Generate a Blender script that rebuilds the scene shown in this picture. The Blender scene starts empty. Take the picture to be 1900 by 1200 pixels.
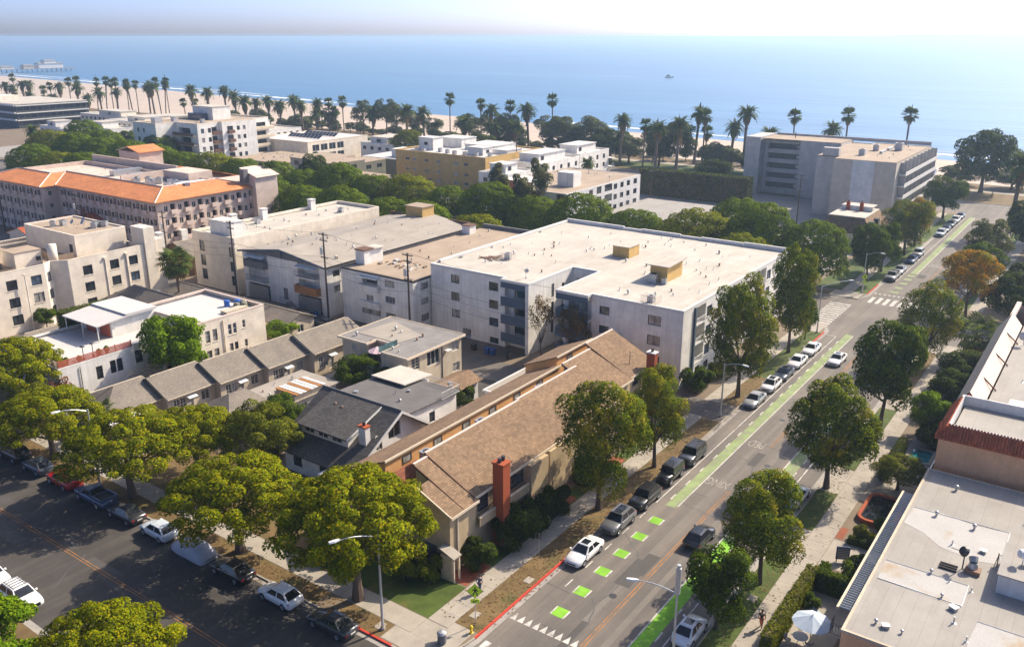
import bpy, math, random
import numpy as np
from mathutils import Vector, Matrix

# ------------------------------------------------------------------ camera, sky, sun, exposure
S = bpy.context.scene
COL = S.collection
R_ = math.radians
CAM_H = 46.0
HAZE_D = 0.00024
F_PX, PITCH, YAW = 1609.62, 0.320937, 0.619096      # focal length in px of a 1900 px wide frame
cd = bpy.data.cameras.new('camera'); cam = bpy.data.objects.new('camera', cd); COL.objects.link(cam)
cd.sensor_width = 36.0; cd.lens = F_PX / 1900.0 * 36.0; cd.clip_start = 0.5; cd.clip_end = 80000
cam.location = (0, 0, CAM_H); cam.rotation_euler = (math.pi / 2 - PITCH, 0, YAW - math.pi / 2)
S.camera = cam
SUN_EL, SUN_AZ = R_(40), R_(110)                   # azimuth clockwise from +Y
W = bpy.data.worlds.new('World'); S.world = W; W.use_nodes = True
wn = W.node_tree; wn.nodes.clear()
sky = wn.nodes.new('ShaderNodeTexSky'); sky.sky_type = 'NISHITA'; sky.sun_disc = False
sky.sun_elevation = SUN_EL; sky.sun_rotation = SUN_AZ; sky.altitude = 20
sky.air_density = 0.25; sky.dust_density = 1.8; sky.ozone_density = 4.0
bg = wn.nodes.new('ShaderNodeBackground'); bg.inputs[1].default_value = 0.15
wo = wn.nodes.new('ShaderNodeOutputWorld')
wn.links.new(sky.outputs[0], bg.inputs[0]); wn.links.new(bg.outputs[0], wo.inputs[0])
sl = bpy.data.lights.new('sun', 'SUN'); sl.energy = 3.3; sl.angle = R_(0.53); sl.color = (1.0, 0.86, 0.66)
so = bpy.data.objects.new('sun', sl); COL.objects.link(so)
sdir = Vector((math.sin(SUN_AZ) * math.cos(SUN_EL), math.cos(SUN_AZ) * math.cos(SUN_EL), math.sin(SUN_EL)))
so.rotation_euler = (-sdir).to_track_quat('-Z', 'Y').to_euler(); so.location = (0, 0, 200)
S.view_settings.view_transform = 'Standard'; S.view_settings.look = 'None'
S.view_settings.exposure = 1.25; S.view_settings.gamma = 1.0
S.cycles.max_bounces = 7; S.cycles.diffuse_bounces = 4; S.cycles.glossy_bounces = 2
S.cycles.transmission_bounces = 3; S.cycles.transparent_max_bounces = 4; S.cycles.volume_bounces = 0
S.cycles.use_denoising = True

# ------------------------------------------------------------------ materials
MATS = {}
def _nt(name):
    m = bpy.data.materials.new(name); m.use_nodes = True; nt = m.node_tree; nt.nodes.clear()
    o = nt.nodes.new('ShaderNodeOutputMaterial'); p = nt.nodes.new('ShaderNodeBsdfPrincipled')
    nt.links.new(p.outputs[0], o.inputs[0]); MATS[name] = m
    return m, nt, p
def _noise(nt, vec, scale, detail=4, rough=.6, stretch=None):
    if stretch:
        mp = nt.nodes.new('ShaderNodeMapping'); mp.inputs['Scale'].default_value = stretch
        nt.links.new(vec, mp.inputs[0]); vec = mp.outputs[0]
    n = nt.nodes.new('ShaderNodeTexNoise'); n.inputs['Scale'].default_value = scale
    n.inputs['Detail'].default_value = detail; n.inputs['Roughness'].default_value = rough
    nt.links.new(vec, n.inputs['Vector']); return n.outputs['Fac']
def _ramp(nt, fac, stops):
    r = nt.nodes.new('ShaderNodeValToRGB'); e = r.color_ramp.elements
    while len(e) < len(stops): e.new(.5)
    for i, (p, c) in enumerate(stops):
        e[i].position = p; e[i].color = (c[0], c[1], c[2], 1)
    nt.links.new(fac, r.inputs[0]); return r.outputs[0]
def _mix(nt, a, b, fac, mode='MIX'):
    m = nt.nodes.new('ShaderNodeMix'); m.data_type = 'RGBA'; m.blend_type = mode
    for sock, v in ((m.inputs[0], fac), (m.inputs[6], a), (m.inputs[7], b)):
        if hasattr(v, 'links'): nt.links.new(v, sock)
        elif isinstance(v, (int, float)): sock.default_value = v
        else: sock.default_value = (v[0], v[1], v[2], 1)
    return m.outputs[2]
def _bump(nt, p, h, strength, dist=.02):
    b = nt.nodes.new('ShaderNodeBump'); b.inputs['Strength'].default_value = strength
    b.inputs['Distance'].default_value = dist
    nt.links.new(h, b.inputs['Height']); nt.links.new(b.outputs[0], p.inputs['Normal'])
def _coord(nt, kind='world'):
    if kind == 'world':
        return nt.nodes.new('ShaderNodeNewGeometry').outputs['Position']
    return nt.nodes.new('ShaderNodeTexCoord').outputs['Object']
def mul(c, k): return tuple(min(1, x * k) for x in c)

def surf(name, col, rough=.85, var=.18, scale=.5, fine=6., stain=None, stain_scale=.25, stain_at=.6,
         streak=0., bump=.15, spec=.25, metal=0., kind='world'):
    """mottled surface: broad tone + fine grain + optional stains and vertical streaks"""
    m, nt, p = _nt(name)
    co = _coord(nt, kind)
    c = _ramp(nt, _noise(nt, co, scale, 5), [(.3, mul(col, 1 - var)), (.72, mul(col, 1 + var * .6))])
    f = _ramp(nt, _noise(nt, co, fine, 3), [(.25, (.86,) * 3), (.75, (1.06,) * 3)])
    c = _mix(nt, c, f, 1.0, 'MULTIPLY')
    if streak:
        s = _ramp(nt, _noise(nt, co, 1.0, 4, .65, (1.6, 1.6, .12)), [(.42, (0, 0, 0)), (.75, (1, 1, 1))])
        c = _mix(nt, c, mul(col, .62), _mul(nt, s, streak))
    if stain:
        s = _ramp(nt, _noise(nt, co, stain_scale, 6, .62), [(stain_at, (0, 0, 0)), (stain_at + .14, (1, 1, 1))])
        c = _mix(nt, c, stain, _mul(nt, s, .75))
    nt.links.new(c, p.inputs['Base Color'])
    p.inputs['Roughness'].default_value = rough; p.inputs['Specular IOR Level'].default_value = spec
    p.inputs['Metallic'].default_value = metal
    if bump: _bump(nt, p, _noise(nt, co, fine * 2, 3), bump)
    return m
def _mul(nt, a, k):
    m = nt.nodes.new('ShaderNodeMath'); m.operation = 'MULTIPLY'
    nt.links.new(a, m.inputs[0])
    if hasattr(k, 'links'): nt.links.new(k, m.inputs[1])
    else: m.inputs[1].default_value = k
    return m.outputs[0]
def membrane(name, col, dirt, rust):
    m, nt, p = _nt(name); co = _coord(nt)
    c = _ramp(nt, _noise(nt, co, .22, 6, .65), [(.3, mul(col, .84)), (.7, mul(col, 1.1))])
    s1 = _ramp(nt, _noise(nt, co, .5, 6, .7, (.35, 1.3, 1)), [(.5, (0, 0, 0)), (.72, (1, 1, 1))]); c = _mix(nt, c, dirt, _mul(nt, s1, .6))
    s2 = _ramp(nt, _noise(nt, co, .16, 7, .7), [(.6, (0, 0, 0)), (.72, (1, 1, 1))]); c = _mix(nt, c, rust, _mul(nt, s2, .55))
    b = nt.nodes.new('ShaderNodeTexBrick'); b.inputs['Scale'].default_value = 1.0; b.inputs['Brick Width'].default_value = 11.0; b.inputs['Row Height'].default_value = 1.05; b.inputs['Mortar Size'].default_value = .022; b.inputs['Color1'].default_value = (1, 1, 1, 1); b.inputs['Color2'].default_value = (.95, .95, .94, 1); b.inputs['Mortar'].default_value = (.82, .80, .77, 1)
    nt.links.new(co, b.inputs['Vector']); c = _mix(nt, c, b.outputs['Color'], 1.0, 'MULTIPLY')
    c = _mix(nt, c, _ramp(nt, _noise(nt, co, 8, 3), [(.25, (.9,) * 3), (.75, (1.05,) * 3)]), 1.0, 'MULTIPLY')
    nt.links.new(c, p.inputs['Base Color']); p.inputs['Roughness'].default_value = .8; p.inputs['Specular IOR Level'].default_value = .25; _bump(nt, p, b.outputs['Fac'], -.25, .02)
def plain(name, col, rough=.5, metal=0., spec=.5, coat=0., emit=None):
    m, nt, p = _nt(name)
    oi = nt.nodes.new('ShaderNodeNewGeometry')
    n = _noise(nt, oi.outputs['Position'], 3.0, 3)
    c = _ramp(nt, n, [(.25, mul(col, .9)), (.75, mul(col, 1.06))])
    nt.links.new(c, p.inputs['Base Color'])
    p.inputs['Roughness'].default_value = rough; p.inputs['Metallic'].default_value = metal
    p.inputs['Specular IOR Level'].default_value = spec
    if coat: p.inputs['Coat Weight'].default_value = coat; p.inputs['Coat Roughness'].default_value = .06
    return m
def shingle(name, col, pitch=.25, dirn='x', var=.22, seam=.55, rough=.9, tile=.35):
    """rows of shingles or tiles: fine courses along the slope + broken vertical joints"""
    m, nt, p = _nt(name)
    co = _coord(nt)
    br = nt.nodes.new('ShaderNodeTexBrick')
    br.inputs['Scale'].default_value = 1.0; br.inputs['Brick Width'].default_value = tile
    br.inputs['Row Height'].default_value = pitch; br.inputs['Mortar Size'].default_value = .016
    br.inputs['Color1'].default_value = (*mul(col, 1 - var), 1); br.inputs['Color2'].default_value = (*mul(col, 1 + var), 1)
    br.inputs['Mortar'].default_value = (*mul(col, seam), 1)
    mp = nt.nodes.new('ShaderNodeMapping')
    if dirn == 'x': mp.inputs['Rotation'].default_value = (0, 0, 0)          # courses run along x
    else: mp.inputs['Rotation'].default_value = (0, 0, R_(90))
    nt.links.new(co, mp.inputs[0]); nt.links.new(mp.outputs[0], br.inputs['Vector'])
    w = _ramp(nt, _noise(nt, co, .35, 5, .65), [(.3, (.8, .8, .82)), (.7, (1.12, 1.1, 1.05))])
    c = _mix(nt, br.outputs['Color'], w, 1.0, 'MULTIPLY')
    nt.links.new(c, p.inputs['Base Color']); p.inputs['Roughness'].default_value = rough
    p.inputs['Specular IOR Level'].default_value = .2
    _bump(nt, p, br.outputs['Fac'], -.5, .03)
    return m
def foliage(name, stops, trans=.3, rough=.75, tint=None):
    m = bpy.data.materials.new(name); m.use_nodes = True; nt = m.node_tree; nt.nodes.clear(); MATS[name] = m
    o = nt.nodes.new('ShaderNodeOutputMaterial')
    g = nt.nodes.new('ShaderNodeNewGeometry')
    c = _ramp(nt, g.outputs['Random Per Island'], stops)
    n = _ramp(nt, _noise(nt, g.outputs['Position'], .45, 3), [(.3, (.78, .80, .8)), (.7, (1.15, 1.12, 1.0))])
    c = _mix(nt, c, n, 1.0, 'MULTIPLY')
    if tint:
        t = _ramp(nt, _noise(nt, g.outputs['Position'], .28, 3), [(.52, (0, 0, 0)), (.68, (1, 1, 1))])
        c = _mix(nt, c, tint, _mul(nt, t, .75))
    p = nt.nodes.new('ShaderNodeBsdfPrincipled'); p.inputs['Roughness'].default_value = rough
    p.inputs['Specular IOR Level'].default_value = .04
    t = nt.nodes.new('ShaderNodeBsdfTranslucent'); mx = nt.nodes.new('ShaderNodeMixShader'); mx.inputs[0].default_value = trans
    nt.links.new(c, p.inputs['Base Color']); nt.links.new(_mix(nt, c, (1.3, 1.25, .6), 1.0, 'MULTIPLY'), t.inputs['Color'])
    nt.links.new(p.outputs[0], mx.inputs[1]); nt.links.new(t.outputs[0], mx.inputs[2]); nt.links.new(mx.outputs[0], o.inputs[0])
    return m
def glass(name, col, rough=.08, spec=.6):
    m, nt, p = _nt(name)
    co = _coord(nt)
    c = _ramp(nt, _noise(nt, co, .9, 2), [(.35, mul(col, .55)), (.65, mul(col, 1.5))])
    nt.links.new(c, p.inputs['Base Color']); p.inputs['Roughness'].default_value = rough
    p.inputs['Specular IOR Level'].default_value = spec
    return m

# walls
surf('stucco_white', (.82, .795, .745), streak=.6, stain=(.52, .50, .46), stain_at=.61)
surf('stucco_grey_white', (.68, .675, .665), streak=.42, stain=(.47, .46, .44), stain_at=.61)
surf('stucco_cream', (.80, .715, .59), streak=.3, stain=(.55, .42, .26), stain_at=.68)
surf('stucco_warm', (.80, .71, .58), streak=.42)
surf('stucco_pink', (.62, .50, .425), streak=.2)
surf('stucco_tan', (.50, .385, .24), streak=.2)
surf('stucco_ochre', (.68, .37, .15), streak=.15)
surf('stucco_yellow', (.60, .40, .15), streak=.15)
surf('stucco_peach', (.82, .47, .26), streak=.42)
surf('stucco_beige', (.56, .48, .37), streak=.42)
surf('tower_grey', (.50, .48, .46), streak=.2)
surf('tower_beige', (.58, .52, .445), streak=.2)
surf('tower_pale', (.70, .705, .72), streak=.2)
surf('siding_white', (.76, .745, .715), streak=.1)
surf('brown_wall', (.16, .09, .06)); surf('dark_wall', (.07, .075, .08)); surf('green_grey_wall', (.20, .20, .15))
surf('panel_blue', (.085, .115, .155), var=.1); surf('panel_grey', (.16, .16, .165), var=.1)
surf('wood_fence', (.36, .17, .06), streak=.4); surf('deck_red', (.45, .12, .075), streak=.3)
surf('wood_deck', (.25, .19, .14), streak=.3)
surf('trim_white', (.66, .65, .62), var=.06); surf('trim_cream', (.66, .56, .42), var=.08); surf('trim_dark', (.045, .04, .04), var=.1)
surf('trim_pink', (.66, .53, .46), var=.08)
# roofs
membrane('roof_white', (.50, .465, .41), (.40, .345, .28), (.34, .24, .155))
surf('roof_bright', (.55, .53, .515), stain=(.50, .45, .45), stain_scale=.3, stain_at=.62, var=.06)
membrane('roof_gravel', (.35, .315, .275), (.28, .245, .205), (.24, .19, .14))
membrane('roof_tan', (.38, .30, .225), (.30, .225, .16), (.22, .15, .10))
membrane('roof_grey', (.33, .31, .285), (.27, .25, .225), (.30, .24, .175))
surf('roof_dark', (.10, .10, .105), fine=9)
surf('roof_patch', (.43, .42, .405), stain=(.33, .23, .12), stain_scale=.22, stain_at=.545, var=.08)
surf('roof_slate', (.135, .128, .125), fine=9, stain=(.10, .095, .09))
surf('roof_midgrey', (.24, .225, .215), fine=9, stain=(.18, .16, .15))
shingle('shingle_dark', (.10, .096, .094), .16, 'x'); shingle('shingle_dark_v', (.105, .10, .098), .22, 'y')
shingle('shingle_brown', (.235, .158, .10), .22, 'x'); shingle('shingle_grey', (.225, .20, .17), .2, 'x', .12)
shingle('shingle_grey_v', (.215, .19, .165), .2, 'y', .12); shingle('shingle_red', (.26, .10, .06), .22, 'x')
shingle('tile_terracotta', (.60, .235, .10), .34, 'x', .15, .6); shingle('tile_terracotta_v', (.60, .235, .10), .34, 'y', .15, .6)
shingle('tile_red', (.42, .12, .06), .34, 'x', .2, .5)
surf('brick_chimney', (.36, .085, .035), fine=12, var=.15)
# ground
surf('soil', (.20, .155, .11), scale=.3, fine=5, stain=(.13, .10, .07)); surf('sand', (.50, .40, .31), scale=.05, var=.1, fine=.6)
surf('concrete', (.36, .325, .275), scale=.6, stain=(.31, .28, .24), stain_scale=.4, stain_at=.6, fine=8)
surf('concrete_grey', (.33, .31, .285), scale=.6, stain=(.24, .22, .2), stain_scale=.5, fine=8)
surf('kerb_red', (.50, .055, .035), stain=(.42, .30, .24), stain_scale=.8, stain_at=.63); surf('paver_red', (.27, .085, .045), fine=6)
surf('grass_green', (.07, .105, .018), scale=.5, var=.35, fine=9, stain=(.16, .115, .04), stain_scale=.35, stain_at=.56, bump=.6)
surf('grass_dry', (.17, .115, .05), scale=.5, var=.3, fine=9, stain=(.07, .08, .022), stain_scale=.4, stain_at=.52, bump=.6)
surf('bark', (.13, .095, .07), fine=12, bump=.5); surf('bark_pale', (.38, .33, .28), fine=8); surf('bark_palm', (.17, .13, .10), fine=10)
surf('paint_white', (.56, .54, .50), var=.2, fine=8, stain=(.20, .18, .165), stain_scale=1.6, stain_at=.5, bump=0)
surf('paint_yellow', (.46, .19, .035), var=.3, fine=8, stain=(.15, .12, .09), stain_scale=1.1, stain_at=.47, bump=0)
surf('paint_green', (.21, .47, .04), fine=8, var=.3, stain=(.16, .26, .08), stain_scale=1.3, stain_at=.55, bump=0)
surf('paint_green_worn', (.26, .335, .145), fine=6, var=.25, stain=(.22, .225, .165), stain_scale=.9, stain_at=.46, bump=0)
surf('paint_faded', (.36, .335, .30), fine=8, var=.2, stain=(.17, .155, .14), stain_scale=1.6, stain_at=.46, bump=0)
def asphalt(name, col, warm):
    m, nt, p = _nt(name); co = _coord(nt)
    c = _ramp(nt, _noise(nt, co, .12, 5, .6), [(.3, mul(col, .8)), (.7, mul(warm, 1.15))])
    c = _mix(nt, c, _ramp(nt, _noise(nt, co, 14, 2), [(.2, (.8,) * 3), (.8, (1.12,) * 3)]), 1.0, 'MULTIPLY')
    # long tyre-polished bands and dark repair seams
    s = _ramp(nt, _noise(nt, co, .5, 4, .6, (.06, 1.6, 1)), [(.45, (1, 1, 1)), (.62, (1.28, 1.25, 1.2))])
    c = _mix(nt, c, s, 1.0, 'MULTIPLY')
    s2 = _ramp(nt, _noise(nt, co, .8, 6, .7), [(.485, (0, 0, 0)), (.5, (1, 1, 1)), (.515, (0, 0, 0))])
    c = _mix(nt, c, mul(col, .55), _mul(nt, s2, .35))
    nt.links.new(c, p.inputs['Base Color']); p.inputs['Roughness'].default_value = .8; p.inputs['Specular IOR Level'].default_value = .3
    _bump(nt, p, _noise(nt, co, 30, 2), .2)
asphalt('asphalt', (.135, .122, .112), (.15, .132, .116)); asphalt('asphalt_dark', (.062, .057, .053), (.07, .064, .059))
# openings, metal
glass('glass_dark', (.028, .034, .042)); glass('glass_blind', (.26, .25, .23), .3, .4); glass('glass_blue', (.05, .075, .11))
glass('glass_teal', (.06, .12, .13)); glass('car_glass', (.012, .014, .018), .05, .7); glass('pool_water', (.02, .16, .20), .05)
plain('metal_grey', (.42, .43, .44), .45, .6); plain('metal_dark', (.05, .05, .055), .5, .3); plain('metal_white', (.75, .75, .75), .5)
plain('galvanised', (.50, .52, .53), .4, .5); plain('wood_pole', (.085, .06, .045), .9); plain('rust', (.24, .14, .09), .8)
plain('sign_lime', (.55, .80, .02), .5); plain('black', (.012, .012, .013), .6); plain('hydrant_yellow', (.80, .55, .02), .4)
plain('bin_blue', (.012, .06, .24), .5); plain('bin_black', (.02, .02, .022), .5); plain('canvas_blue', (.42, .50, .60), .8)
plain('pink_cloth', (.75, .55, .58), .8); plain('solar', (.02, .025, .045), .15, .2); plain('cover_silver', (.40, .42, .50), .55)
plain('tyre', (.018, .018, .02), .8); plain('rim', (.42, .42, .44), .3, .8); plain('lamp_red', (.45, .01, .012), .2); plain('lamp_clear', (.75, .77, .8), .15)
plain('skin', (.42, .26, .18), .6); plain('cloth_blue', (.07, .10, .18), .8); plain('cloth_black', (.015, .015, .018), .8)
plain('cloth_orange', (.6, .14, .06), .8); plain('hair', (.02, .014, .01), .6); plain('cloth_grey', (.25, .25, .26), .8); plain('cloth_lime', (.5, .75, .03), .7)
plain('deck_blue', (.03, .12, .45), .5); plain('wire', (.02, .02, .022), .6)
for nm, c in dict(white=(.78, .78, .78), silver=(.36, .37, .38), grey=(.16, .165, .17), black=(.014, .014, .016), darkgrey=(.045, .047, .05),
                  navy=(.025, .035, .06), red=(.42, .012, .012), blue=(.055, .085, .17), pale=(.52, .58, .64), steel=(.10, .115, .13), slate=(.07, .085, .11)).items():
    plain('car_' + nm, c, .28, .25 if nm in ('silver', 'grey', 'steel', 'darkgrey') else 0., .5, .8)
# leaves: base colours of leaves from darkest to new growth, random per leaf
G_ = lambda *cs: [(i / (len(cs) - 1), c) for i, c in enumerate(cs)]
foliage('leaf_gold', G_((0.073, 0.104, 0.0021), (0.128, 0.166, 0.0028), (0.187, 0.223, 0.0035), (0.256, 0.275, 0.0042), (0.325, 0.259, 0.0056)))
foliage('leaf_olive', G_((0.054, 0.073, 0.0070), (0.108, 0.134, 0.0098), (0.162, 0.181, 0.0154), (0.227, 0.223, 0.0182)))
foliage('leaf_street', G_((0.031, 0.057, 0.0028), (0.073, 0.119, 0.0042), (0.143, 0.186, 0.0056), (0.246, 0.254, 0.0070)), tint=(0.325, 0.259, 0.0084))
foliage('leaf_green', G_((0.025, 0.052, 0.0049), (0.054, 0.095, 0.0070), (0.094, 0.140, 0.0084), (0.138, 0.177, 0.0105)))
foliage('leaf_dark', G_((0.022, 0.039, 0.0070), (0.040, 0.064, 0.0098), (0.068, 0.095, 0.0126), (0.098, 0.125, 0.0168)))
foliage('leaf_bright', G_((0.049, 0.104, 0.0035), (0.098, 0.186, 0.0049), (0.157, 0.254, 0.0070), (0.227, 0.311, 0.0105)))
foliage('leaf_dome', G_((0.044, 0.088, 0.0035), (0.084, 0.140, 0.0049), (0.128, 0.186, 0.0056), (0.187, 0.238, 0.0070)))
foliage('leaf_dome_yellow', G_((0.079, 0.114, 0.0042), (0.138, 0.171, 0.0056), (0.197, 0.218, 0.0063), (0.265, 0.264, 0.0084)))
foliage('leaf_autumn', G_((.10, .12, .010), (.22, .19, .012), (.42, .22, .014), (.56, .21, .016)), tint=(.16, .21, .014))
foliage('leaf_bronze', G_((0.116, 0.072, 0.039), (0.181, 0.112, 0.052), (0.214, 0.160, 0.058)))
foliage('leaf_grey', G_((0.074, 0.088, 0.039), (0.124, 0.136, 0.058), (0.181, 0.184, 0.078)))
foliage('leaf_palm', G_((0.036, 0.064, 0.016), (0.074, 0.112, 0.026), (0.132, 0.160, 0.039)), .25); foliage('leaf_palm_dry', G_((0.165, 0.120, 0.052), (0.247, 0.176, 0.078)), .2)
foliage('leaf_red', G_((0.083, 0.032, 0.023), (0.148, 0.056, 0.033), (0.198, 0.080, 0.039)))
surf('roof_rust', (.36, .23, .10), var=.3, scale=1.2, stain=(.43, .36, .28), stain_scale=1.0, stain_at=.5)
surf('asphalt_patch', (.09, .084, .079), var=.12, fine=10); surf('asphalt_pale', (.19, .172, .152), var=.15, fine=10)
foliage('leaf_park', G_((.05, .07, .03), (.08, .105, .04), (.12, .14, .055), (.16, .17, .07)))
surf('leaf_litter', (.20, .12, .05), var=.5, scale=2., bump=0)
# ------------------------------------------------------------------ mesh helpers
class MB:
    """collects geometry in world coordinates; build() stores it relative to the origin o"""
    def __init__(s, o=(0, 0, 0)): s.v = []; s.f = []; s.o = Vector(o)
    def add(s, vs, fs):
        b = len(s.v); s.v += [tuple(Vector(p) - s.o) for p in vs]; s.f += [tuple(b + i for i in f) for f in fs]; return s
    def poly(s, *p): return s.add(p, [tuple(range(len(p)))])
    def box(s, x0, x1, y0, y1, z0, z1):
        v = [(x, y, z) for z in (z0, z1) for y in (y0, y1) for x in (x0, x1)]
        return s.add(v, [(0, 2, 3, 1), (4, 5, 7, 6), (0, 1, 5, 4), (2, 6, 7, 3), (0, 4, 6, 2), (1, 3, 7, 5)])
    def prism(s, pts, z0, z1, cap=True):
        n = len(pts); v = [(p[0], p[1], z0) for p in pts] + [(p[0], p[1], z1) for p in pts]
        f = [(i, (i + 1) % n, n + (i + 1) % n, n + i) for i in range(n)]
        if cap: f += [tuple(range(n))[::-1], tuple(range(n, 2 * n))]
        return s.add(v, f)
    def slab(s, pts, t):
        """sloped polygon (3D points, CCW from above) given thickness t downwards"""
        n = len(pts); v = [tuple(p) for p in pts] + [(p[0], p[1], p[2] - t) for p in pts]
        return s.add(v, [tuple(range(n)), tuple(range(2 * n - 1, n - 1, -1))] + [(i, n + i, n + (i + 1) % n, (i + 1) % n) for i in range(n)])
    def cyl(s, a, b, r0, r1=None, n=8, cap=True):
        a = Vector(a); b = Vector(b); r1 = r0 if r1 is None else r1; d = (b - a).normalized()
        x = d.orthogonal().normalized(); y = d.cross(x); v = []
        for c, r in ((a, r0), (b, r1)):
            for i in range(n):
                t = 2 * math.pi * i / n; v.append(c + (x * math.cos(t) + y * math.sin(t)) * r)
        f = [(i, (i + 1) % n, n + (i + 1) % n, n + i) for i in range(n)]
        if cap: f += [tuple(range(n))[::-1], tuple(range(n, 2 * n))]
        return s.add(v, f)
    def tube(s, pts, r, n=6):
        pts = [Vector(p) for p in pts]; rs = r if isinstance(r, (list, tuple)) else [r] * len(pts); v = []
        ref = None
        for i, p in enumerate(pts):
            d = (pts[min(i + 1, len(pts) - 1)] - pts[max(i - 1, 0)]).normalized()
            x = d.orthogonal().normalized() if ref is None else (ref - d * ref.dot(d)).normalized(); ref = x; y = d.cross(x)
            for k in range(n):
                t = 2 * math.pi * k / n; v.append(p + (x * math.cos(t) + y * math.sin(t)) * rs[i])
        f = []
        for i in range(len(pts) - 1):
            for k in range(n): f.append((i * n + k, i * n + (k + 1) % n, (i + 1) * n + (k + 1) % n, (i + 1) * n + k))
        f += [tuple(range(n))[::-1], tuple(range((len(pts) - 1) * n, len(pts) * n))]
        return s.add(v, f)
    def lathe(s, c, prof, n=12):
        v = []; f = []
        for r, z in prof:
            for k in range(n):
                t = 2 * math.pi * k / n; v.append((c[0] + r * math.cos(t), c[1] + r * math.sin(t), c[2] + z))
        for i in range(len(prof) - 1):
            for k in range(n): f.append((i * n + k, i * n + (k + 1) % n, (i + 1) * n + (k + 1) % n, (i + 1) * n + k))
        f += [tuple(range(n))[::-1], tuple(range((len(prof) - 1) * n, len(prof) * n))]
        return s.add(v, f)
    def mesh(s, name, mat, smooth=False):
        me = bpy.data.meshes.new(name); me.from_pydata(s.v, [], s.f)
        if mat: me.materials.append(MATS[mat])
        if smooth: me.polygons.foreach_set('use_smooth', [True] * len(me.polygons))
        me.update(); return me
    def build(s, name, mat, parent=None, smooth=False):
        o = bpy.data.objects.new(name, s.mesh(name, mat, smooth)); COL.objects.link(o)
        if parent is not None: o.parent = parent
        elif s.o.length: o.location = s.o
        return o
def obj(name, me, parent=None, loc=None, rz=None):
    o = bpy.data.objects.new(name, me); COL.objects.link(o)
    if parent is not None: o.parent = parent
    if loc is not None: o.location = loc
    if rz is not None: o.rotation_euler = (0, 0, rz)
    return o
def tag(o, label, cat, group=None):
    o['label'] = label; o['category'] = cat
    if group: o['group'] = group
    return o
def thing(name, label, cat, loc=(0, 0, 0), rz=0, group=None):
    o = bpy.data.objects.new(name, None); COL.objects.link(o); o.empty_display_size = .5
    o.location = loc; o.rotation_euler = (0, 0, rz); return tag(o, label, cat, group)
def struct(o, kind='structure'): o['kind'] = kind; return o
def dup(root, loc, rz=0., label=None, group=None, scale=None, mats=None):
    def cp(o, par):
        c = o.copy(); COL.objects.link(c); c.parent = par
        if mats and o.type == 'MESH' and o.data.materials and o.data.materials[0].name in mats:
            c.material_slots[0].link = 'OBJECT'; c.material_slots[0].material = MATS[mats[o.data.materials[0].name]]
        for ch in KIDS.get(o.name, ()): cp(ch, c)
        return c
    def index(o):
        KIDS[o.name] = list(o.children)
        for ch in KIDS[o.name]: index(ch)
    if root.name not in KIDS: index(root)
    r = cp(root, None); r.location = loc; r.rotation_euler = (0, 0, rz)
    if scale is not None: r.scale = scale if isinstance(scale, (tuple, list)) else (scale,) * 3
    if label: r['label'] = label
    if group: r['group'] = group
    return r
KIDS = {}
ORD = 'first second third fourth fifth sixth seventh eighth ninth tenth eleventh twelfth thirteenth fourteenth fifteenth sixteenth seventeenth eighteenth nineteenth twentieth'.split()
ORD += ['twenty-' + o for o in ORD[:9]] + ['thirtieth'] + ['thirty-' + o for o in ORD[:9]] + ['fortieth'] + ['forty-' + o for o in ORD[:9]] + ['fiftieth'] + ['fifty-' + o for o in ORD[:9]] + ['sixtieth'] + ['sixty-' + o for o in ORD[:9]]
cR = (math.sin(YAW), -math.cos(YAW), 0.0); cF = (math.cos(PITCH) * math.cos(YAW), math.cos(PITCH) * math.sin(YAW), -math.sin(PITCH))
def photo_x(p):
    d = Vector(p) - Vector((0, 0, CAM_H)); return d.dot(Vector(cR)) / d.dot(Vector(cF))

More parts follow.
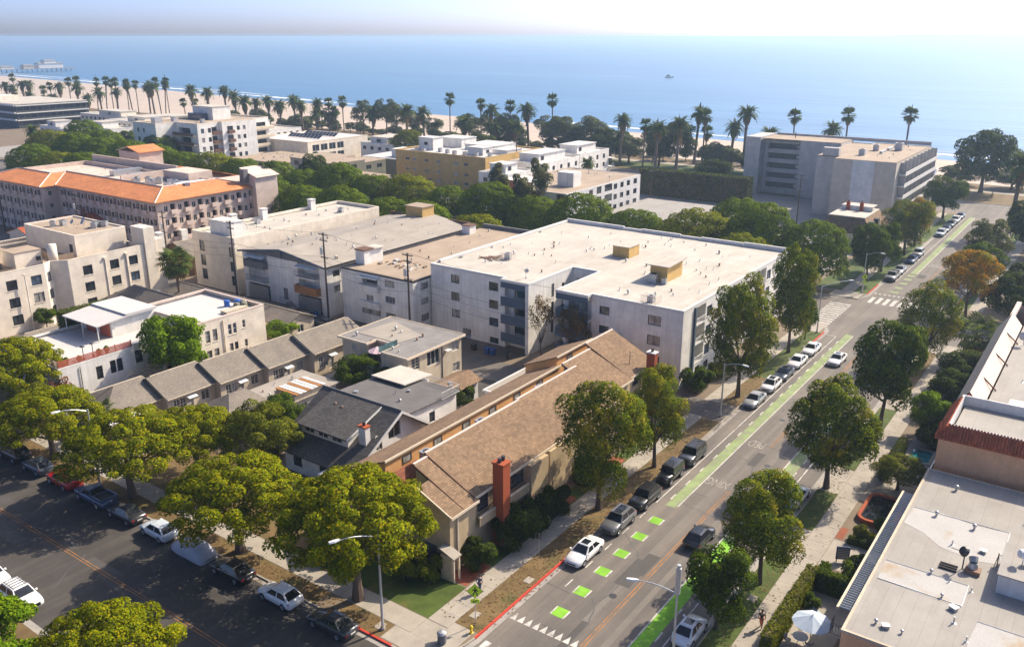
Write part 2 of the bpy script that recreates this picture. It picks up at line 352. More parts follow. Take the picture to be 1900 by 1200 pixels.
# ------------------------------------------------------------------ building kit
def inset(poly, t):
    n = len(poly); out = []
    for i in range(n):
        a = Vector(poly[i - 1]); b = Vector(poly[i]); c = Vector(poly[(i + 1) % n])
        d1 = (b - a).normalized(); d2 = (c - b).normalized()
        n1 = Vector((-d1.y, d1.x)); n2 = Vector((-d2.y, d2.x)); k = 1 + n1.dot(n2)
        q = b + (n1 + n2) * (t / max(k, .3)); out.append((q.x, q.y))
    return out
def facade(mb, p0, p1, z0, z1, ops, depth=.16):
    """wall between plan points p0 -> p1 (outside on the right) with recessed openings (s0, s1, za, zb)"""
    a = Vector((*p0, 0)); d = Vector((*p1, 0)) - a; L = d.length; d /= L; nin = Vector((-d.y, d.x, 0))
    xs = sorted({0, L, *[max(0, min(L, o[0])) for o in ops], *[max(0, min(L, o[1])) for o in ops]})
    zs = sorted({z0, z1, *[max(z0, min(z1, o[2])) for o in ops], *[max(z0, min(z1, o[3])) for o in ops]})
    P = lambda s, z, k=0.: a + d * s + Vector((0, 0, z)) + nin * k
    for i in range(len(xs) - 1):
        run = None
        for j in range(len(zs) - 1):
            sm = (xs[i] + xs[i + 1]) / 2; zm = (zs[j] + zs[j + 1]) / 2
            hole = any(o[0] < sm < o[1] and o[2] < zm < o[3] for o in ops)
            if hole:
                if run is not None: mb.poly(P(xs[i], run), P(xs[i + 1], run), P(xs[i + 1], zs[j]), P(xs[i], zs[j])); run = None
            elif run is None: run = zs[j]
        if run is not None: mb.poly(P(xs[i], run), P(xs[i + 1], run), P(xs[i + 1], z1), P(xs[i], z1))
    for o in ops:
        s0, s1, za, zb = o[:4]; k = o[4] if len(o) > 4 and o[4] else depth
        mb.poly(P(s0, za), P(s1, za), P(s1, za, k), P(s0, za, k)); mb.poly(P(s0, zb, k), P(s1, zb, k), P(s1, zb), P(s0, zb))
        mb.poly(P(s0, za), P(s0, za, k), P(s0, zb, k), P(s0, zb)); mb.poly(P(s1, za, k), P(s1, za), P(s1, zb), P(s1, zb, k))
WIN = {}
def window_mesh(w, h, fr, style):
    key = (round(w, 2), round(h, 2), fr, style)
    if key in WIN: return WIN[key]
    m = MB(); t = .06 if style != 'thick' else .1; y0, y1 = .0, .07
    hw = w / 2
    m.box(-hw, hw, y0, y1, 0, t); m.box(-hw, hw, y0, y1, h - t, h); m.box(-hw, -hw + t, y0, y1, t, h - t); m.box(hw - t, hw, y0, y1, t, h - t)
    nx = {'slide': 2, 'sash': 1, 'thick': 1, 'grid': 2, 'triple': 3, 'door': 2}.get(style, 1)
    for i in range(1, nx):
        x = -hw + w * i / nx; m.box(x - t / 2, x + t / 2, y0 + .01, y1 - .01, t, h - t)
    if style in ('sash', 'thick', 'grid'): m.box(-hw + t, hw - t, y0 + .012, y1 - .012, h / 2 - t / 2, h / 2 + t / 2)
    if style == 'grid':
        for z in (h * .25, h * .75): m.box(-hw + t, hw - t, y0 + .014, y1 - .014, z - .02, z + .02)
    p = MB(); p.poly((-hw + t, .045, t), (hw - t, .045, t), (hw - t, .045, h - t), (-hw + t, .045, h - t))
    WIN[key] = (m.mesh('window', fr), {}, p); return WIN[key]
RNG = random.Random(7)
class House:
    def __init__(s, name, label, cat, at, group=None):
        s.o = Vector((*at, 0)); s.root = thing(name, label, cat, s.o, 0, group); s.wmat = None
    def mb(s): return MB(s.o)
    def part(s, name, m, mat, smooth=False, parent=None):
        o = m.build(name, mat, parent or s.root, smooth); return o
    def win(s, p, d, w, h, fr='metal_dark', style='slide', glass=None, back=.14, sill=None):
        """window whose sill centre is at p on a wall running along d"""
        fm, cache, pm = window_mesh(w, h, fr, style)
        g = glass or RNG.choice(['glass_dark', 'glass_dark', 'glass_dark', 'glass_blue', 'glass_blind'])
        if g not in cache: cache[g] = pm.mesh('pane', g)
        d = Vector((*d, 0)).normalized(); nin = Vector((-d.y, d.x, 0))
        rz = math.atan2(d.y, d.x)
        o = obj('window', fm, s.root, Vector(p) - s.o + nin * back, rz)
        obj('pane', cache[g], o)
        if sill:
            sm = WIN.setdefault(('sill', round(w, 2), sill), MB().box(-w / 2 - .08, w / 2 + .08, -back - .07, .0, -.07, -.003).mesh('sill', sill)); obj('sill', sm, o)
        return o
    def walls(s, poly, z0, z1, mat, wins=(), name='wall', fr='metal_dark', sill=None, style='slide'):
        """wins: (edge, s_centre, sill_z, w, h[, style, glass, frame, recess])"""
        m = s.mb(); n = len(poly)
        for e in range(n):
            a, b = poly[e], poly[(e + 1) % n]; ops = []
            d = Vector(b) - Vector(a); L = d.length; d /= L
            for w in wins:
                if w[0] != e: continue
                sc, sz, ww, hh = w[1:5]; st = w[5] if len(w) > 5 and w[5] else style
                rec = w[8] if len(w) > 8 else None
                ops.append((sc - ww / 2, sc + ww / 2, sz, sz + hh, (rec + .2) if rec else None))
                if st == 'hole': continue
                q = Vector(a) + d * sc
                s.win((q.x, q.y, sz), d, ww, hh, (w[7] if len(w) > 7 and w[7] else fr), st, w[6] if len(w) > 6 else None, back=rec or .09, sill=sill if st not in ('door',) else None)
            facade(m, a, b, z0, z1, ops)
        return s.part(name, m, mat)
    def flat(s, poly, z, mat, name='roof', thick=.12):
        m = s.mb(); m.prism(poly, z - thick, z); return s.part(name, m, mat)
    def parapet(s, poly, z0, z1, mat, t=.22, name='parapet', over=.02):
        m = s.mb(); a = inset(poly, -over); b = inset(poly, t); n = len(poly)
        for i in range(n):
            j = (i + 1) % n
            A0, A1, B0, B1 = a[i], a[j], b[i], b[j]
            m.poly((*A0, z0), (*A1, z0), (*A1, z1), (*A0, z1)); m.poly((*B1, z0), (*B0, z0), (*B0, z1), (*B1, z1))
            m.poly((*A0, z1), (*A1, z1), (*B1, z1), (*B0, z1))
            m.poly((*A1, z0), (*A0, z0), (*B0, z0), (*B1, z0))
        return s.part(name, m, mat)
    def box(s, name, b, mat): m = s.mb(); m.box(*b); return s.part(name, m, mat)
    def slab(s, name, pts, t, mat): m = s.mb(); m.slab(pts, t); return s.part(name, m, mat)
    def vents(s, pts, z, kinds=('pipe', 'pipe', 'cap', 'dome')):
        for x, y in pts:
            k = RNG.choice(kinds); o = obj({'pipe': 'vent_pipe', 'cap': 'roof_vent', 'dome': 'turbine_vent', 'box': 'vent_box'}[k], VENT[k], s.root, Vector((x, y, z)) - s.o, RNG.uniform(0, 3)); o.scale = (RNG.uniform(.55, 1.0),) * 3
    def ac(s, x, y, z, rz=0., k=1.):
        o = obj('air_conditioner', VENT['ac'], s.root, Vector((x, y, z)) - s.o, rz); o.scale = (k,) * 3; obj('fan', VENT['fan'], o); return o
    def scatter(s, n, x0, x1, y0, y1, z, kinds=('pipe', 'pipe', 'cap', 'dome')):
        s.vents([(RNG.uniform(x0, x1), RNG.uniform(y0, y1)) for _ in range(n)], z, kinds)
def rect(x0, x1, y0, y1): return [(x0, y0), (x1, y0), (x1, y1), (x0, y1)]
VENT = dict(
    pipe=MB().cyl((0, 0, 0), (0, 0, .55), .06, .06, 8).cyl((0, 0, 0), (0, 0, .06), .22, .1, 8).mesh('vent_pipe', 'metal_grey'),
    cap=MB().cyl((0, 0, 0), (0, 0, .35), .13, .13, 8).cyl((0, 0, .36), (0, 0, .46), .24, .12, 8).mesh('roof_vent', 'rust'),
    dome=MB().cyl((0, 0, 0), (0, 0, .3), .12, .12, 8).lathe((0, 0, .3), [(.14, 0), (.22, .08), (.22, .2), (.12, .3), (.02, .33)], 10).mesh('turbine_vent', 'metal_grey'),
    box=MB().box(-.3, .3, -.25, .25, 0, .3).box(-.36, .36, -.3, .3, .3, .36).mesh('vent_box', 'metal_grey'),
    ac=MB().box(-.45, .45, -.45, .45, .08, .95).box(-.5, .5, -.5, .5, .95, 1.02).box(-.45, -.35, -.45, .45, 0, .08).box(.35, .45, -.45, .45, 0, .08).mesh('air_conditioner', 'metal_grey'),
    fan=MB().cyl((0, 0, 1.02), (0, 0, 1.05), .33, .33, 14).cyl((0, 0, 1.05), (0, 0, 1.09), .1, .08, 8).mesh('fan', 'metal_dark'))
# ------------------------------------------------------------------ terrain, sea
SHORE = lambda y: 603 + (y - 100) * .139
def strip(name, mat, pts, kind='structure'):
    m = MB(); m.poly(*pts); o = m.build(name, mat); o['kind'] = kind; return o
EDGE = 318.0
g = MB(); g.poly((-400, -900, 0), (EDGE, -900, 0), (EDGE, 4000, 0), (-400, 4000, 0)); struct(g.build('ground', 'soil'))
# bluff: uneven slope down to the beach
m = MB(); rr = random.Random(3); ys = np.arange(-900, 3400, 12.0); rows = []
for y in ys:
    k = [0, rr.uniform(-2, 2), rr.uniform(-3, 3), rr.uniform(-3, 3), 0]
    rows.append([(EDGE - .01, y, 0), (EDGE + 5 + k[1], y, -6 + k[1]), (EDGE + 10 + k[2], y, -13), (EDGE + 15 + k[3], y, -20), (EDGE + 24, y, -25)])
vs = [p for r in rows for p in r]; m.add(vs, [(i * 5 + j, i * 5 + j + 1, i * 5 + j + 6, i * 5 + j + 5) for i in range(len(rows) - 1) for j in range(4)])
surf('bluff_earth', (.24, .19, .13), scale=.06, stain=(.06, .075, .03), stain_scale=.08, stain_at=.5)
struct(m.build('bluff', 'bluff_earth'))
m = MB(); ys = np.arange(-900, 4000, 15.0); vs = []
for i, y in enumerate(ys):
    vs += [(EDGE + 20, y, -25), (SHORE(y) - 45, y, -25.1), (SHORE(y) + 2.5 * math.sin(y * .03) + rr.uniform(-1, 1) + 12, y, -26.5)]
m.add(vs, [(i * 3 + j, i * 3 + j + 1, i * 3 + j + 4, i * 3 + j + 3) for i in range(len(ys) - 1) for j in range(2)])
struct(m.build('beach', 'sand'))
mm, nt, p = _nt('sea_water'); co = _coord(nt)
c = _ramp(nt, _noise(nt, co, .0015, 3), [(.3, (.035, .135, .26)), (.7, (.045, .16, .30))])
nt.links.new(c, p.inputs['Base Color']); p.inputs['Roughness'].default_value = .32; p.inputs['Specular IOR Level'].default_value = .38
n1 = _noise(nt, co, .09, 4, .6, (1., .35, 1)); n2 = _noise(nt, co, .012, 3, .6, (1., .3, 1))
ad = nt.nodes.new('ShaderNodeMath'); ad.operation = 'ADD'; nt.links.new(n1, ad.inputs[0]); nt.links.new(_mul(nt, n2, 3.), ad.inputs[1])
_bump(nt, p, ad.outputs[0], .7, 1.4)
sw = _ramp(nt, _noise(nt, co, .006, 5, .65, (1., .12, 1)), [(.3, (.78, .82, .86)), (.7, (1.22, 1.18, 1.12))]); nt.links.new(_mix(nt, c, sw, 1.0, 'MULTIPLY'), p.inputs['Base Color'])
strip('sea', 'sea_water', [(SHORE(-900) - 40, -30000, -25.7), (90000, -30000, -25.7), (90000, 160000, -25.7), (SHORE(4000) - 40, 160000, -25.7), (SHORE(4000) - 40, 4000, -25.7), (SHORE(-900) - 40, -900, -25.7)])
surf('foam', (.80, .82, .84), var=.1, scale=.2, bump=.3)
def surf_line(off, w, y0, y1, seed):
    rr = random.Random(seed); m = MB(); vs = []; k = 0.
    ys = np.arange(y0, y1, 9.0)
    for y in ys:
        k += rr.uniform(-.6, .6); k *= .9; ww = w * (0.25 + abs(math.sin(y * .011 + seed)) * rr.uniform(.6, 1.1))
        x = SHORE(y) + off + k; vs += [(x, y, -25.62), (x + ww / 2, y, -25.40), (x + ww, y, -25.62)]
    m.add(vs, [(i * 3 + j, i * 3 + j + 1, i * 3 + j + 4, i * 3 + j + 3) for i in range(len(ys) - 1) for j in range(2)])
    o = m.build('surf_foam', 'foam'); o['kind'] = 'structure'; return o
surf_line(2, 7, -300, 420, 1); surf_line(1, 9, 700, 2600, 2); surf_line(24, 5, 900, 2200, 3); surf_line(20, 4, -200, 130, 5)

# ------------------------------------------------------------------ streets and blocks
VL, VR, VC = 36.1, 21.3, 28.7            # kerbs and centre of the avenue (it runs along +x to the sea)
UA0, UA1, UB0, UB1, UO0, UO1 = 25.6, 41.0, 143.0, 160.5, 262.0, 280.0
RZ = .006
def sheet(name, mat, x0, x1, y0, y1, z, parent=None):
    m = MB(); m.poly((x0, y0, z), (x1, y0, z), (x1, y1, z), (x0, y1, z)); o = m.build(name, mat, parent)
    if parent is None: o['kind'] = 'structure'
    return o
ROAD = sheet('avenue_road', 'asphalt', -60, UO0, VR - 1, VL + 1, RZ)
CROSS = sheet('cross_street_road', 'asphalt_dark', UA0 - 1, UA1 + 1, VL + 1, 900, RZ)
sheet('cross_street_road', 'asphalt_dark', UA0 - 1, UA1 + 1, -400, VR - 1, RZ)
sheet('far_cross_street_road', 'asphalt', UB0 - 1, UB1 + 1, VL + 1, 1500, RZ); sheet('far_cross_street_road', 'asphalt', UB0 - 1, UB1 + 1, -500, VR - 1, RZ)
sheet('ocean_front_road', 'asphalt', UO0, UO1, -600, 1800, RZ)
def rrect(x0, x1, y0, y1, r, n=6):
    out = []
    for cx, cy, a0 in ((x1 - r, y0 + r, -90), (x1 - r, y1 - r, 0), (x0 + r, y1 - r, 90), (x0 + r, y0 + r, 180)):
        for i in range(n + 1):
            t = R_(a0 + 90 * i / n); out.append((cx + r * math.cos(t), cy + r * math.sin(t)))
    return out
BLOCKS = [('block_ground', 'soil', rrect(UA1, UB0, VL, 1400, 4.5)), ('block_ground', 'soil', rrect(UB1, UO0, VL, 1400, 4.5)),
          ('block_ground', 'soil', rrect(UA1, UB0, -400, VR, 4.5)), ('block_ground', 'soil', rrect(UB1, UO0, -400, VR, 4.5)),
          ('block_ground', 'grass_dry', rrect(-120, UA0, VL, 900, 4.5)), ('park_ground', 'grass_dry', rrect(UO1, EDGE - 1, -600, 2200, 2))]
for nm, mt, pl in BLOCKS:
    m = MB(); m.prism(inset(pl, .16), .0, .12); struct(m.build(nm, mt))
    k = MB(); a, b = pl, inset(pl, .16); n = len(pl)
    for i in range(n):
        j = (i + 1) % n
        k.poly((*a[i], 0), (*a[j], 0), (*a[j], .135), (*a[i], .135)); k.poly((*a[i], .135), (*a[j], .135), (*b[j], .135), (*b[i], .135)); k.poly((*b[j], .0), (*b[i], .0), (*b[i], .135), (*b[j], .135))
    struct(k.build('kerb', 'concrete'))
    gt = MB(); c = inset(pl, -.5)
    for i in range(n):
        j = (i + 1) % n; gt.poly((*c[i], .011), (*c[j], .011), (*a[j], .011), (*a[i], .011))
    struct(gt.build('gutter', 'concrete_grey'))
Z1, Z2 = .128, .134
def red_kerb(x0, x1, y0, y1):
    m = MB(); m.box(x0, x1, y0, y1, .02, .143); struct(m.build('red_kerb', 'kerb_red'))
red_kerb(45.6, 59.5, VL - .03, VL + .165); red_kerb(164.9, 173, VL - .03, VL + .165); red_kerb(129, 138.3, VL - .03, VL + .165)
red_kerb(UA1 - .03, UA1 + .165, 41.0, 49.0); red_kerb(164.9, 172, VR - .165, VR + .03)
# grass verges
for (x0, x1, y0, y1, mt) in [(46.2, 73, VL + .17, 38.7, 'grass_dry'), (73.02, 95.5, VL + .17, 38.7, 'grass_dry'), (101.5, 113, VL + .17, 38.7, 'grass_dry'), (113.02, 137.5, VL + .17, 38.7, 'grass_green'),
                             (165, 215, VL + .17, 38.7, 'grass_green'), (217, 257, VL + .17, 38.7, 'grass_green'),
                             (46, 71.7, 19.05, VR - .17, 'grass_green'), (77.2, 85.8, 19.05, VR - .17, 'grass_green'), (92.2, 112, 19.05, VR - .17, 'grass_green'), (116, 137.8, 19.05, VR - .17, 'grass_dry'),
                             (165.5, 215, 19.05, VR - .17, 'grass_green'), (218, 258, 19.05, VR - .17, 'grass_green'),
                             (41.17, 43.05, 42.5, 47.5, 'grass_dry'), (41.17, 43.05, 50, 130, 'grass_dry'),
                             (45.3, 54.0, 45.6, 53.5, 'grass_green'), (45.3, 50.4, 40.85, 45.58, 'grass_green'), (54.3, 95, 40.85, 42.6, 'grass_green'), (101.5, 140, 41, 44.6, 'soil'),
                             (165, 258, 41, 46, 'grass_green'), (45.3, 54, 53.6, 120, 'grass_dry'), (UB1 + .2, UB1 + 2.2, 42, 300, 'grass_dry'), (UB0 - 2.2, UB0 - .2, 42, 300, 'grass_dry')]:
    sheet('grass_verge', mt, x0, x1, y0, y1, Z1)
# pavements: slab by slab where the photograph shows the joints
SLAB = {}
def pavement(x0, x1, y0, y1, n, along, mat='concrete'):
    root = sheet('pavement', 'concrete_grey', x0, x1, y0, y1, .1295)
    L = (x1 - x0) if along == 'x' else (y1 - y0); st = L / n; w = (y1 - y0) if along == 'x' else (x1 - x0)
    key = (round(st, 3), round(w, 3), along, mat)
    if key not in SLAB:
        hx, hy = (st / 2 - .012, w / 2 - .01) if along == 'x' else (w / 2 - .01, st / 2 - .012)
        SLAB[key] = MB().box(-hx, hx, -hy, hy, -.05, .012).mesh('slab', mat)
    rr = random.Random(int(x0 * 7 + y0))
    for i in range(n):
        p = (x0 + st * (i + .5), (y0 + y1) / 2) if along == 'x' else ((x0 + x1) / 2, y0 + st * (i + .5))
        o = obj('slab', SLAB[key], root, (*p, .132 + rr.uniform(-.006, .006))); o.rotation_euler = (rr.uniform(-.003, .003), rr.uniform(-.003, .003), 0)
    return root
pavement(45.25, 96.0, 38.72, 40.8, 32, 'x'); pavement(101.2, 140.5, 38.72, 40.8, 24, 'x'); pavement(46, 138.0, 16.95, 19.02, 56, 'x')
pavement(43.1, 45.2, 40.85, 120, 48, 'y'); sheet('pavement', 'concrete', 164, 258, 38.72, 40.8, .131); sheet('pavement', 'concrete', 165, 258, 16.9, 19.02, .131)
sheet('corner_pavement', 'concrete', 43.1, 46.15, 36.6, 38.7, .1312); sheet('corner_pavement', 'concrete', 43.1, 45.2, 38.72, 40.83, .1314); sheet('corner_pavement', 'concrete', 41.3, 43.08, 37.5, 42.4, .1316)
sheet('corner_pavement', 'concrete', 137.6, 142.6, 36.8, 42, .1318); sheet('corner_pavement', 'concrete', 160.8, 164.9, 36.8, 42, .1318); sheet('corner_pavement', 'concrete', 137.9, 142.6, 16, 21, .1318)
for x0, x1 in ((71.75, 77.15), (85.85, 92.15), (112.05, 115.95)): sheet('driveway', 'concrete', x0, x1, 19.06, VR - .17, .1322)
sheet('driveway', 'concrete', 71.9, 77.0, 12.2, 16.9, .1323); sheet('driveway', 'concrete', 86, 92, 11.8, 16.9, .1323)
sheet('driveway_apron', 'asphalt', 96.05, 101.15, VL + .17, 44, .1325)
sheet('brick_path', 'paver_red', 50.6, 54.2, 41.0, 45.5, .1335); sheet('brick_path', 'paver_red', 66.5, 69.3, 41.0, 42.55, .1335); sheet('brick_path', 'paver_red', 77.5, 80, 41.0, 42.55, .1335)
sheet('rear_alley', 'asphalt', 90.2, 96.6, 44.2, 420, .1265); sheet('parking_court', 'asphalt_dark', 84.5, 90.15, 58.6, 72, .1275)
sheet('parking_court', 'concrete', 80.5, 90, 88.0, 101.5, .1275); sheet('side_yard', 'concrete_grey', 140.8, 142.6, 45, 300, .1266)
for i in range(3): sheet('side_path', 'concrete', 46, 88, 86.9 - i * 0 + 15.3 * i - 15.3, 88.3 + 15.3 * i - 15.3, .1285) if i else None
sheet('block_interior_paving', 'concrete_grey', 165, 258, 47, 400, .1262)
sheet('park_path', 'concrete', 300, 304, -100, 1500, .1262); sheet('park_lawn', 'grass_green', 284, 299, 60, 900, .1264)
# ------------------------------------------------------------------ road paint
def paint(name, mat, x0, x1, y0, y1, z=.010): return sheet(name, mat, x0, x1, y0, y1, z, ROAD)
for y in (VC - .14, VC + .14):
    for x0, x1 in ((49.8, 80), (92.6, 98.5), (104, 136), (171, 250)): paint('centre_line', 'paint_yellow', x0, x1, y - .04, y + .04)
for i, x in enumerate((52.45, 56.0, 59.65, 63.15, 66.75, 70.25)):
    paint('bike_square', 'paint_green', x - .62, x + .62, 31.86, 32.95, .0105); paint('square_edge', 'paint_white', x - .6, x + .6, 31.7, 31.85, .0108); paint('square_edge', 'paint_white', x - .6, x + .6, 32.96, 33.08, .0108)
for x in (56.4, 59.9, 63.4, 66.9, 70.4): paint('parking_dash', 'paint_white', x - .65, x + .65, 33.93, 34.05)
paint('parking_line', 'paint_white', 73.5, 137.5, 33.93, 34.05); paint('parking_line', 'paint_white', 178, 255, 33.93, 34.05); paint('stop_tick', 'paint_white', 137.4, 137.55, 34.06, 35.5)
paint('bike_lane', 'paint_green_worn', 73.6, 139.5, 31.86, 32.98, .0105); paint('bike_lane_edge', 'paint_white', 74, 139.3, 31.72, 31.85, .0108)
for i in range(17): paint('bike_lane_tick', 'paint_white', 75 + i * 3.7, 76.2 + i * 3.7, 32.99, 33.15, .0108)
paint('bike_lane', 'paint_green_worn', 186, 256, 31.86, 33.0, .0105); paint('bike_lane_edge', 'paint_white', 186, 256, 31.7, 31.85, .0108)
for x in (169.6, 173.2, 177, 180.6, 184): paint('bike_square', 'paint_green_worn', x - .65, x + .65, 31.7, 33.1, .0105)
for x0, x1 in ((46, 71), (71.02, 104), (171, 255)):
    paint('bike_lane', 'paint_green' if x0 < 60 else 'paint_green_worn', x0, x1, 24.35, 25.6, .0105); paint('bike_lane_edge', 'paint_white', x0, x1, 25.61, 25.75, .0108)
    paint('parking_line', 'paint_white', x0, x1, 23.4, 23.52)
for i in range(12): paint('bike_lane_tick', 'paint_white', 50 + i * 3.7, 51.4 + i * 3.7, 24.18, 24.33, .0108)
tri = MB().poly((0, -.3, .0102), (0, .3, .0102), (.95, 0, .0102)).mesh('yield_triangle', 'paint_white')
for i in range(9): o = obj('yield_triangle', tri, ROAD, (49.4, 35.2 - i * .74, 0))
tri2 = MB().poly((.8, -.3, .0102), (.8, .3, .0102), (0, 0, .0102)).mesh('yield_triangle', 'paint_white')
for i in range(8): obj('yield_triangle', tri2, ROAD, (166.3, 35.1 - i * .82, 0))
for i in range(10): paint('crosswalk_stripe', 'paint_white', 42.9, 46.0, 34.75 - i * 1.3, 35.35 - i * 1.3)
for i in range(10): paint('crosswalk_stripe', 'paint_white', 159.9, 164.2, 34.3 - i * 1.27, 34.95 - i * 1.27)
for i in range(12): paint('crosswalk_stripe', 'paint_white', 141.9 + i * 1.28, 142.5 + i * 1.28, 36.7, 40.4)
for y in (.14, -.14):
    sheet('centre_line', 'paint_yellow', 33.27 + y, 33.33 + y, 44, 300, .010, CROSS)
def word(txt, x, y, size, ysc):
    cu = bpy.data.curves.new(txt, 'FONT'); cu.body = txt; cu.size = size; cu.offset = .0; cu.align_x = 'CENTER'
    t = bpy.data.objects.new('tmp', cu); COL.objects.link(t); dg = bpy.context.evaluated_depsgraph_get()
    me = bpy.data.meshes.new_from_object(t.evaluated_get(dg)); bpy.data.objects.remove(t); me.materials.clear(); me.materials.append(MATS['paint_faded'])
    o = obj('road_lettering', me, ROAD, (x, y, .0112), math.pi / 2); o.scale = (1, ysc, 1); return o
word('PED', 93.4, 30.35, 1.15, 2.2); word('XING', 81.8, 30.4, 1.05, 2.2); word('PED', 196, 30.2, 1.5, 2.)

# repairs, seams and manholes in the road surfaces
rr = random.Random(21)
for par, x0, x1, y0, y1, n in ((ROAD, 48, 138, 26, 31.4, 9), (ROAD, 168, 250, 26, 31, 5), (CROSS, 27, 39, 46, 100, 8)):
    for i in range(n):
        x, y = rr.uniform(x0, x1), rr.uniform(y0, y1); w, l = rr.uniform(.6, 1.6), rr.uniform(1.5, 6)
        if par is ROAD: w, l = l, w
        sheet('road_patch', rr.choice(['asphalt_patch', 'asphalt_patch', 'asphalt_pale']), x - w / 2, x + w / 2, y - l / 2, y + l / 2, .0085 + i * .0001, par)
for i in range(46):
    par = ROAD if i < 30 else CROSS; x, y = (rr.uniform(46, 140), rr.uniform(22.5, 34)) if i < 30 else (rr.uniform(26.5, 38), rr.uniform(44, 105)); a = rr.choice([0, 1.57, 1.57, .3, 2.8]) + rr.uniform(-.15, .15); pts = []
    for k in range(9): pts.append(Vector((x, y, 0))); x += math.cos(a) * .7; y += math.sin(a) * .7; a += rr.uniform(-.35, .35)
    m = MB(); vs = []
    for k, q in enumerate(pts): d = (pts[min(k + 1, 8)] - pts[max(k - 1, 0)]).normalized(); n_ = Vector((-d.y, d.x, 0)) * rr.uniform(.025, .06); vs += [q + n_ + Vector((0, 0, .0097)), q - n_ + Vector((0, 0, .0097))]
    m.add(vs, [(2 * k, 2 * k + 1, 2 * k + 3, 2 * k + 2) for k in range(8)]); m.build('sealed_crack', 'roof_dark', par)
for x, y, par in ((57, 29.9, ROAD), (88, 27.4, ROAD), (101, 30.2, ROAD), (118, 27.6, ROAD), (36.5, 62, CROSS), (31, 86, CROSS), (75.5, 26.7, ROAD)): MB().cyl((x, y, .0), (x, y, .0125), .36, .36, 16).build('manhole_cover', 'metal_dark', par)
for y in (27.25, 30.1): paint('tyre_polish', 'asphalt_pale', 48, 140, y - .28, y + .28, .0078)
# ------------------------------------------------------------------ rails and small fixtures shared by houses
def rail(h, name, a, b, z, ht, mat, n=None, parent=None, horiz=0):
    """metal railing from plan point a to b: posts, top rail and bars as one part"""
    m = h.mb(); a = Vector((*a, z)); b = Vector((*b, z)); L = (b - a).length; n = n or max(3, int(L / .22)); up = Vector((0, 0, ht))
    m.tube([a + up, b + up], .03, 5)
    if horiz:
        for k in range(horiz): m.tube([a + up * (k + .5) / horiz, b + up * (k + .5) / horiz], .022, 4)
        n = max(2, int(L / 1.6))
    else: m.tube([a + up * .08, b + up * .08], .025, 5)
    for i in range(n + 1): p = a.lerp(b, i / n); m.tube([p, p + up], .016 if not horiz else .035, 4)
    return h.part(name, m, mat, parent=parent)
def balcony(h, x0, x1, y0, y1, z, ht, mat, slab='stucco_white', sides='fr', t=.12):
    """cantilever balcony open towards +x: slab, front panel at x0, side panels"""
    b = h.box('balcony', (x0 + .01, x1, y0 + .01, y1 - .01, z - .18, z), slab)
    if 'f' in sides: h.part('balcony_panel', h.mb().box(x0 - t * .5, x0 + t * .5, y0 - .02, y1 + .02, z - .24, z + ht), mat, parent=b)
    if 'r' in sides: h.part('balcony_panel', h.mb().box(x0 + t * .5 + .003, x1, y0 - .02, y0 + t - .02, z - .24, z + ht), mat, parent=b)
    if 'l' in sides: h.part('balcony_panel', h.mb().box(x0 + t * .5 + .003, x1, y1 + .02 - t, y1 + .02, z - .24, z + ht), mat, parent=b)
    return b
def chimney(h, x0, x1, y0, y1, z0, z1, mat, cap='trim_white', pots=2, parent=None):
    c = h.part('chimney', h.mb().box(x0, x1, y0, y1, z0, z1), mat, parent=parent)
    h.part('chimney_cap', h.mb().box(x0 - .08, x1 + .08, y0 - .08, y1 + .08, z1 + .002, z1 + .14), cap, parent=c)
    for i in range(pots):
        x = x0 + (x1 - x0) * (i + .5) / pots; y = (y0 + y1) / 2
        h.part('chimney_pot', h.mb().cyl((x, y, z1 + .14), (x, y, z1 + .5), .17, .17, 10).cyl((x, y, z1 + .5), (x, y, z1 + .58), .22, .2, 10), 'metal_dark', parent=c)
    return c

# ---- big white apartment block beside the avenue
h = House('apartment_block', 'largest white four-storey apartment block with flat white roof and blue balconies beside the avenue', 'apartment block', (123, 67))
Z = 11.2
wp = [(102.4, 45), (143.5, 45), (143.5, 89), (102.4, 89), (102.4, 74.3), (103.4, 74.3), (103.4, 69.8), (101.3, 69.8), (101.3, 69.2), (113.7, 69.2), (113.7, 64.5), (103.4, 64.5), (103.4, 59.1), (102.4, 59.1)]
rp = [(102.4, 45), (143.5, 45), (143.5, 89), (102.4, 89), (102.4, 74.3), (101.3, 74.3), (101.3, 69.2), (113.7, 69.2), (113.7, 64.5), (101.3, 64.5), (101.3, 59.1), (102.4, 59.1)]
ws = []
for z in (8.8, 5.95, 3.1): ws += [(3, 5.0, z, 1.7, 1.35, 'slide'), (3, 12.55, z, 1.75, 1.35, 'slide')]
ws += [(3, 12.6, .3, 1.7, .95), (3, 7.2, .15, 1.7, 1.5, 'hole', None, None, 2.5)]
for z in (7.45, 4.6, 1.75): ws += [(5, 2.6, z, 3.0, 2.1, 'door', 'glass_teal' if z > 7 else 'glass_dark'), (11, 2.6, z, 3.2, 2.1, 'door'), (8, 6.6, z + .2, .8, 2.2, 'sash'), (8, 9.6, z + .6, .8, 1.3, 'sash')]
for z in (8.6, 5.75): ws += [(13, 2.1, z, 1.6, 1.2), (13, 6.0, z, .0001, .0001, 'hole')][:1]
for z in (8.5, 5.65, 2.75): ws += [(13, 9.9, z, 2.0, 1.4, None, 'glass_blind' if z != 2.75 else 'glass_dark')]
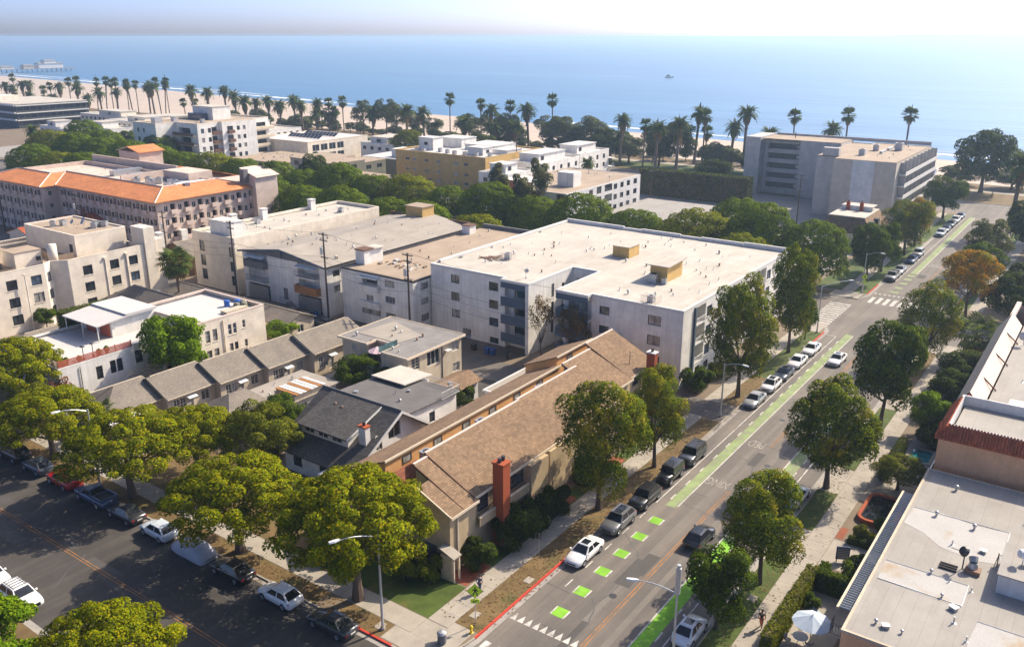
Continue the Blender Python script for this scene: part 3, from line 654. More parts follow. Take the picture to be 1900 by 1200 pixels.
for u0 in (106.4, 118.4, 130.2):
    for z in (8.05, 5.2, 2.35): ws += [(0, u0 + 1.7 - 102.4, z, 3.3, 2.65, 'hole', None, None, 1.2), (0, u0 + 4.7 - 102.4, z + .3, 1.8, 1.6, 'slide', 'glass_blue')]
    ws += [(0, u0 + 4.7 - 102.4, .4, 1.6, 1.3), (0, u0 + 1.7 - 102.4, .3, 1.6, 1.5), (0, u0 + 8.6 - 102.4, 8.35, 1.6, 1.5), (0, u0 + 8.6 - 102.4, 5.5, 1.6, 1.5), (0, u0 + 8.6 - 102.4, 2.6, 1.6, 1.5)]
ws += [(9, 2.4, 6.6, 3.2, 3.0, 'hole', None, None, 1.0)]
h.walls(wp, 0, Z - .3, 'stucco_white', ws, sill='trim_white')
h.flat(inset(rp, .05), Z - .02, 'roof_white', thick=.27); h.parapet(rp, Z - .3, Z + .1, 'trim_white', .3, 'roof_edge')
for u0 in (106.4, 118.4, 130.2):
    h.box('balcony_bay', (u0 - .1, u0 + 3.45, 45.02, 45.1, 10.75, Z - .31), 'panel_grey')
    for z in (8.05, 5.2, 2.35):
        o = h.box('balcony_back', (u0 + .07, u0 + 3.33, 46.33, 46.38, z + .02, z + 2.6), 'panel_grey'); h.win((u0 + 1.7, 46.3, z + .03), (1, 0), 2.4, 2.05, 'metal_grey', 'door', 'glass_dark', back=0)
        rail(h, 'railing', (u0 + .05, 44.9), (u0 + 3.35, 44.9), z, 1.0, 'metal_white')
    h.box('side_pier', (u0 - .55, u0 - .1, 44.75, 44.998, 0, Z - .32), 'panel_blue' if u0 == 106.4 else 'panel_grey')
for y0, y1, lv in ((69.8, 74.3, (7.4, 4.55, 1.7)), (59.1, 64.45, (7.4, 4.55, 1.7))):
    h.box('balcony_fascia', (101.3, 101.42, y0, y1, 10.0, Z - .302), 'panel_blue'); h.box('balcony_soffit', (101.43, 103.39, y0 + .01, y1 - .01, 10.6, 10.7), 'stucco_white')
    for z in lv:
        balcony(h, 101.36, 103.39, y0, y1, z, 1.2, 'panel_blue', sides='fl' if y0 < 60 else 'f'); rail(h, 'railing', (101.3, y0 + .1), (101.3, y1 - .1), z + 1.2, .28, 'metal_grey', 4)
# parapet of stepped pieces along the far side, and along the left party wall
for i, (y0, y1, zz) in enumerate(((45.3, 52.6, .62), (52.7, 60.5, .5), (60.6, 64.4, .34), (64.5, 72.4, .5), (72.5, 76, .34), (76.1, 88.7, .55))): h.box('parapet_step', (143.0, 143.4, y0, y1, Z + .0, Z + .1 + zz), 'stucco_grey_white')
h.box('party_wall_coping', (104, 142.9, 88.2, 88.68, Z + .02, Z + .42), 'trim_white')
b = h.box('roof_hut', (123.8, 127.4, 64.7, 67.7, Z - .01, Z + 1.75), 'stucco_yellow'); h.part('hut_roof', h.mb().box(123.7, 127.5, 64.6, 67.8, Z + 1.752, Z + 1.85), 'roof_white', parent=b)
b = h.box('stair_hut', (114.2, 119.4, 53.2, 56.0, Z - .01, Z + 2.5), 'stucco_yellow'); h.part('hut_roof', h.mb().slab([(113.6, 52.7, Z + 2.5), (119.9, 52.7, Z + 2.75), (119.9, 56.5, Z + 2.75), (113.6, 56.5, Z + 2.5)], .12), 'roof_white', parent=b)
h.ac(113.2, 54.9, Z, .1, 1.3); h.ac(113.3, 53.2, Z, .1, .8); h.ac(103.9, 50.6, Z, 0, .95); h.ac(112, 80.6, Z, .2, 1.0)
for a, bb in (((103.0, 49.5), (103.0, 51.7)), ((103.0, 51.7), (104.9, 51.7)), ((103.0, 49.5), (104.9, 49.5)), ((111.1, 79.8), (111.1, 81.6)), ((111.1, 79.8), (113, 79.8)), ((111.1, 81.6), (113, 81.6))): rail(h, 'equipment_screen', a, bb, Z, 1.05, 'trim_pink', 6)
m = h.mb(); m.box(104, 104.25, 71.5, 71.7, Z, Z + .1); m.tube([(104.1, 71.6, Z), (104.1, 71.6, Z + 1.1)], .035); m.tube([(104.1, 71.6, Z + 1.1), (104.0, 72.3, Z + 1.35)], .02); m.cyl((104.0, 71.4, Z + 1.2), (103.9, 71.3, Z + 1.3), .35, .3, 12); h.part('satellite_dish', m, 'metal_grey')
h.scatter(26, 106, 141, 70, 87, Z); h.scatter(34, 116, 141, 47, 68, Z); h.scatter(8, 104, 113, 46, 58, Z)
for k in range(9): h.part('roof_debris', h.mb().tube([(109 + RNG.uniform(0, 2), 82 + RNG.uniform(-1, 3), Z + .05), (110 + RNG.uniform(0, 3), 82 + RNG.uniform(-1, 4), Z + .12)], .07, 5), 'rust')
h.vents([(108.5, 87.6), (117, 87.6), (132, 87.6)], Z + .02, ('box',))

# ---- three-storey block with the littered tan roof
h = House('apartment_block', 'white three-storey apartment block with littered tan flat roof left of the largest white block', 'apartment block', (118, 97))
p = rect(98.3, 138, 89.3, 105.3)
h.walls(p, 0, 8.95, 'stucco_white', [(0, 2.8, 7.2, 1.9, 1.15, 'triple', 'glass_blind'), (0, 2.8, 4.75, 1.9, 1.0, 'triple', 'glass_blind'), (0, 2.8, 1.9, 1.9, 1.2, 'triple', 'glass_blind'), (3, 11.0, 7.35, 2.1, 1.15, 'triple', 'glass_blind'), (3, 11.0, 4.65, 2.1, 1.1, 'triple'), (3, 11.0, 1.95, 2.2, 1.0, 'triple', 'glass_blind'),
                                         (3, 6.6, 7.1, 3.4, 1.15, 'hole', None, None, 1.0), (3, 6.4, 4.3, 1.6, .95), (3, 6.6, 1.9, 4.3, 1.1, 'triple', 'glass_blind')], fr='metal_grey', sill='trim_white')
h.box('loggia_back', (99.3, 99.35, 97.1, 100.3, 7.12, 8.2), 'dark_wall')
b = h.box('bay', (97.6, 98.29, 96.5, 100.9, 6.0, 7.08), 'stucco_white'); b = h.box('bay', (97.75, 98.29, 96.5, 100.9, 3.1, 4.2), 'stucco_white'); h.box('awning', (97.4, 98.29, 96.4, 101, 8.3, 8.38), 'trim_white')
h.flat(inset(p, .05), 9.0, 'roof_tan', thick=.1); h.parapet(p, 8.85, 9.1, 'trim_dark', .18, 'roof_edge', .06)
b = h.box('stair_hut', (101.7, 106.2, 103.1, 105.2, 8.99, 11.4), 'stucco_white'); h.part('hut_roof', h.mb().box(101.5, 103.8, 102.9, 105.25, 11.402, 11.62), 'brown_wall', parent=b); h.part('hut_roof', h.mb().box(103.85, 106.4, 102.7, 105.25, 11.402, 11.5), 'roof_white', parent=b)
b = h.box('stair_hut', (130.6, 132.6, 103.2, 105.1, 8.99, 10.6), 'stucco_white'); h.part('hut_roof', h.mb().box(130.4, 132.8, 103, 105.2, 10.602, 10.75), 'brown_wall', parent=b)
h.scatter(22, 104, 136, 90.5, 102, 9.0, ('cap', 'pipe', 'dome')); h.box('rear_parapet', (137.4, 137.9, 89.5, 105.2, 9.0, 9.75), 'panel_grey')
for k in range(26):
    x, y = 103 + RNG.uniform(0, 4) , 99 + RNG.uniform(-6, 3); h.part('roof_debris', h.mb().box(x, x + RNG.uniform(.2, 1.0), y, y + RNG.uniform(.15, .6), 9.0, 9.0 + RNG.uniform(.05, .35)), RNG.choice(['rust', 'trim_white', 'wood_deck', 'metal_grey']))

# ---- low-gabled block with grey roof
h = House('apartment_block', 'white block with low grey gabled roof, small balconies and wooden balcony screen facing the alley', 'apartment block', (117, 118))
yl, yr, yc, x0, x1 = 129.5, 107.5, 118.4, 97.0, 136.5
ws = []
for yy in (125.4, 112.0):
    s = yl - yy
    ws += [(3, s, 6.55, 5.4, 2.2, 'hole', None, None, 1.3), (3, s, 3.85, 5.4, 2.35, 'hole', None, None, 1.3), (3, s, .1, 5.6, 3.0, 'hole', None, None, 1.6)]
ws += [(3, yl - 118.3, 1.4, 1.1, 2.1, 'sash', 'glass_blind'), (0, 2.2, 6.9, 1.6, 1.1), (0, 2.2, 4.2, 1.4, 1.1), (0, 4.6, 7.0, 1.2, .9)]
h.walls([(x0, yr), (x1, yr), (x1, yl), (x0, yl)], 0, 8.75, 'stucco_white', ws)
m = h.mb()
m.poly((x0 + .02, yl, 8.75), (x0 + .02, yr, 8.75), (x0 + .02, yr, 8.95), (x0 + .02, yc, 10.3), (x0 + .02, yl, 8.95)); h.part('gable_panel', m, 'panel_grey')
h.part('gable_post', h.mb().box(x0 - .45, x0 - .3, yc - .12, yc + .12, 8.9, 10.35), 'panel_blue')
h.slab('roof', [(x0 - .7, yr - .45, 9.0), (x1, yr - .45, 9.0), (x1, yc, 10.62), (x0 - .7, yc, 10.62)], .16, 'roof_gravel'); h.slab('roof', [(x0 - .7, yc, 10.62), (x1, yc, 10.62), (x1, yl + .4, 9.0), (x0 - .7, yl + .4, 9.0)], .16, 'roof_gravel')
h.slab('fascia', [(x0 - .78, yr - .5, 9.03), (x0 - .71, yr - .5, 9.03), (x0 - .71, yc, 10.65), (x0 - .78, yc, 10.65)], .34, 'panel_blue'); h.slab('fascia', [(x0 - .78, yc + .003, 10.65), (x0 - .71, yc + .003, 10.65), (x0 - .71, yl + .45, 9.03), (x0 - .78, yl + .45, 9.03)], .34, 'panel_blue')
h.box('fascia', (x0 - .68, x1, yr - .56, yr - .46, 8.75, 9.06), 'trim_dark')
for k, yy in enumerate((125.4, 112.0)):
    for z in (6.55, 3.85, .1):
        h.box('balcony_back', (x0 + 1.42, x0 + 1.47, yy - 2.65, yy + 2.65, z + .01, z + 2.2), 'stucco_grey_white')
        h.win((x0 + 1.4, yy - .9, z + .05), (0, -1), 1.9, 1.95, 'metal_grey', 'door', 'glass_dark', back=0)
        if z > 1: h.win((x0 + 1.4, yy + 1.6, z + .6), (0, -1), 1.0, 1.2, 'metal_grey', 'slide', 'glass_dark', back=0)
    for z, ht, mt in ((6.55, 1.0, 'panel_grey' if k == 0 else None), (3.85, 1.15, None if k == 0 else 'wood_fence')):
        if mt: b = balcony(h, x0 - .95, x0 - .01, yy - 2.75, yy + 2.75, z, ht, mt, sides='frl')
        else:
            b = h.box('balcony', (x0 - .95, x0 - .01, yy - 2.75, yy + 2.75, z - .18, z), 'stucco_white')
            rail(h, 'railing', (x0 - .9, yy - 2.7), (x0 - .9, yy + 2.7), z, 1.0, 'metal_dark'); rail(h, 'railing', (x0 - .9, yy - 2.7), (x0 - .05, yy - 2.7), z, 1.0, 'metal_dark')
    h.slab('awning', [(x0 - 1.1, yy - 2.5, 8.3), (x0 - .01, yy - 2.5, 8.62), (x0 - .01, yy + 2.5, 8.62), (x0 - 1.1, yy + 2.5, 8.3)], .05, 'metal_white')
    for i in range(5): h.box('screen', (x0 - .35, x0 - .3, yy - 2.75 + i * 1.1, yy - 1.68 + i * 1.1, .3, 2.95), 'metal_grey')
m = h.mb()
for i in range(7): m.box(x0 - 1.1, x0 - .02, 116.9 - i * .28, 117.2 - i * .28, 0, 1.3 - i * .18)
h.part('steps', m, 'concrete'); rail(h, 'railing', (x0 - 1.1, 118.9), (x0 - 1.1, 117.2), 1.3, .9, 'metal_grey')
for k in range(46):
    yy = RNG.uniform(yr + 1, yl - 1); z = 9.02 + (10.62 - 9.0) * (1 - abs(yy - yc) / (11.2)) - .02; h.vents([(RNG.uniform(x0 + 2, x1 - 2), yy)], z, ('cap', 'dome', 'pipe'))
h.box('parapet', (x1 - .3, x1, yr, yl, 8.8, 9.9), 'brown_wall'); b = h.box('stair_hut', (x1 - 4, x1 - .31, 117.0, 121.5, 9.2, 12.4), 'stucco_yellow'); h.part('hut_roof', h.mb().box(x1 - 4.2, x1 - .2, 116.8, 121.7, 12.402, 12.55), 'roof_tan', parent=b)

# ---- long cream block with white roof
h = House('apartment_block', 'long cream three-storey block with bright white roof and white stair hut by utility pole', 'apartment block', (116, 138))
p = rect(97, 135, 131.6, 144.2)
h.walls(p, 0, 10.3, 'stucco_cream', [w for z in (7.0, 4.2, 1.5) for w in ((3, 2.8, z, 1.5, 2.1, 'sash', 'glass_dark'), (3, 11.5, z, 1.3, 1.9, 'sash'), (0, 4, z, 1.4, 1.3))])
h.flat(inset(p, .3), 10.1, 'roof_white'); h.parapet(p, 10.2, 10.75, 'stucco_cream', .28)
b = h.box('stair_hut', (97.9, 101.0, 133.4, 139.6, 10.1, 13.1), 'stucco_white'); h.part('hut_roof', h.mb().box(97.8, 101.1, 133.3, 139.7, 13.102, 13.2), 'roof_bright', parent=b)
h.scatter(26, 103, 133, 133, 143, 10.1); h.ac(110, 141, 10.1); h.ac(128, 136, 10.1, .3)
for x in (105.5, 113.0, 126.0): h.box('chimney', (x, x + 1.3, 143.0, 144.1, 10.1, 12.1), 'stucco_white'); h.box('chimney_cap', (x - .1, x + 1.4, 142.9, 144.2, 12.2, 12.35), 'trim_white')

# ---- cream block at the left edge with terraces
h = House('apartment_block', 'stepped cream stucco apartment block with roof terraces at the left edge', 'apartment block', (68, 153))
zz = 10.4; p = [(44, 142), (67.6, 142), (69.2, 143.2), (71.2, 141.4), (85.2, 141.6), (85.2, 165), (44, 165)]
ws = [(e, s, z, 1.7, 1.65, 'slide') for z in (7.3, 4.4, 1.55) for e, s in ((0, 18.1), (0, 22.0), (0, 12.5), (3, 3.2), (3, 8.1), (3, 11.7), (1, 1.0))]
ws = [(e, s, z, (1.3 if e == 1 else w), hh, st) for e, s, z, w, hh, st in ws]
h.walls(p, 0, zz, 'stucco_cream', ws, sill='stucco_warm'); h.flat(inset(p, .25), 9.45, 'roof_tan'); h.parapet(p, zz - .01, zz + .12, 'stucco_cream', .22, 'parapet_cap')
b = h.box('penthouse', (75.5, 85.0, 146.4, 163.5, 9.4, 12.9), 'stucco_cream'); h.flat(inset(rect(75.5, 85, 146.4, 163.5), .3), 13.0, 'roof_tan', 'penthouse_roof'); h.parapet(rect(75.5, 85, 146.4, 163.5), 12.9, 13.25, 'stucco_cream', .25, 'penthouse_parapet')
h.box('doorway', (75.44, 75.5, 147.4, 148.4, 9.46, 11.5), 'dark_wall')
b = h.box('penthouse', (44, 63.5, 149.5, 163, 9.4, 12.7), 'stucco_cream'); h.flat(inset(rect(44, 63.5, 149.5, 163), .3), 12.8, 'roof_tan', 'penthouse_roof'); h.parapet(rect(44, 63.5, 149.5, 163), 12.7, 13.0, 'stucco_cream', .25, 'penthouse_parapet'); h.win((62.2, 149.48, 10.2), (1, 0), 1.8, 1.5, 'metal_dark', 'slide', 'glass_dark', back=-.03)
b = h.box('stair_hut', (65.2, 69.6, 146.5, 150.8, 9.4, 12.0), 'stucco_cream'); h.box('hut_roof', (65.1, 69.7, 146.4, 150.9, 12.002, 12.1), 'roof_tan'); h.win((69.0, 146.48, 10.2), (1, 0), .8, .7, 'metal_dark', 'one', 'glass_dark', back=-.03)
m = h.mb().cyl((70.9, 145.4, 9.4), (70.9, 145.4, 12.7), .75, .75, 16); h.part('round_chimney', m, 'stucco_cream', True)
h.box('chimney_tower', (85.3, 87.4, 141.3, 145.3, 0, 13.4), 'stucco_cream'); h.box('side_wing', (87.42, 89.2, 141.8, 147, 0, 10.9), 'stucco_warm')
for x in (64.0, 77.6, 81.6): h.part('downpipe', h.mb().cyl((x, 141.45, 0), (x, 141.45, 9.4), .1, .1, 8).box(x - .25, x + .25, 141.2, 141.55, 9.4, 9.75), 'stucco_cream')
for i in range(6): h.box('deck_fence', (55 + i * .02, 64, 148.6 - i * 1.2, 148.66 - i * 1.2, 9.46, 10.4), 'wood_deck') if i in (0, 4) else None
h.box('deck_fence', (71.8, 74.8, 146.0, 146.06, 9.5, 10.5), 'wood_deck'); h.box('deck_fence', (72.0, 72.06, 146.1, 152, 9.5, 10.5), 'wood_deck')
for x, y in ((78, 158), (79.5, 157.2), (81.5, 150.5), (82.5, 151.2), (83.4, 150.2)): h.ac(x, y, 13.0, RNG.uniform(0, 1), 1.0)
for x, y in ((80.2, 155), (81.0, 153), (82.6, 155.5)):
    h.part('satellite_dish', h.mb().tube([(x, y, 13), (x, y, 13.8)], .04).cyl((x - .1, y, 13.8), (x - .25, y, 13.9), .15, .45, 12), 'metal_grey')
h.ac(58, 152, 12.8); h.ac(59.5, 152.6, 12.8); h.ac(60.6, 151.6, 12.8)

# ---- white stucco building with roof deck
h = House('stucco_building', 'white two-storey stucco building with red-railed roof deck and bright white roof', 'apartment building', (64, 110))
p = [(49.2, 104.5), (59.5, 104.5), (59.5, 105.4), (67.4, 105.4), (67.4, 101.4), (78.8, 101.4), (78.8, 115.4), (66.5, 115.4), (66.5, 119.8), (49.2, 119.8)]
ws = [(0, 5.2, 3.5, .9, 1.8, 'grid', 'glass_dark'), (0, 7.1, 3.75, .8, 1.75, 'sash', 'glass_dark'), (0, 8.05, 3.75, .8, 1.75, 'sash', 'glass_dark'), (0, 5.2, .6, .9, 1.6, 'sash'), (0, 7.4, .6, 1.8, 1.6, 'slide'), (2, 1.0, 3.7, 1.2, 1.8, 'sash', 'glass_dark'), (2, 5.5, 1.0, 1.0, 2.0, 'sash', 'glass_dark'), (2, 6.9, 1.0, 1.0, 2.0, 'sash', 'glass_dark'),
      (4, 1.4, 4.9, .75, 1.75, 'sash', 'glass_blind'), (4, 2.6, 4.9, .75, 1.75, 'sash', 'glass_blind'), (4, 1.4, 2.2, .8, 1.55, 'sash'), (4, 2.6, 2.2, .8, 1.55, 'sash'), (4, 5.15, 5.1, .6, 1.55, 'sash', 'glass_blue', 'trim_white'), (4, 6.0, 5.1, .6, 1.55, 'sash', 'glass_blue', 'trim_white'), (4, 5.15, 2.3, .6, 1.5, 'sash'), (4, 6.0, 2.3, .6, 1.5, 'sash'), (4, 7.6, 5.5, .5, 1.2, 'sash', None, 'trim_white'), (4, 7.7, 2.6, .5, 1.1, 'sash'), (9, 4, 3.6, 1.2, 1.7, 'sash'), (9, 9, 3.6, 1.2, 1.7, 'sash')]
h.walls(p[:4] + [(67.4, 115.4 + 4.4), (49.2, 119.8)], 0, 6.3, 'stucco_white', [w for w in ws if w[0] in (0, 2)], 'wall')
h.walls(rect(67.4, 78.8, 101.4, 115.4), 0, 7.9, 'stucco_warm', [(0, *w[1:]) for w in ws if w[0] == 4], 'rear_wall', sill='stucco_warm')
h.flat(inset(p[:4] + [(67.4, 119.8), (49.2, 119.8)], .2), 6.0, 'roof_bright', 'roof_deck'); h.parapet(p[:4] + [(67.4, 119.8), (49.2, 119.8)], 6.29, 6.5, 'stucco_white', .28, 'parapet')
h.flat(rect(67.65, 78.55, 101.65, 115.15), 7.5, 'roof_bright'); h.parapet(rect(67.4, 78.8, 101.4, 115.4), 7.88, 8.15, 'trim_pink', .28, 'roof_parapet')
h.box('deck_house', (60.6, 67.35, 111.4, 119.4, 6.0, 8.5), 'stucco_white'); h.slab('canopy', [(58.2, 110.8, 8.35), (62.6, 110.8, 8.75), (62.6, 119.7, 8.75), (58.2, 119.7, 8.35)], .14, 'roof_bright'); h.box('deck_house_roof', (62.65, 67.4, 110.9, 119.7, 8.6, 9.0), 'roof_bright')
for y in (111.1, 115, 119.3): h.box('canopy_post', (58.4, 58.52, y, y + .12, 6.0, 8.25), 'trim_white')
for k in range(5):
    h.box('rail_board', (49.3, 59.3, 104.55, 104.6, 6.58 + k * .17, 6.70 + k * .17), 'deck_red'); h.box('rail_board', (49.25, 49.3, 104.62, 119, 6.58 + k * .17, 6.70 + k * .17), 'trim_pink')
for x in (49.5, 52, 54.5, 57, 59.2): h.box('rail_post', (x - .05, x + .05, 104.61, 104.7, 6.5, 7.5), 'deck_red')
for x, y in ((53.3, 105.8), (54.7, 106.0)): h.part('patio_heater', h.mb().cyl((x, y, 6), (x, y, 8.0), .05, .05, 6).cyl((x, y, 6), (x, y, 6.5), .22, .15, 8).cyl((x, y, 8.0), (x, y, 8.15), .35, .08, 10), 'metal_dark')
for x, y in ((50.5, 105.6), (51.2, 106.2), (55.4, 105.8), (56.6, 106.1), (52.5, 105.4)): h.part('potted_plant', h.mb().cyl((x, y, 6), (x, y, 6.45), .2, .27, 8).lathe((x, y, 6.45), [(.1, 0), (.42, .15), (.35, .45), (.1, .7)], 7), 'leaf_dark')
for x, y in ((60.8, 113), (61.5, 116.5)): h.box('deck_curtain', (60.4, 60.58, y - 1.2, y + 1.2, 6.05, 8.2), 'deck_red')
b = h.box('roof_platform', (73.4, 77.2, 103.0, 104.4, 7.5, 7.95), 'stucco_beige')
for x, y in ((76.2, 106.6), (77.4, 105.6)): h.part('water_tank', h.mb().cyl((x, y, 7.5), (x, y, 8.35), .42, .42, 14).cyl((x, y, 8.351), (x, y, 8.45), .46, .4, 14), 'deck_blue')
for x, y in ((76.6, 104.8), (77.4, 104.2), (77.9, 104.9)): h.part('covered_gear', h.mb().lathe((x, y, 7.5), [(.5, 0), (.55, .4), (.4, .75), (.1, .85)], 9), 'green_grey_wall')
h.part('downpipe', h.mb().cyl((71.4, 101.3, 0), (71.4, 101.3, 7.6), .07, .07, 8), 'stucco_beige'); h.part('downpipe', h.mb().cyl((51.9, 104.4, 0), (51.9, 104.4, 6), .05, .05, 8), 'dark_wall')
h.part('stair_rail', h.mb().tube([(61, 104.4, 3.2), (64.5, 103.8, 1.0)], .06).tube([(61, 104.4, 2.7), (64.5, 103.8, .5)], .06).tube([(58, 104.2, 3.2), (61, 104.2, 3.2)], .06).tube([(58, 104.2, 2.7), (61, 104.2, 2.7)], .06), 'stucco_beige')

# ---- row of bungalows stepping back along the path
h = House('bungalow_row', 'row of five joined beige bungalows under stepped grey shingle roofs', 'bungalows', (67, 93))
units = [(48.6, 56, 93.5), (56, 63, 92.2), (63, 70, 91.1), (70, 77.1, 90.1), (77.1, 87, 88.9)]
for i, (a, b, yr) in enumerate(units):
    yr += .35; yl = yr + 7.6; yc = yr + 3.7; zb = .12 * i; ze, zr = 3.0 + zb, 5.0 + zb
    L = b - a
    ws = [(0, L - 1.5, 1.2, 1.2, 1.3, 'slide', None, 'trim_white'), (0, 3.2, .3, .95, 2.1, 'sash', 'glass_blind', 'trim_white'), (0, 1.3, .9, .8, 1.6, 'grid', None, 'trim_white'), (0, 2.2, .9, .8, 1.6, 'grid', None, 'trim_white')]
    h.walls(rect(a, b - .02, yr, yl), 0, ze - .05, 'stucco_beige', ws if i else ws[:2] + [(3, 5.0, 1.0, 1.0, 1.3, 'sash', None, 'trim_white'), (3, 2.6, 1.0, 1.0, 1.3, 'sash', None, 'trim_white')], 'wall')
    ov = .45
    if i == 0:
        h.slab('roof', [(a - ov, yr - ov, ze), (b + .2, yr - ov, ze), (b + .2, yc, zr), (a + 3.6, yc, zr)], .1, 'shingle_grey'); h.slab('roof', [(a - ov, yl + ov, ze), (a - ov, yr - ov, ze), (a + 3.6, yc, zr)], .1, 'shingle_grey_v')
        h.slab('roof', [(b + .2, yc, zr), (b + .2, yl + ov, ze), (a - ov, yl + ov, ze), (a + 3.6, yc, zr)], .1, 'shingle_grey')
        h.slab('porch_awning', [(48.2, yr - 1.5, 2.5), (54, yr - 1.5, 2.5), (54, yr - .5, 2.75), (48.2, yr - .5, 2.75)], .07, 'metal_white')
    else:
        h.slab('roof', [(a - .25, yr - ov, ze), (b + (.2 if i < 4 else .5), yr - ov, ze), (b + (.2 if i < 4 else .5), yc, zr), (a - .25, yc, zr)], .1, 'shingle_grey'); h.slab('roof', [(a - .25, yc, zr), (b + (.2 if i < 4 else .5), yc, zr), (b + (.2 if i < 4 else .5), yl + ov, ze), (a - .25, yl + ov, ze)], .1, 'shingle_grey')
        m = h.mb(); m.poly((a - .02, yl, ze - .06), (a - .02, yr, ze - .06), (a - .02, yc, zr - .14)); h.part('gable', m, 'stucco_beige')
        h.slab('door_hood', [(a + 2.6, yr - .8, 2.45), (a + 3.9, yr - .8, 2.45), (a + 3.9, yr - .02, 2.6), (a + 2.6, yr - .02, 2.6)], .06, 'metal_white')
    h.slab('gutter_board', [(a - .2, yr - ov - .05, ze + .01), (b, yr - ov - .05, ze + .01), (b, yr - ov - .001, ze + .01), (a - .2, yr - ov - .001, ze + .01)], .14, 'trim_cream')
    m = h.mb(); m.tube([(a + .3, yc, zr + .02), (b, yc, zr + .02)], .09, 6); h.part('ridge_cap', m, 'stucco_beige')
    h.vents([(a + 2.2, yc + 1.2)], zr - .75, ('pipe',))
# ---- dark shingled craftsman house
h = House('craftsman_house', 'white house with steep dark grey shingle roof and shed dormer', 'house', (63, 65))
zr, ze = 7.6, 3.0; rx = 62.9
yl, yr = 71.6, 59.4
fx, bx = 55.2, 69.0
h.walls(rect(56.2, 68.0, yr + .6, yl - .6), 0, 3.1, 'siding_white', [(0, 2.5, .8, 1.6, 1.3, 'slide'), (0, 6.2, .7, 1.0, 1.6, 'sash'), (3, 2, .9, 1.4, 1.4, 'slide'), (3, 6, .1, 1.1, 2.1, 'sash', 'glass_dark')], fr='metal_dark')
m = h.mb(); yg = yr + .6
def zroof(x): return ze + (zr - ze) * ((x - fx) / (rx - fx) if x < rx else (bx - x) / (bx - rx)) - .2
op = [(59.4, 4.0, 60.3, 5.7), (61.3, 4.6, 63.2, 6.3)]
xs = [56.2, 59.4, 60.3, 61.3, rx, 63.2, 68.0]
for a, b in zip(xs, xs[1:]):
    o = next((q for q in op if q[0] <= a + 1e-6 and b <= q[2] + 1e-6), None)
    if o:
        m.poly((a, yg, 3.1), (b, yg, 3.1), (b, yg, o[1]), (a, yg, o[1])); m.poly((a, yg, o[3]), (b, yg, o[3]), (b, yg, max(zroof(b), o[3])), (a, yg, max(zroof(a), o[3])))
    else: m.poly((a, yg, 3.1), (b, yg, 3.1), (b, yg, zroof(b)), (a, yg, zroof(a)))
h.part('gable', m, 'siding_white')
h.win((59.85, yg, 4.0), (1, 0), .9, 1.7, 'trim_white', 'slide', 'glass_dark', back=.05); h.win((62.25, yg, 4.6), (1, 0), 1.9, 1.7, 'trim_white', 'slide', 'glass_dark', back=.05)
h.slab('front_roof', [(fx, yl, ze), (fx, yr, ze), (rx, yr, zr), (rx, yl, zr)], .16, 'shingle_dark_v'); h.slab('rear_roof', [(rx, yl, zr), (rx, yr, zr), (bx, yr, ze + .35), (bx, yl, ze + .35)], .16, 'shingle_dark_v')
h.slab('barge_board', [(fx - .03, yr - .12, ze + .03), (rx, yr - .12, zr + .03), (rx, yr - .003, zr + .03), (fx - .03, yr - .003, ze + .03)], .3, 'trim_white'); h.slab('barge_board', [(rx, yr - .12, zr + .03), (bx + .1, yr - .12, ze + .38), (bx + .1, yr - .003, ze + .38), (rx, yr - .003, zr + .03)], .3, 'trim_white')
m = h.mb(); m.tube([(rx, yr, zr + .03), (rx, yl, zr + .03)], .1, 6); h.part('ridge_cap', m, 'roof_midgrey')
# shed dormer
dx0, dx1, dy0, dy1 = 57.5, 62.4, 62.4, 69.6; zd0, zd1 = 5.55, 7.45
zf = lambda x: ze + (zr - ze) * (x - fx) / (rx - fx)
d = h.slab('dormer_roof', [(dx0 - .3, dy1 + .25, zd0), (dx0 - .3, dy0 - .25, zd0), (dx1 + .2, dy0 - .25, zd1 + .05), (dx1 + .2, dy1 + .25, zd1 + .05)], .14, 'shingle_dark_v')
m = h.mb(); x0 = dx0 + .15
m.poly((x0, dy1, zf(x0)), (x0, dy0, zf(x0)), (x0, dy0, zd0 + .02), (x0, dy1, zd0 + .02)); m.poly((x0, dy0, zf(x0)), (dx1 - .3, dy0, zf(dx1 - .3)), (x0, dy0, zd0 + .02)); m.poly((x0, dy1, zf(x0)), (x0, dy1, zd0 + .02), (dx1 - .3, dy1, zf(dx1 - .3))); h.part('dormer_wall', m, 'siding_white')
for y in (64.0, 66.1, 68.2): h.win((x0 - .02, y, zf(x0) + .25), (0, -1), 1.5, .65, 'trim_white', 'slide', 'glass_dark', back=-.05)
h.slab('dormer_trim', [(dx0 - .3, dy0 - .36, zd0 + .02), (dx1 + .2, dy0 - .36, zd1 + .07), (dx1 + .2, dy0 - .253, zd1 + .07), (dx0 - .3, dy0 - .253, zd0 + .02)], .2, 'trim_white')
h.vents([(61.2, 67.8), (61.0, 66.6)], zd1 - .75, ('cap',)); h.vents([(58.3, 69.0)], zd0 + .0, ('pipe',))
chimney(h, 58.4, 59.1, 60.5, 61.5, 4.4, 6.9, 'siding_white', 'brick_chimney', 1)
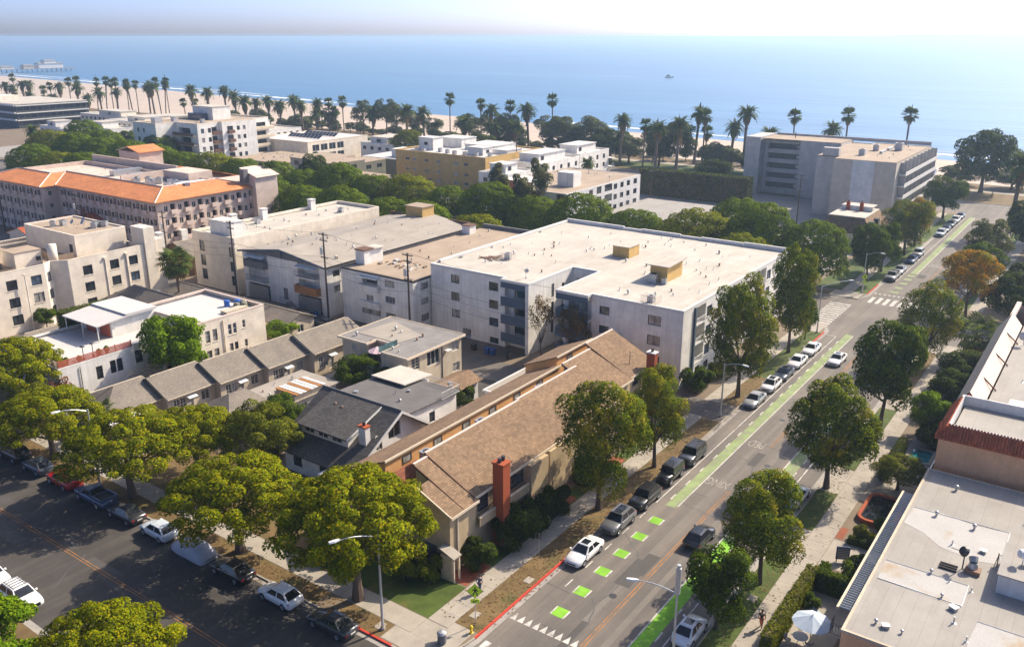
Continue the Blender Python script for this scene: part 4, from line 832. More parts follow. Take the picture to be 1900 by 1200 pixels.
# rear flat-roofed addition with side stair
h.walls([(64.2, 60.6), (73.6, 60.6), (73.6, 71.2), (64.2, 71.2)], 0, 5.9, 'siding_white', [(0, 5, 3.6, 1.0, 1.3, 'sash'), (0, 7.5, .6, 1.0, 1.9, 'sash')], 'addition_wall')
h.slab('addition_roof', [(63.4, 60.3, 6.35), (73.9, 60.3, 5.95), (73.9, 71.5, 5.95), (63.4, 71.5, 6.35)], .16, 'roof_slate'); h.vents([(67, 63.5), (68.5, 65.5), (70, 64.8), (66, 69.5), (70.6, 66.5)], 6.1, ('pipe', 'dome', 'box'))
h.box('white_shed', (73.62, 75.2, 66.2, 71.0, 0, 5.6), 'siding_white'); h.slab('white_canopy', [(70.4, 65.9, 6.55), (75.6, 65.9, 6.2), (75.6, 71.3, 6.2), (70.4, 71.3, 6.55)], .14, 'roof_white')
m = h.mb()
for i in range(11): m.box(69.4 + i * .3, 69.75 + i * .3, 58.9, 60.1, 3.2 - i * .29, 3.28 - i * .29)
m.box(66.6, 69.5, 58.8, 60.55, 3.2, 3.32); st = h.part('stair', m, 'trim_white')
rail(h, 'railing', (66.6, 58.8), (69.5, 58.8), 3.3, 1.0, 'trim_white', parent=st); m = h.mb(); m.tube([(69.5, 58.8, 4.3), (72.7, 58.8, 1.2)], .05).tube([(69.5, 60.1, 4.3), (72.7, 60.1, 1.2)], .05)
for i in range(8): m.tube([(69.7 + i * .4, 58.8, 3.1 - i * .385), (69.7 + i * .4, 58.8, 4.15 - i * .39)], .03, 4)
h.part('stair_rail', m, 'trim_white', parent=st)
rail(h, 'railing', (73.8, 60.2), (73.8, 64.5), 5.95, .9, 'trim_white'); rail(h, 'railing', (70.5, 60.2), (73.8, 60.2), 5.95, .9, 'trim_white')
h.slab('porch_roof', [(54.2, 60.6, 2.5), (56.1, 60.6, 2.62), (56.1, 63.6, 2.62), (54.2, 63.6, 2.5)], .1, 'metal_white')
for y in (60.8, 63.4): h.box('porch_post', (54.3, 54.42, y, y + .12, 0, 2.4), 'trim_white')
m = h.mb().slab([(52.6, 65.2, .2), (55, 65.2, 1.3), (55, 65.3, 1.3), (52.6, 65.3, .2)], .1); h.part('step_rail', m, 'metal_white'); h.box('foundation_step', (53, 55.2, 65.4, 67.4, 0, .6), 'concrete_grey')

# ---- brown shingled townhouse terrace
h = House('townhouse_terrace', 'tan townhouse terrace with brown shingle roofs and red brick chimneys along the avenue', 'townhouses', (72, 47))
def shed_unit(x0, x1, ye, yr_, zE, zR, front=False, wins=True):
    """unit with roof falling to the avenue: eave at ye, ridge at yr_"""
    ws = []
    if wins:
        L = x1 - x0; ws = [(0, L * .3, zE - 1.75, 1.7, 1.2, 'slide', 'glass_dark'), (0, L * .3, .9, 1.5, 1.5, 'slide', 'glass_dark')]
    y0 = ye + .35
    h.walls([(x0, y0), (x1, y0), (x1, yr_), (x0, yr_)], 0, zE, 'stucco_tan', ws)
    m = h.mb(); m.poly((x0, yr_, zE - .01), (x0, y0, zE - .01), (x0, y0, zE + .1), (x0, yr_, zR - .1)); m.poly((x1, y0, zE - .01), (x1, yr_, zE - .01), (x1, yr_, zR - .1), (x1, y0, zE + .1)); m.poly((x1, yr_, zE - .01), (x0, yr_, zE - .01), (x0, yr_, zR - .1), (x1, yr_, zR - .1)); h.part('gable', m, 'stucco_tan')
    h.slab('roof', [(x0 - .12, ye, zE), (x1 + .1, ye, zE), (x1 + .1, yr_ + .15, zR), (x0 - .12, yr_ + .15, zR)], .18, 'shingle_brown')
    h.slab('ridge_trim', [(x0 - .12, yr_ + .05, zR + .06), (x1 + .1, yr_ + .05, zR + .06), (x1 + .1, yr_ + .3, zR + .06), (x0 - .12, yr_ + .3, zR + .06)], .2, 'trim_pink')
    h.slab('eave_trim', [(x0 - .1, ye - .07, zE + .02), (x1 + .1, ye - .07, zE + .02), (x1 + .1, ye - .003, zE + .02), (x0 - .1, ye - .003, zE + .02)], .26, 'trim_cream')
    h.slab('verge_trim', [(x0 - .2, ye, zE + .03), (x0 - .122, ye, zE + .03), (x0 - .122, yr_ + .2, zR + .03), (x0 - .2, yr_ + .2, zR + .03)], .26, 'brown_wall')
# near end unit: its roof starts one step lower and sticks forward
shed_unit(53.0, 54.9, 42.85, 48.6, 6.0, 8.7, wins=False)
h.walls([(51.2, 43.2), (52.98, 43.2), (52.98, 46.7), (51.2, 46.7)], 0, 6.05, 'stucco_tan', []); h.slab('roof', [(51.1, 42.85, 6.0), (52.86, 42.85, 6.0), (52.86, 46.85, 7.75), (51.1, 46.85, 7.75)], .18, 'shingle_brown')
m = h.mb(); m.poly((51.2, 46.7, 6.04), (51.2, 43.2, 6.04), (51.2, 43.2, 6.1), (51.2, 46.7, 7.6)); m.poly((52.9, 46.7, 6.04), (51.2, 46.7, 6.04), (51.2, 46.7, 7.6), (52.9, 46.7, 7.6)); h.part('gable', m, 'stucco_tan'); h.slab('eave_trim', [(51.0, 42.78, 6.02), (52.9, 42.78, 6.02), (52.9, 42.848, 6.02), (51.0, 42.848, 6.02)], .26, 'trim_cream')
h.slab('verge_trim', [(51.0, 42.85, 6.03), (51.098, 42.85, 6.03), (51.098, 46.9, 7.8), (51.0, 46.9, 7.8)], .2, 'trim_cream')
shed_unit(54.98, 70.0, 43.2, 48.9, 6.2, 8.95, wins=False); shed_unit(70.08, 82.0, 43.3, 49.1, 6.2, 9.0); shed_unit(82.08, 88.6, 45.0, 50.9, 6.2, 8.9); shed_unit(88.68, 95.2, 45.3, 51.6, 6.3, 9.4)
h.box('recessed_window_band', (58.9, 62.8, 43.36, 43.5, 4.3, 5.75), 'glass_dark'); h.box('recessed_window_band', (55.6, 57.0, 43.36, 43.5, 4.3, 5.75), 'glass_dark'); h.box('balcony_panel', (55.0, 62.9, 42.75, 42.9, 3.2, 4.1), 'stucco_tan'); h.box('balcony_floor', (55.0, 62.9, 42.92, 43.54, 3.1, 3.25), 'stucco_tan'); h.box('balcony_cap', (54.95, 62.95, 42.7, 42.95, 4.102, 4.2), 'trim_cream')
h.box('projecting_bay', (63.2, 66.3, 42.7, 43.54, 0, 5.9), 'stucco_tan'); h.box('projecting_bay', (66.9, 69.9, 42.9, 43.54, 0, 5.9), 'stucco_tan'); h.box('wall_rib', (52.1, 52.3, 43.05, 43.19, 0, 5.9), 'stucco_beige')
h.win((64.6, 42.68, 1.0), (1, 0), 1.4, 1.7, 'metal_dark', 'slide', 'glass_dark', back=0)
chimney(h, 57.4, 58.5, 41.9, 43.1, 0, 8.6, 'brick_chimney', 'brick_chimney', 2); chimney(h, 92.4, 93.3, 44.1, 45.2, 0, 8.4, 'brick_chimney', 'trim_white', 1)
# entry porch
m = h.mb(); m.box(50.3, 50.45, 42.4, 43.6, 0, 2.6); m.box(50.452, 51.19, 43.45, 43.6, 0, 2.6); h.part('entry_porch', m, 'stucco_tan'); h.slab('porch_roof', [(50.2, 42.0, 2.6), (51.3, 42.0, 2.6), (51.3, 43.7, 3.2), (50.2, 43.7, 3.2)], .1, 'roof_gravel'); h.box('porch_frame', (51.05, 51.19, 42.1, 42.25, 0, 2.55), 'trim_cream'); h.box('porch_frame', (50.3, 50.44, 42.1, 42.25, 0, 2.55), 'trim_cream')
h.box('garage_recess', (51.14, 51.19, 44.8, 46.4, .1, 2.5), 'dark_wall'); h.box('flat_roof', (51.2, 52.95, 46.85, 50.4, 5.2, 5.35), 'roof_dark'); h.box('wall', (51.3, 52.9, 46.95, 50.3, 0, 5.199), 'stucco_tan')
h.slab('roof', [(53.0, 50.2, 5.6), (56.4, 50.2, 5.6), (56.4, 51.6, 6.9), (53.0, 51.6, 6.9)], .12, 'shingle_red')
# rear row behind the light well: ochre clerestory wall, roof falling to the left
for x0, x1, ya, zt in ((52.4, 82.8, 51.9, 8.3), (83.6, 91.6, 52.9, 8.9)):
    h.walls([(x0, ya), (x1, ya), (x1, ya + 4.6), (x0, ya + 4.6)], 0, zt - 2.1, 'stucco_ochre', [])
    m = h.mb(); m.poly((x0, ya, zt - 2.11), (x1, ya, zt - 2.11), (x1, ya, zt), (x0, ya, zt)); m.poly((x0, ya + 4.6, zt - 2.11), (x0, ya, zt - 2.11), (x0, ya, zt)); m.poly((x1, ya, zt - 2.11), (x1, ya + 4.6, zt - 2.11), (x1, ya, zt)); h.part('clerestory_wall', m, 'stucco_ochre')
    h.slab('rear_roof', [(x0 - .2, ya - .12, zt + .06), (x1 + .2, ya - .12, zt + .06), (x1 + .2, ya + 4.9, zt - 2.1), (x0 - .2, ya + 4.9, zt - 2.1)], .14, 'shingle_brown'); h.box('coping', (x0 - .2, x1 + .2, ya - .24, ya - .125, zt - .12, zt + .1), 'trim_cream')
    for i in range(int((x1 - x0) / 4.6)): h.win((x0 + 3 + i * 4.6, ya - .02, zt - 1.35), (1, 0), 1.25, .8, 'metal_dark', 'one', 'glass_blind', back=-.04)
h.box('well_floor', (55, 95, 49.5, 51.85, 5.5, 5.6), 'roof_gravel')
for x in (56.6, 65.3, 76.3, 82.8): h.ac(x, 50.4, 6.9 if x < 80 else 7.2, 0, 1.15)
h.part('antenna', h.mb().tube([(91.0, 46.8, 7), (91.0, 46.8, 8.7)], .04).tube([(91.0, 46.8, 8.6), (91.9, 46.4, 8.3)], .04), 'metal_dark')

# ---- grey-roofed two-storey house by the alley
h = House('duplex_house', 'beige two-storey house with grey flat roof and deck umbrella beside the dark parking court', 'house', (84, 78))
p = [(78.0, 72.3), (89.2, 72.3), (89.2, 85.6), (79.3, 85.6), (79.3, 80.9), (81.2, 80.9), (81.2, 77.0), (78.0, 77.0)]
ws = [(0, 1.6, 4.0, 1.6, 1.75, 'grid', None, 'trim_white'), (0, 5.2, 3.7, 2.6, 2.0, 'triple', None, 'trim_white'), (0, 9.9, 4.3, 1.5, 1.5, 'slide', None, 'trim_white'), (0, 2.8, 1.3, 1.8, 1.7, 'slide', None, 'trim_white'), (0, 10, 1.2, 1.5, 1.3, 'slide', None, 'trim_white'), (3, 2.3, 4.5, .8, 1.0, 'grid', None, 'trim_white'), (3, 4.0, .2, .9, 2.0, 'sash'), (5, 1.6, 3.6, 1.2, 2.0, 'sash', 'glass_dark', 'trim_white')]
h.walls(p, 0, 6.0, 'stucco_beige', ws); pr = [(77.6, 71.9), (89.7, 71.9), (89.7, 86.1), (78.9, 86.1), (78.9, 80.5), (80.9, 80.5), (80.9, 76.6), (77.6, 76.6)]
h.flat(pr, 6.2, 'roof_midgrey', thick=.18); h.parapet(pr, 6.0, 6.27, 'trim_cream', .12, 'eave_trim'); h.slab('roof_patch', [(81.5, 77.2, 6.25), (85.7, 76.4, 6.25), (88.4, 84.2, 6.25), (81.5, 84.6, 6.25)], .04, 'roof_gravel')
h.box('deck', (76.6, 81.0, 77.05, 80.85, 3.0, 3.15), 'concrete'); rail(h, 'railing', (76.7, 77.1), (76.7, 80.8), 3.15, 1.0, 'metal_grey'); h.box('glass_screen', (77.2, 80.8, 76.55, 76.6, 6.25, 7.1), 'glass_teal')
h.scatter(9, 79, 89, 74, 85, 6.22); h.box('downpipe', (84.9, 85.0, 72.2, 72.29, 0, 5.9), 'dark_wall'); h.box('bracket_awning', (85.4, 86.3, 71.6, 72.29, 5.0, 5.08), 'trim_white')
# ---- brown-roof garage
h = House('garage', 'small grey garage with low brown shingle roof beside the two-storey beige house', 'garage', (81, 67.4))
h.walls(rect(78.9, 84.4, 65.7, 69.3), 0, 2.7, 'stucco_grey_white', [(3, 1.8, .9, 1.0, 1.0, 'slide'), (0, 4.2, .2, .9, 2.0, 'sash')]); m = h.mb(); m.poly((78.9, 69.3, 2.7), (78.9, 65.7, 2.7), (78.9, 67.5, 3.4)); m.poly((84.4, 65.7, 2.7), (84.4, 69.3, 2.7), (84.4, 67.5, 3.4)); h.part('gable', m, 'stucco_grey_white')
h.slab('roof', [(78.4, 65.2, 2.7), (84.8, 65.2, 2.7), (84.8, 67.5, 3.55), (78.4, 67.5, 3.55)], .1, 'shingle_brown'); h.slab('roof', [(78.4, 67.5, 3.55), (84.8, 67.5, 3.55), (84.8, 69.8, 2.7), (78.4, 69.8, 2.7)], .1, 'shingle_brown'); h.vents([(80, 66.8), (79.4, 66.2)], 3.2, ('box', 'pipe'))
# ---- flat grey sheds between the terrace and the court
h = House('storage_shed', 'long low grey flat-roofed shed against the back of the brown terrace', 'shed', (86, 60.2))
h.walls(rect(81.3, 92.2, 57.2, 62.2), 0, 2.85, 'stucco_grey_white', [(3, 2.5, .9, 1.2, .9, 'slide')]); h.flat(rect(81.1, 92.4, 57.0, 62.4), 3.0, 'roof_gravel'); h.parapet(rect(81.1, 92.4, 57.0, 62.4), 2.9, 3.14, 'stucco_grey_white', .25); h.scatter(5, 82, 91, 58, 61, 3.0)
h = House('storage_shed', 'small pale shed with sloping roof near the red gate', 'shed', (78.4, 60.8))
h.walls(rect(76.9, 79.8, 59.6, 61.8), 0, 2.1, 'stucco_grey_white', [(0, 1.4, .1, .9, 1.8, 'sash')]); h.slab('roof', [(76.6, 59.3, 2.35), (80.1, 59.3, 2.1), (80.1, 62.1, 2.1), (76.6, 62.1, 2.35)], .09, 'metal_white')
tag(MB((76.0, 62.6, 0)).box(75.9, 76.0, 61.6, 63.8, 0, 1.9).build('gate', 'deck_red'), 'red painted wooden gate between sheds', 'gate')
# ---- low flat house with slatted pergola
h = House('flat_roofed_cottage', 'low grey flat-roofed cottage with a slatted pergola in front of the bungalow row', 'cottage', (66, 83.5))
h.walls(rect(63.6, 72.3, 79.8, 86.4), 0, 2.8, 'stucco_grey_white', [(0, 3, .9, 1.2, 1.1), (3, 3, .9, 1.2, 1.1)]); h.flat(rect(63.3, 72.7, 79.4, 86.8), 3.0, 'roof_gravel', thick=.16); h.scatter(6, 64, 72, 83, 86, 3.0)
fr = h.box('pergola', (64.6, 69.6, 78.9, 79.05, 3.0, 3.9), 'trim_cream')
for i in range(8): h.part('pergola_board', h.mb().box(64.7 + i * .62, 65.18 + i * .62, 78.6, 82.6, 3.95 + .01 * (i % 2), 4.03 + .01 * (i % 2)), 'trim_white' if i % 3 else 'wood_fence', parent=fr)
h.part('pergola_beam', h.mb().box(64.4, 69.9, 82.2, 82.4, 3.0, 3.94), 'trim_cream', parent=fr)
h = House('cottage', 'grey hip-roofed cottage half hidden by trees in front of the bungalows', 'cottage', (60, 85))
h.walls(rect(57.4, 63.0, 82.0, 87.6), 0, 2.9, 'stucco_beige', [(3, 2.5, .9, 1.2, 1.2)])
a, b, y0, y1, ze, zr = 56.9, 63.4, 81.6, 88.0, 2.95, 4.5
h.slab('roof', [(a, y0, ze), (b, y0, ze), (b - 1.5, 84.8, zr), (a + 2.6, 84.8, zr)], .1, 'shingle_grey'); h.slab('roof', [(a, y1, ze), (a, y0, ze), (a + 2.6, 84.8, zr)], .1, 'shingle_grey_v'); h.slab('roof', [(b, y1, ze), (a, y1, ze), (a + 2.6, 84.8, zr), (b - 1.5, 84.8, zr)], .1, 'shingle_grey'); h.slab('roof', [(b, y0, ze), (b, y1, ze), (b - 1.5, 84.8, zr)], .1, 'shingle_grey_v')
# ---- low grey roofs left of the deck building and by the alley
def hip(name, label, a, b, y0, y1, ze, zr, wall, roofm='shingle_grey', ov=.4, run='x', ins=3., hips=(1, 1), wins=()):
    h = House(name, label, 'house', ((a + b) / 2, (y0 + y1) / 2)); h.walls(rect(a, b, y0, y1), 0, ze, wall, wins)
    A, B, Y0, Y1 = a - ov, b + ov, y0 - ov, y1 + ov
    if run == 'x':
        yc = (Y0 + Y1) / 2; p, q = A + ins * hips[0], B - ins * hips[1]
        h.slab('roof', [(A, Y0, ze), (B, Y0, ze), (q, yc, zr), (p, yc, zr)], .1, roofm); h.slab('roof', [(B, Y1, ze), (A, Y1, ze), (p, yc, zr), (q, yc, zr)], .1, roofm)
        if hips[0]: h.slab('roof', [(A, Y1, ze), (A, Y0, ze), (p, yc, zr)], .1, roofm)
        if hips[1]: h.slab('roof', [(B, Y0, ze), (B, Y1, ze), (q, yc, zr)], .1, roofm)
        if not hips[0]: m = h.mb(); m.poly((a, y1, ze - .1), (a, y0, ze - .1), (a, (y0 + y1) / 2, zr - .2)); h.part('gable', m, wall)
        m = h.mb().tube([(p, yc, zr + .02), (q, yc, zr + .02)], .08, 6); h.part('ridge_cap', m, 'stucco_beige')
    else:
        xc = (A + B) / 2; p, q = Y0 + ins * hips[0], Y1 - ins * hips[1]
        h.slab('roof', [(A, Y1, ze), (A, Y0, ze), (xc, p, zr), (xc, q, zr)], .1, roofm); h.slab('roof', [(B, Y0, ze), (B, Y1, ze), (xc, q, zr), (xc, p, zr)], .1, roofm)
        if hips[0]: h.slab('roof', [(A, Y0, ze), (B, Y0, ze), (xc, p, zr)], .1, roofm)
        if hips[1]: h.slab('roof', [(B, Y1, ze), (A, Y1, ze), (xc, q, zr)], .1, roofm)
        if not hips[0]: m = h.mb(); m.poly((a, y0, ze - .1), (b, y0, ze - .1), ((a + b) / 2, y0, zr - .2)); h.part('gable', m, wall)
        m = h.mb().tube([(xc, p, zr + .02), (xc, q, zr + .02)], .08, 6); h.part('ridge_cap', m, 'stucco_beige')
    h.vents([((a + b) / 2 + 1, (y0 + y1) / 2 - 1.2)], zr - .7, ('pipe', 'box')); return h
w1 = [(0, 3, 1.0, 1.2, 1.2, 'slide', None, 'trim_white'), (0, 8, 1.0, 1.2, 1.2, 'slide', None, 'trim_white'), (3, 3, 1.0, 1.2, 1.2, 'slide', None, 'trim_white')]
hip('bungalow', 'long low grey-roofed bungalow behind the red-railed roof deck', 52, 76, 122.4, 132.0, 3.0, 4.7, 'trim_pink', ins=4.5, wins=w1)
hip('bungalow', 'grey gabled bungalow below the stepped cream block', 75.5, 82.5, 124, 139.5, 3.1, 5.4, 'stucco_beige', 'shingle_grey_v', run='y', ins=4, hips=(0, 1), wins=w1[:1])
hip('bungalow', 'grey-roofed bungalow behind the fan palm by the alley', 84.2, 90.0, 103.5, 136.0, 2.9, 4.3, 'stucco_beige', 'shingle_grey_v', run='y', ins=2.5, hips=(0, 1), wins=w1[:1])
hip('cottage', 'brown shingled cottage with white chimney between cream blocks and pink building', 100.2, 110, 149.5, 161, 4.2, 6.2, 'brown_wall', 'shingle_grey', ins=2, hips=(0, 0), wins=[(3, 4, 2.2, .8, 1.2, 'sash', None, 'trim_white')])
hc = House('cottage', 'small dark-roofed cottage wing left of the white chimney stack', 'house', (98, 157))
hc.walls(rect(95.8, 99.6, 155.6, 161), 0, 3.6, 'brown_wall', [(3, 2.5, 1.0, .9, 1.2, 'sash', None, 'trim_white')]); hc.slab('roof', [(95.4, 155.2, 3.5), (99.9, 155.2, 3.5), (99.9, 158.3, 5.4), (95.4, 158.3, 5.4)], .12, 'shingle_dark'); hc.slab('roof', [(95.4, 158.3, 5.4), (99.9, 158.3, 5.4), (99.9, 161.4, 3.5), (95.4, 161.4, 3.5)], .12, 'shingle_dark'); chimney(hc, 98.2, 99.4, 157.2, 158.9, 3, 8.0, 'stucco_white', 'trim_white', 0)
# red tiled house behind the cream block
h = House('tiled_house', 'house with faded red clay tile roof behind the stepped cream block', 'house', (96, 194))
h.walls(rect(88.5, 105, 189, 199), 0, 5, 'stucco_cream', [(0, 4, 2, 1.2, 1.3)]); 
for k, (a, b, z) in enumerate(((88, 92.5, 5.6), (92.4, 97, 5.9), (96.8, 105.4, 6.3))):
    h.slab('roof', [(a, 188.4, z - .7), (b, 188.4, z - .7), (b, 194, z + .9), (a, 194, z + .9)], .15, 'tile_red'); h.slab('roof', [(a, 194, z + .9), (b, 194, z + .9), (b, 199.6, z - .7), (a, 199.6, z - .7)], .15, 'tile_red')
    m = h.mb().poly((a + .05, 199.4, z - .9), (a + .05, 188.6, z - .9), (a + .05, 194, z + .7)); h.part('gable', m, 'stucco_cream')
h.box('chimney', (102, 102.8, 192.5, 193.3, 6, 8.6), 'brown_wall')
# ---- pink apartment building with orange tile mansard
h = House('pink_apartment_building', 'pink stucco apartment building with bright orange tile roof band and small balconies', 'apartment building', (118, 195))
E_ = 12.0; p = [(106.0, 169.2), (131.0, 169.2), (131.0, 236), (102.2, 236), (102.2, 209.6), (106.0, 209.6)]
ws = []; bal = []
for f, z in enumerate((9.5, 6.5, 3.5, .7)):
    for i in range(7): ws.append((0, 2.2 + i * 3.5, z, .9, 1.3, 'slide', 'glass_dark', 'trim_white')); bal.append(('R', 106 + 3.9 + i * 3.5, z))
    for i in range(13): ws.append((5, 1.8 + i * 3.0, z, .85, 1.35, 'slide', 'glass_dark', 'metal_dark')); bal.append(('F', 209.6 - 3.2 - i * 3.0, z))
    for i in range(7): ws.append((3, 1.8 + i * 3.6, z, .85, 1.35, 'slide', 'glass_dark', 'metal_dark')); bal.append(('W', 236 - 3.4 - i * 3.6, z))
    ws.append((4, 1.9, z + .1, .9, 1.1, 'slide', 'glass_dark', 'trim_white'))
for k, q, z in bal:
    e = {'R': 0, 'F': 5, 'W': 3}[k]; s = q - 106 if k == 'R' else (209.6 - q if k == 'F' else 236 - q)
    ws.append((e, s, z - .45, 1.3, 2.05, 'hole', None, None, .7))
h.walls(p, 0, E_ - .15, 'stucco_pink', ws)
bm = MB().box(-.72, .72, -.5, .12, -.12, 0).box(-.72, .72, -.5, -.42, 0, .85).box(-.72, -.64, -.418, .0, 0, .85).box(.64, .72, -.418, .0, 0, .85).mesh('balcony', 'trim_pink')
bk = MB().poly((-.65, .66, 0), (.65, .66, 0), (.65, .66, 2.0), (-.65, .66, 2.0)).mesh('balcony_door', 'glass_dark')
for k, q, z in bal:
    loc = Vector((q, 169.2, z - .45)) if k == 'R' else Vector((106.0 if k == 'F' else 102.2, q, z - .45)); o = obj('balcony', bm, h.root, loc - h.o, 0 if k == 'R' else -math.pi / 2); obj('balcony_door', bk, o)
A = inset(p, -.9); B = inset(p, 5.6); n = len(p)
for i in (0, 3, 4, 5):
    j = (i + 1) % n
    h.slab('tile_roof', [(*A[i], E_), (*A[j], E_), (*B[j], E_ + 1.95), (*B[i], E_ + 1.95)], .15, 'tile_terracotta' if i in (0, 4) else 'tile_terracotta_v')
    a, b = Vector((*B[i], E_ + 1.98)), Vector((*A[i], E_ + .05)); h.part('ridge_tile', h.mb().tube([a, b], .15, 6), 'trim_pink'); h.part('top_coping', h.mb().tube([(*B[i], E_ + 2.0), (*B[j], E_ + 2.0)], .16, 6), 'trim_pink')
h.flat(inset(p, 5.7), E_ + .9, 'stucco_pink', thick=.3); h.parapet(inset(p, 5.65), E_ + .5, E_ + 1.9, 'stucco_pink', .25, 'roof_parapet')
h.box('end_wall', (131.02, 137.5, 167.4, 172.5, 0, E_ + 2.6), 'stucco_pink'); h.slab('end_roof', [(131.0, 166.9, E_ + 2.3), (137.9, 166.9, E_ + 2.3), (137.9, 172.9, E_ + 4.1), (131.0, 172.9, E_ + 4.1)], .15, 'trim_pink'); h.box('vent_tower', (129.6, 130.9, 169.6, 171.2, E_ + 1, E_ + 4.0), 'panel_grey')
h.box('roof_block', (122, 128.5, 180, 190, E_ + .9, E_ + 3.2), 'stucco_pink'); h.box('roof_wall', (127.0, 127.4, 192, 230, E_ + .9, E_ + 3.4), 'stucco_pink'); h.box('roof_wall', (112, 126.9, 191.6, 192, E_ + .9, E_ + 2.9), 'stucco_pink')
h.slab('tile_roof', [(131.5, 196, E_ + 2.2), (138, 196, E_ + .8), (138, 214, E_ + .8), (131.5, 214, E_ + 2.2)], .15, 'tile_terracotta_v'); h.slab('tile_roof', [(133, 182, E_ + 1.95), (138, 182, E_ + .6), (138, 195.5, E_ + .6), (133, 195.5, E_ + 1.95)], .15, 'tile_terracotta_v'); h.box('rear_wing', (131.05, 137.6, 172.6, 230, 0, E_ + .7), 'stucco_pink')
h.box('rear_tower', (132.5, 139.5, 216.5, 226, 0, E_ + 4.2), 'stucco_pink'); h.slab('rear_tower_roof', [(132, 216, E_ + 4.3), (140, 216, E_ + 4.3), (140, 221, E_ + 5.6), (132, 221, E_ + 5.6)], .15, 'tile_terracotta'); h.slab('rear_tower_roof', [(132, 221, E_ + 5.6), (140, 221, E_ + 5.6), (140, 226.6, E_ + 4.3), (132, 226.6, E_ + 4.3)], .15, 'trim_pink')
for k in range(16): h.ac(113 + RNG.uniform(0, 6), 174 + k * 1.4, E_ + .9, RNG.uniform(0, 1.5), RNG.uniform(.9, 1.5))
for k in range(9): h.box('duct', (116 + RNG.uniform(0, 6), 117.5 + RNG.uniform(5, 8), 176 + k * 4.0, 178 + k * 4.0, E_ + .9, E_ + RNG.uniform(1.4, 2.2)), RNG.choice(['metal_grey', 'metal_white', 'wood_deck']))
h.scatter(14, 110, 125, 175, 230, E_ + .9)
for x in (110.5, 121.5): h.box('chimney_stack', (x, x + 1.6, 168.1, 169.18, 0, 5.2), 'stucco_white')
# white house at the far left, behind
h = House('white_house', 'small white stucco house with square chimney at the left edge beside dark trees', 'house', (152, 283))
h.walls(rect(133, 141, 240, 252), 0, 9.5, 'stucco_grey_white', [(0, 3, 6.5, 1.2, 1.5), (3, 3, 6.5, 1.4, 1.6), (3, 7, 6.5, 1.4, 1.6), (3, 3, 3, 1.4, 1.6)]); h.flat(rect(132.8, 141.2, 239.8, 252.2), 9.7, 'roof_tan', thick=.2); h.box('chimney', (136, 137.6, 238.4, 239.98, 0, 12.2), 'stucco_white'); h.box('bay', (139, 141, 238.2, 239.99, 3, 8.4), 'stucco_white')
# ------------------------------------------------------------------ buildings right of the avenue
h = House('flat_roofed_building', 'low building with broad patched grey flat roof and slatted louvre strip at lower right', 'building', (71, 0))
ZR = 5.5; p = rect(56.2, 86.1, -16, 11.0)
h.walls(p, 0, ZR - .1, 'stucco_peach', [(3, 20, 1, 2, 1.4), (3, 24, 1, 2, 1.4)]); h.flat(inset(p, .03), ZR, 'roof_grey', thick=.09); h.parapet(p, ZR - .12, ZR + .09, 'stucco_beige', .16, 'roof_edge', .05)
def patch(pts): h.slab('roof_patch', [(x, y, ZR + .012) for x, y in pts], .01, 'roof_patch')
patch([(77.5, 10.6), (77.8, 8.2), (77.2, 5.6), (77.6, 2.9), (71.9, 2.9), (71.3, 4.6), (71.9, 7.4), (73.4, 9.0), (74.2, 10.7)]); patch([(67.3, 10.6), (67.3, 4.6), (66.6, 4.4), (64.2, 4.4), (63.9, 4.8), (64.3, 10.5)]); patch([(62.9, 3.2), (62.9, -5), (56.9, -5), (56.9, 3.2), (60, 3.4)])
def rust(pts, k): h.slab('roof_stain', [(x, y, ZR + .0165 + k) for x, y in pts], .003, 'roof_rust')
for a, b in (((77.5, 10.6), (77.6, 2.9)), ((77.6, 2.9), (71.9, 2.9)), ((67.3, 10.6), (67.3, 4.5)), ((67.3, 4.5), (64.1, 4.5)), ((64.2, 4.5), (64.3, 10.5)), ((62.9, 3.2), (62.9, -5))): h.part('patch_seam', h.mb().tube([(*a, ZR + .02), (*b, ZR + .02)], .05, 5), 'trim_white')
lv = h.box('louvre_frame', (59.6, 81.2, 12.1, 12.28, ZR - .75, ZR - .55), 'trim_cream'); h.part('louvre_frame', h.mb().box(59.6, 81.2, 11.08, 11.2, ZR - .75, ZR - .55), 'trim_cream', parent=lv)
sm = MB().box(-.1, .1, -.44, .44, -.05, .05).mesh('louvre_slat', 'galvanised')
for i in range(66): o = obj('louvre_slat', sm, lv, Vector((59.85 + i * .326, 11.65, ZR - .62)) - h.o); o.rotation_euler = (0, R_(28), 0)
b = h.box('plant_room', (67.6, 72.8, -4.6, 2.7, ZR, ZR + 1.55), 'stucco_grey_white'); h.part('plant_room_roof', h.mb().box(67.5, 72.9, -4.7, 2.8, ZR + 1.552, ZR + 1.66), 'roof_grey', parent=b); h.part('skylight', h.mb().box(69.4, 71.6, -.6, 1.2, ZR + 1.662, ZR + 1.85), 'stucco_beige', parent=b)
h.part('satellite_dish', h.mb().tube([(70.0, 1.4, ZR + 1.6), (70.0, 1.4, ZR + 2.7)], .04).cyl((69.9, 1.5, ZR + 2.6), (69.75, 1.7, ZR + 2.65), .4, .3, 12).cyl((70.1, 1.2, ZR + 2.2), (70.2, 1.0, ZR + 2.25), .3, .2, 12), 'metal_white')
m = h.mb(); m.cyl((69.5, 5.3, ZR), (69.5, 5.3, ZR + 1.7), .05).cyl((69.45, 5.3, ZR + 1.6), (69.3, 5.5, ZR + 1.75), .45, .35, 12).tube([(69.4, 5.5, ZR + 1.6), (69.2, 6.3, ZR + 1.75)], .03); h.part('satellite_dish', m, 'metal_dark')
m = h.mb()
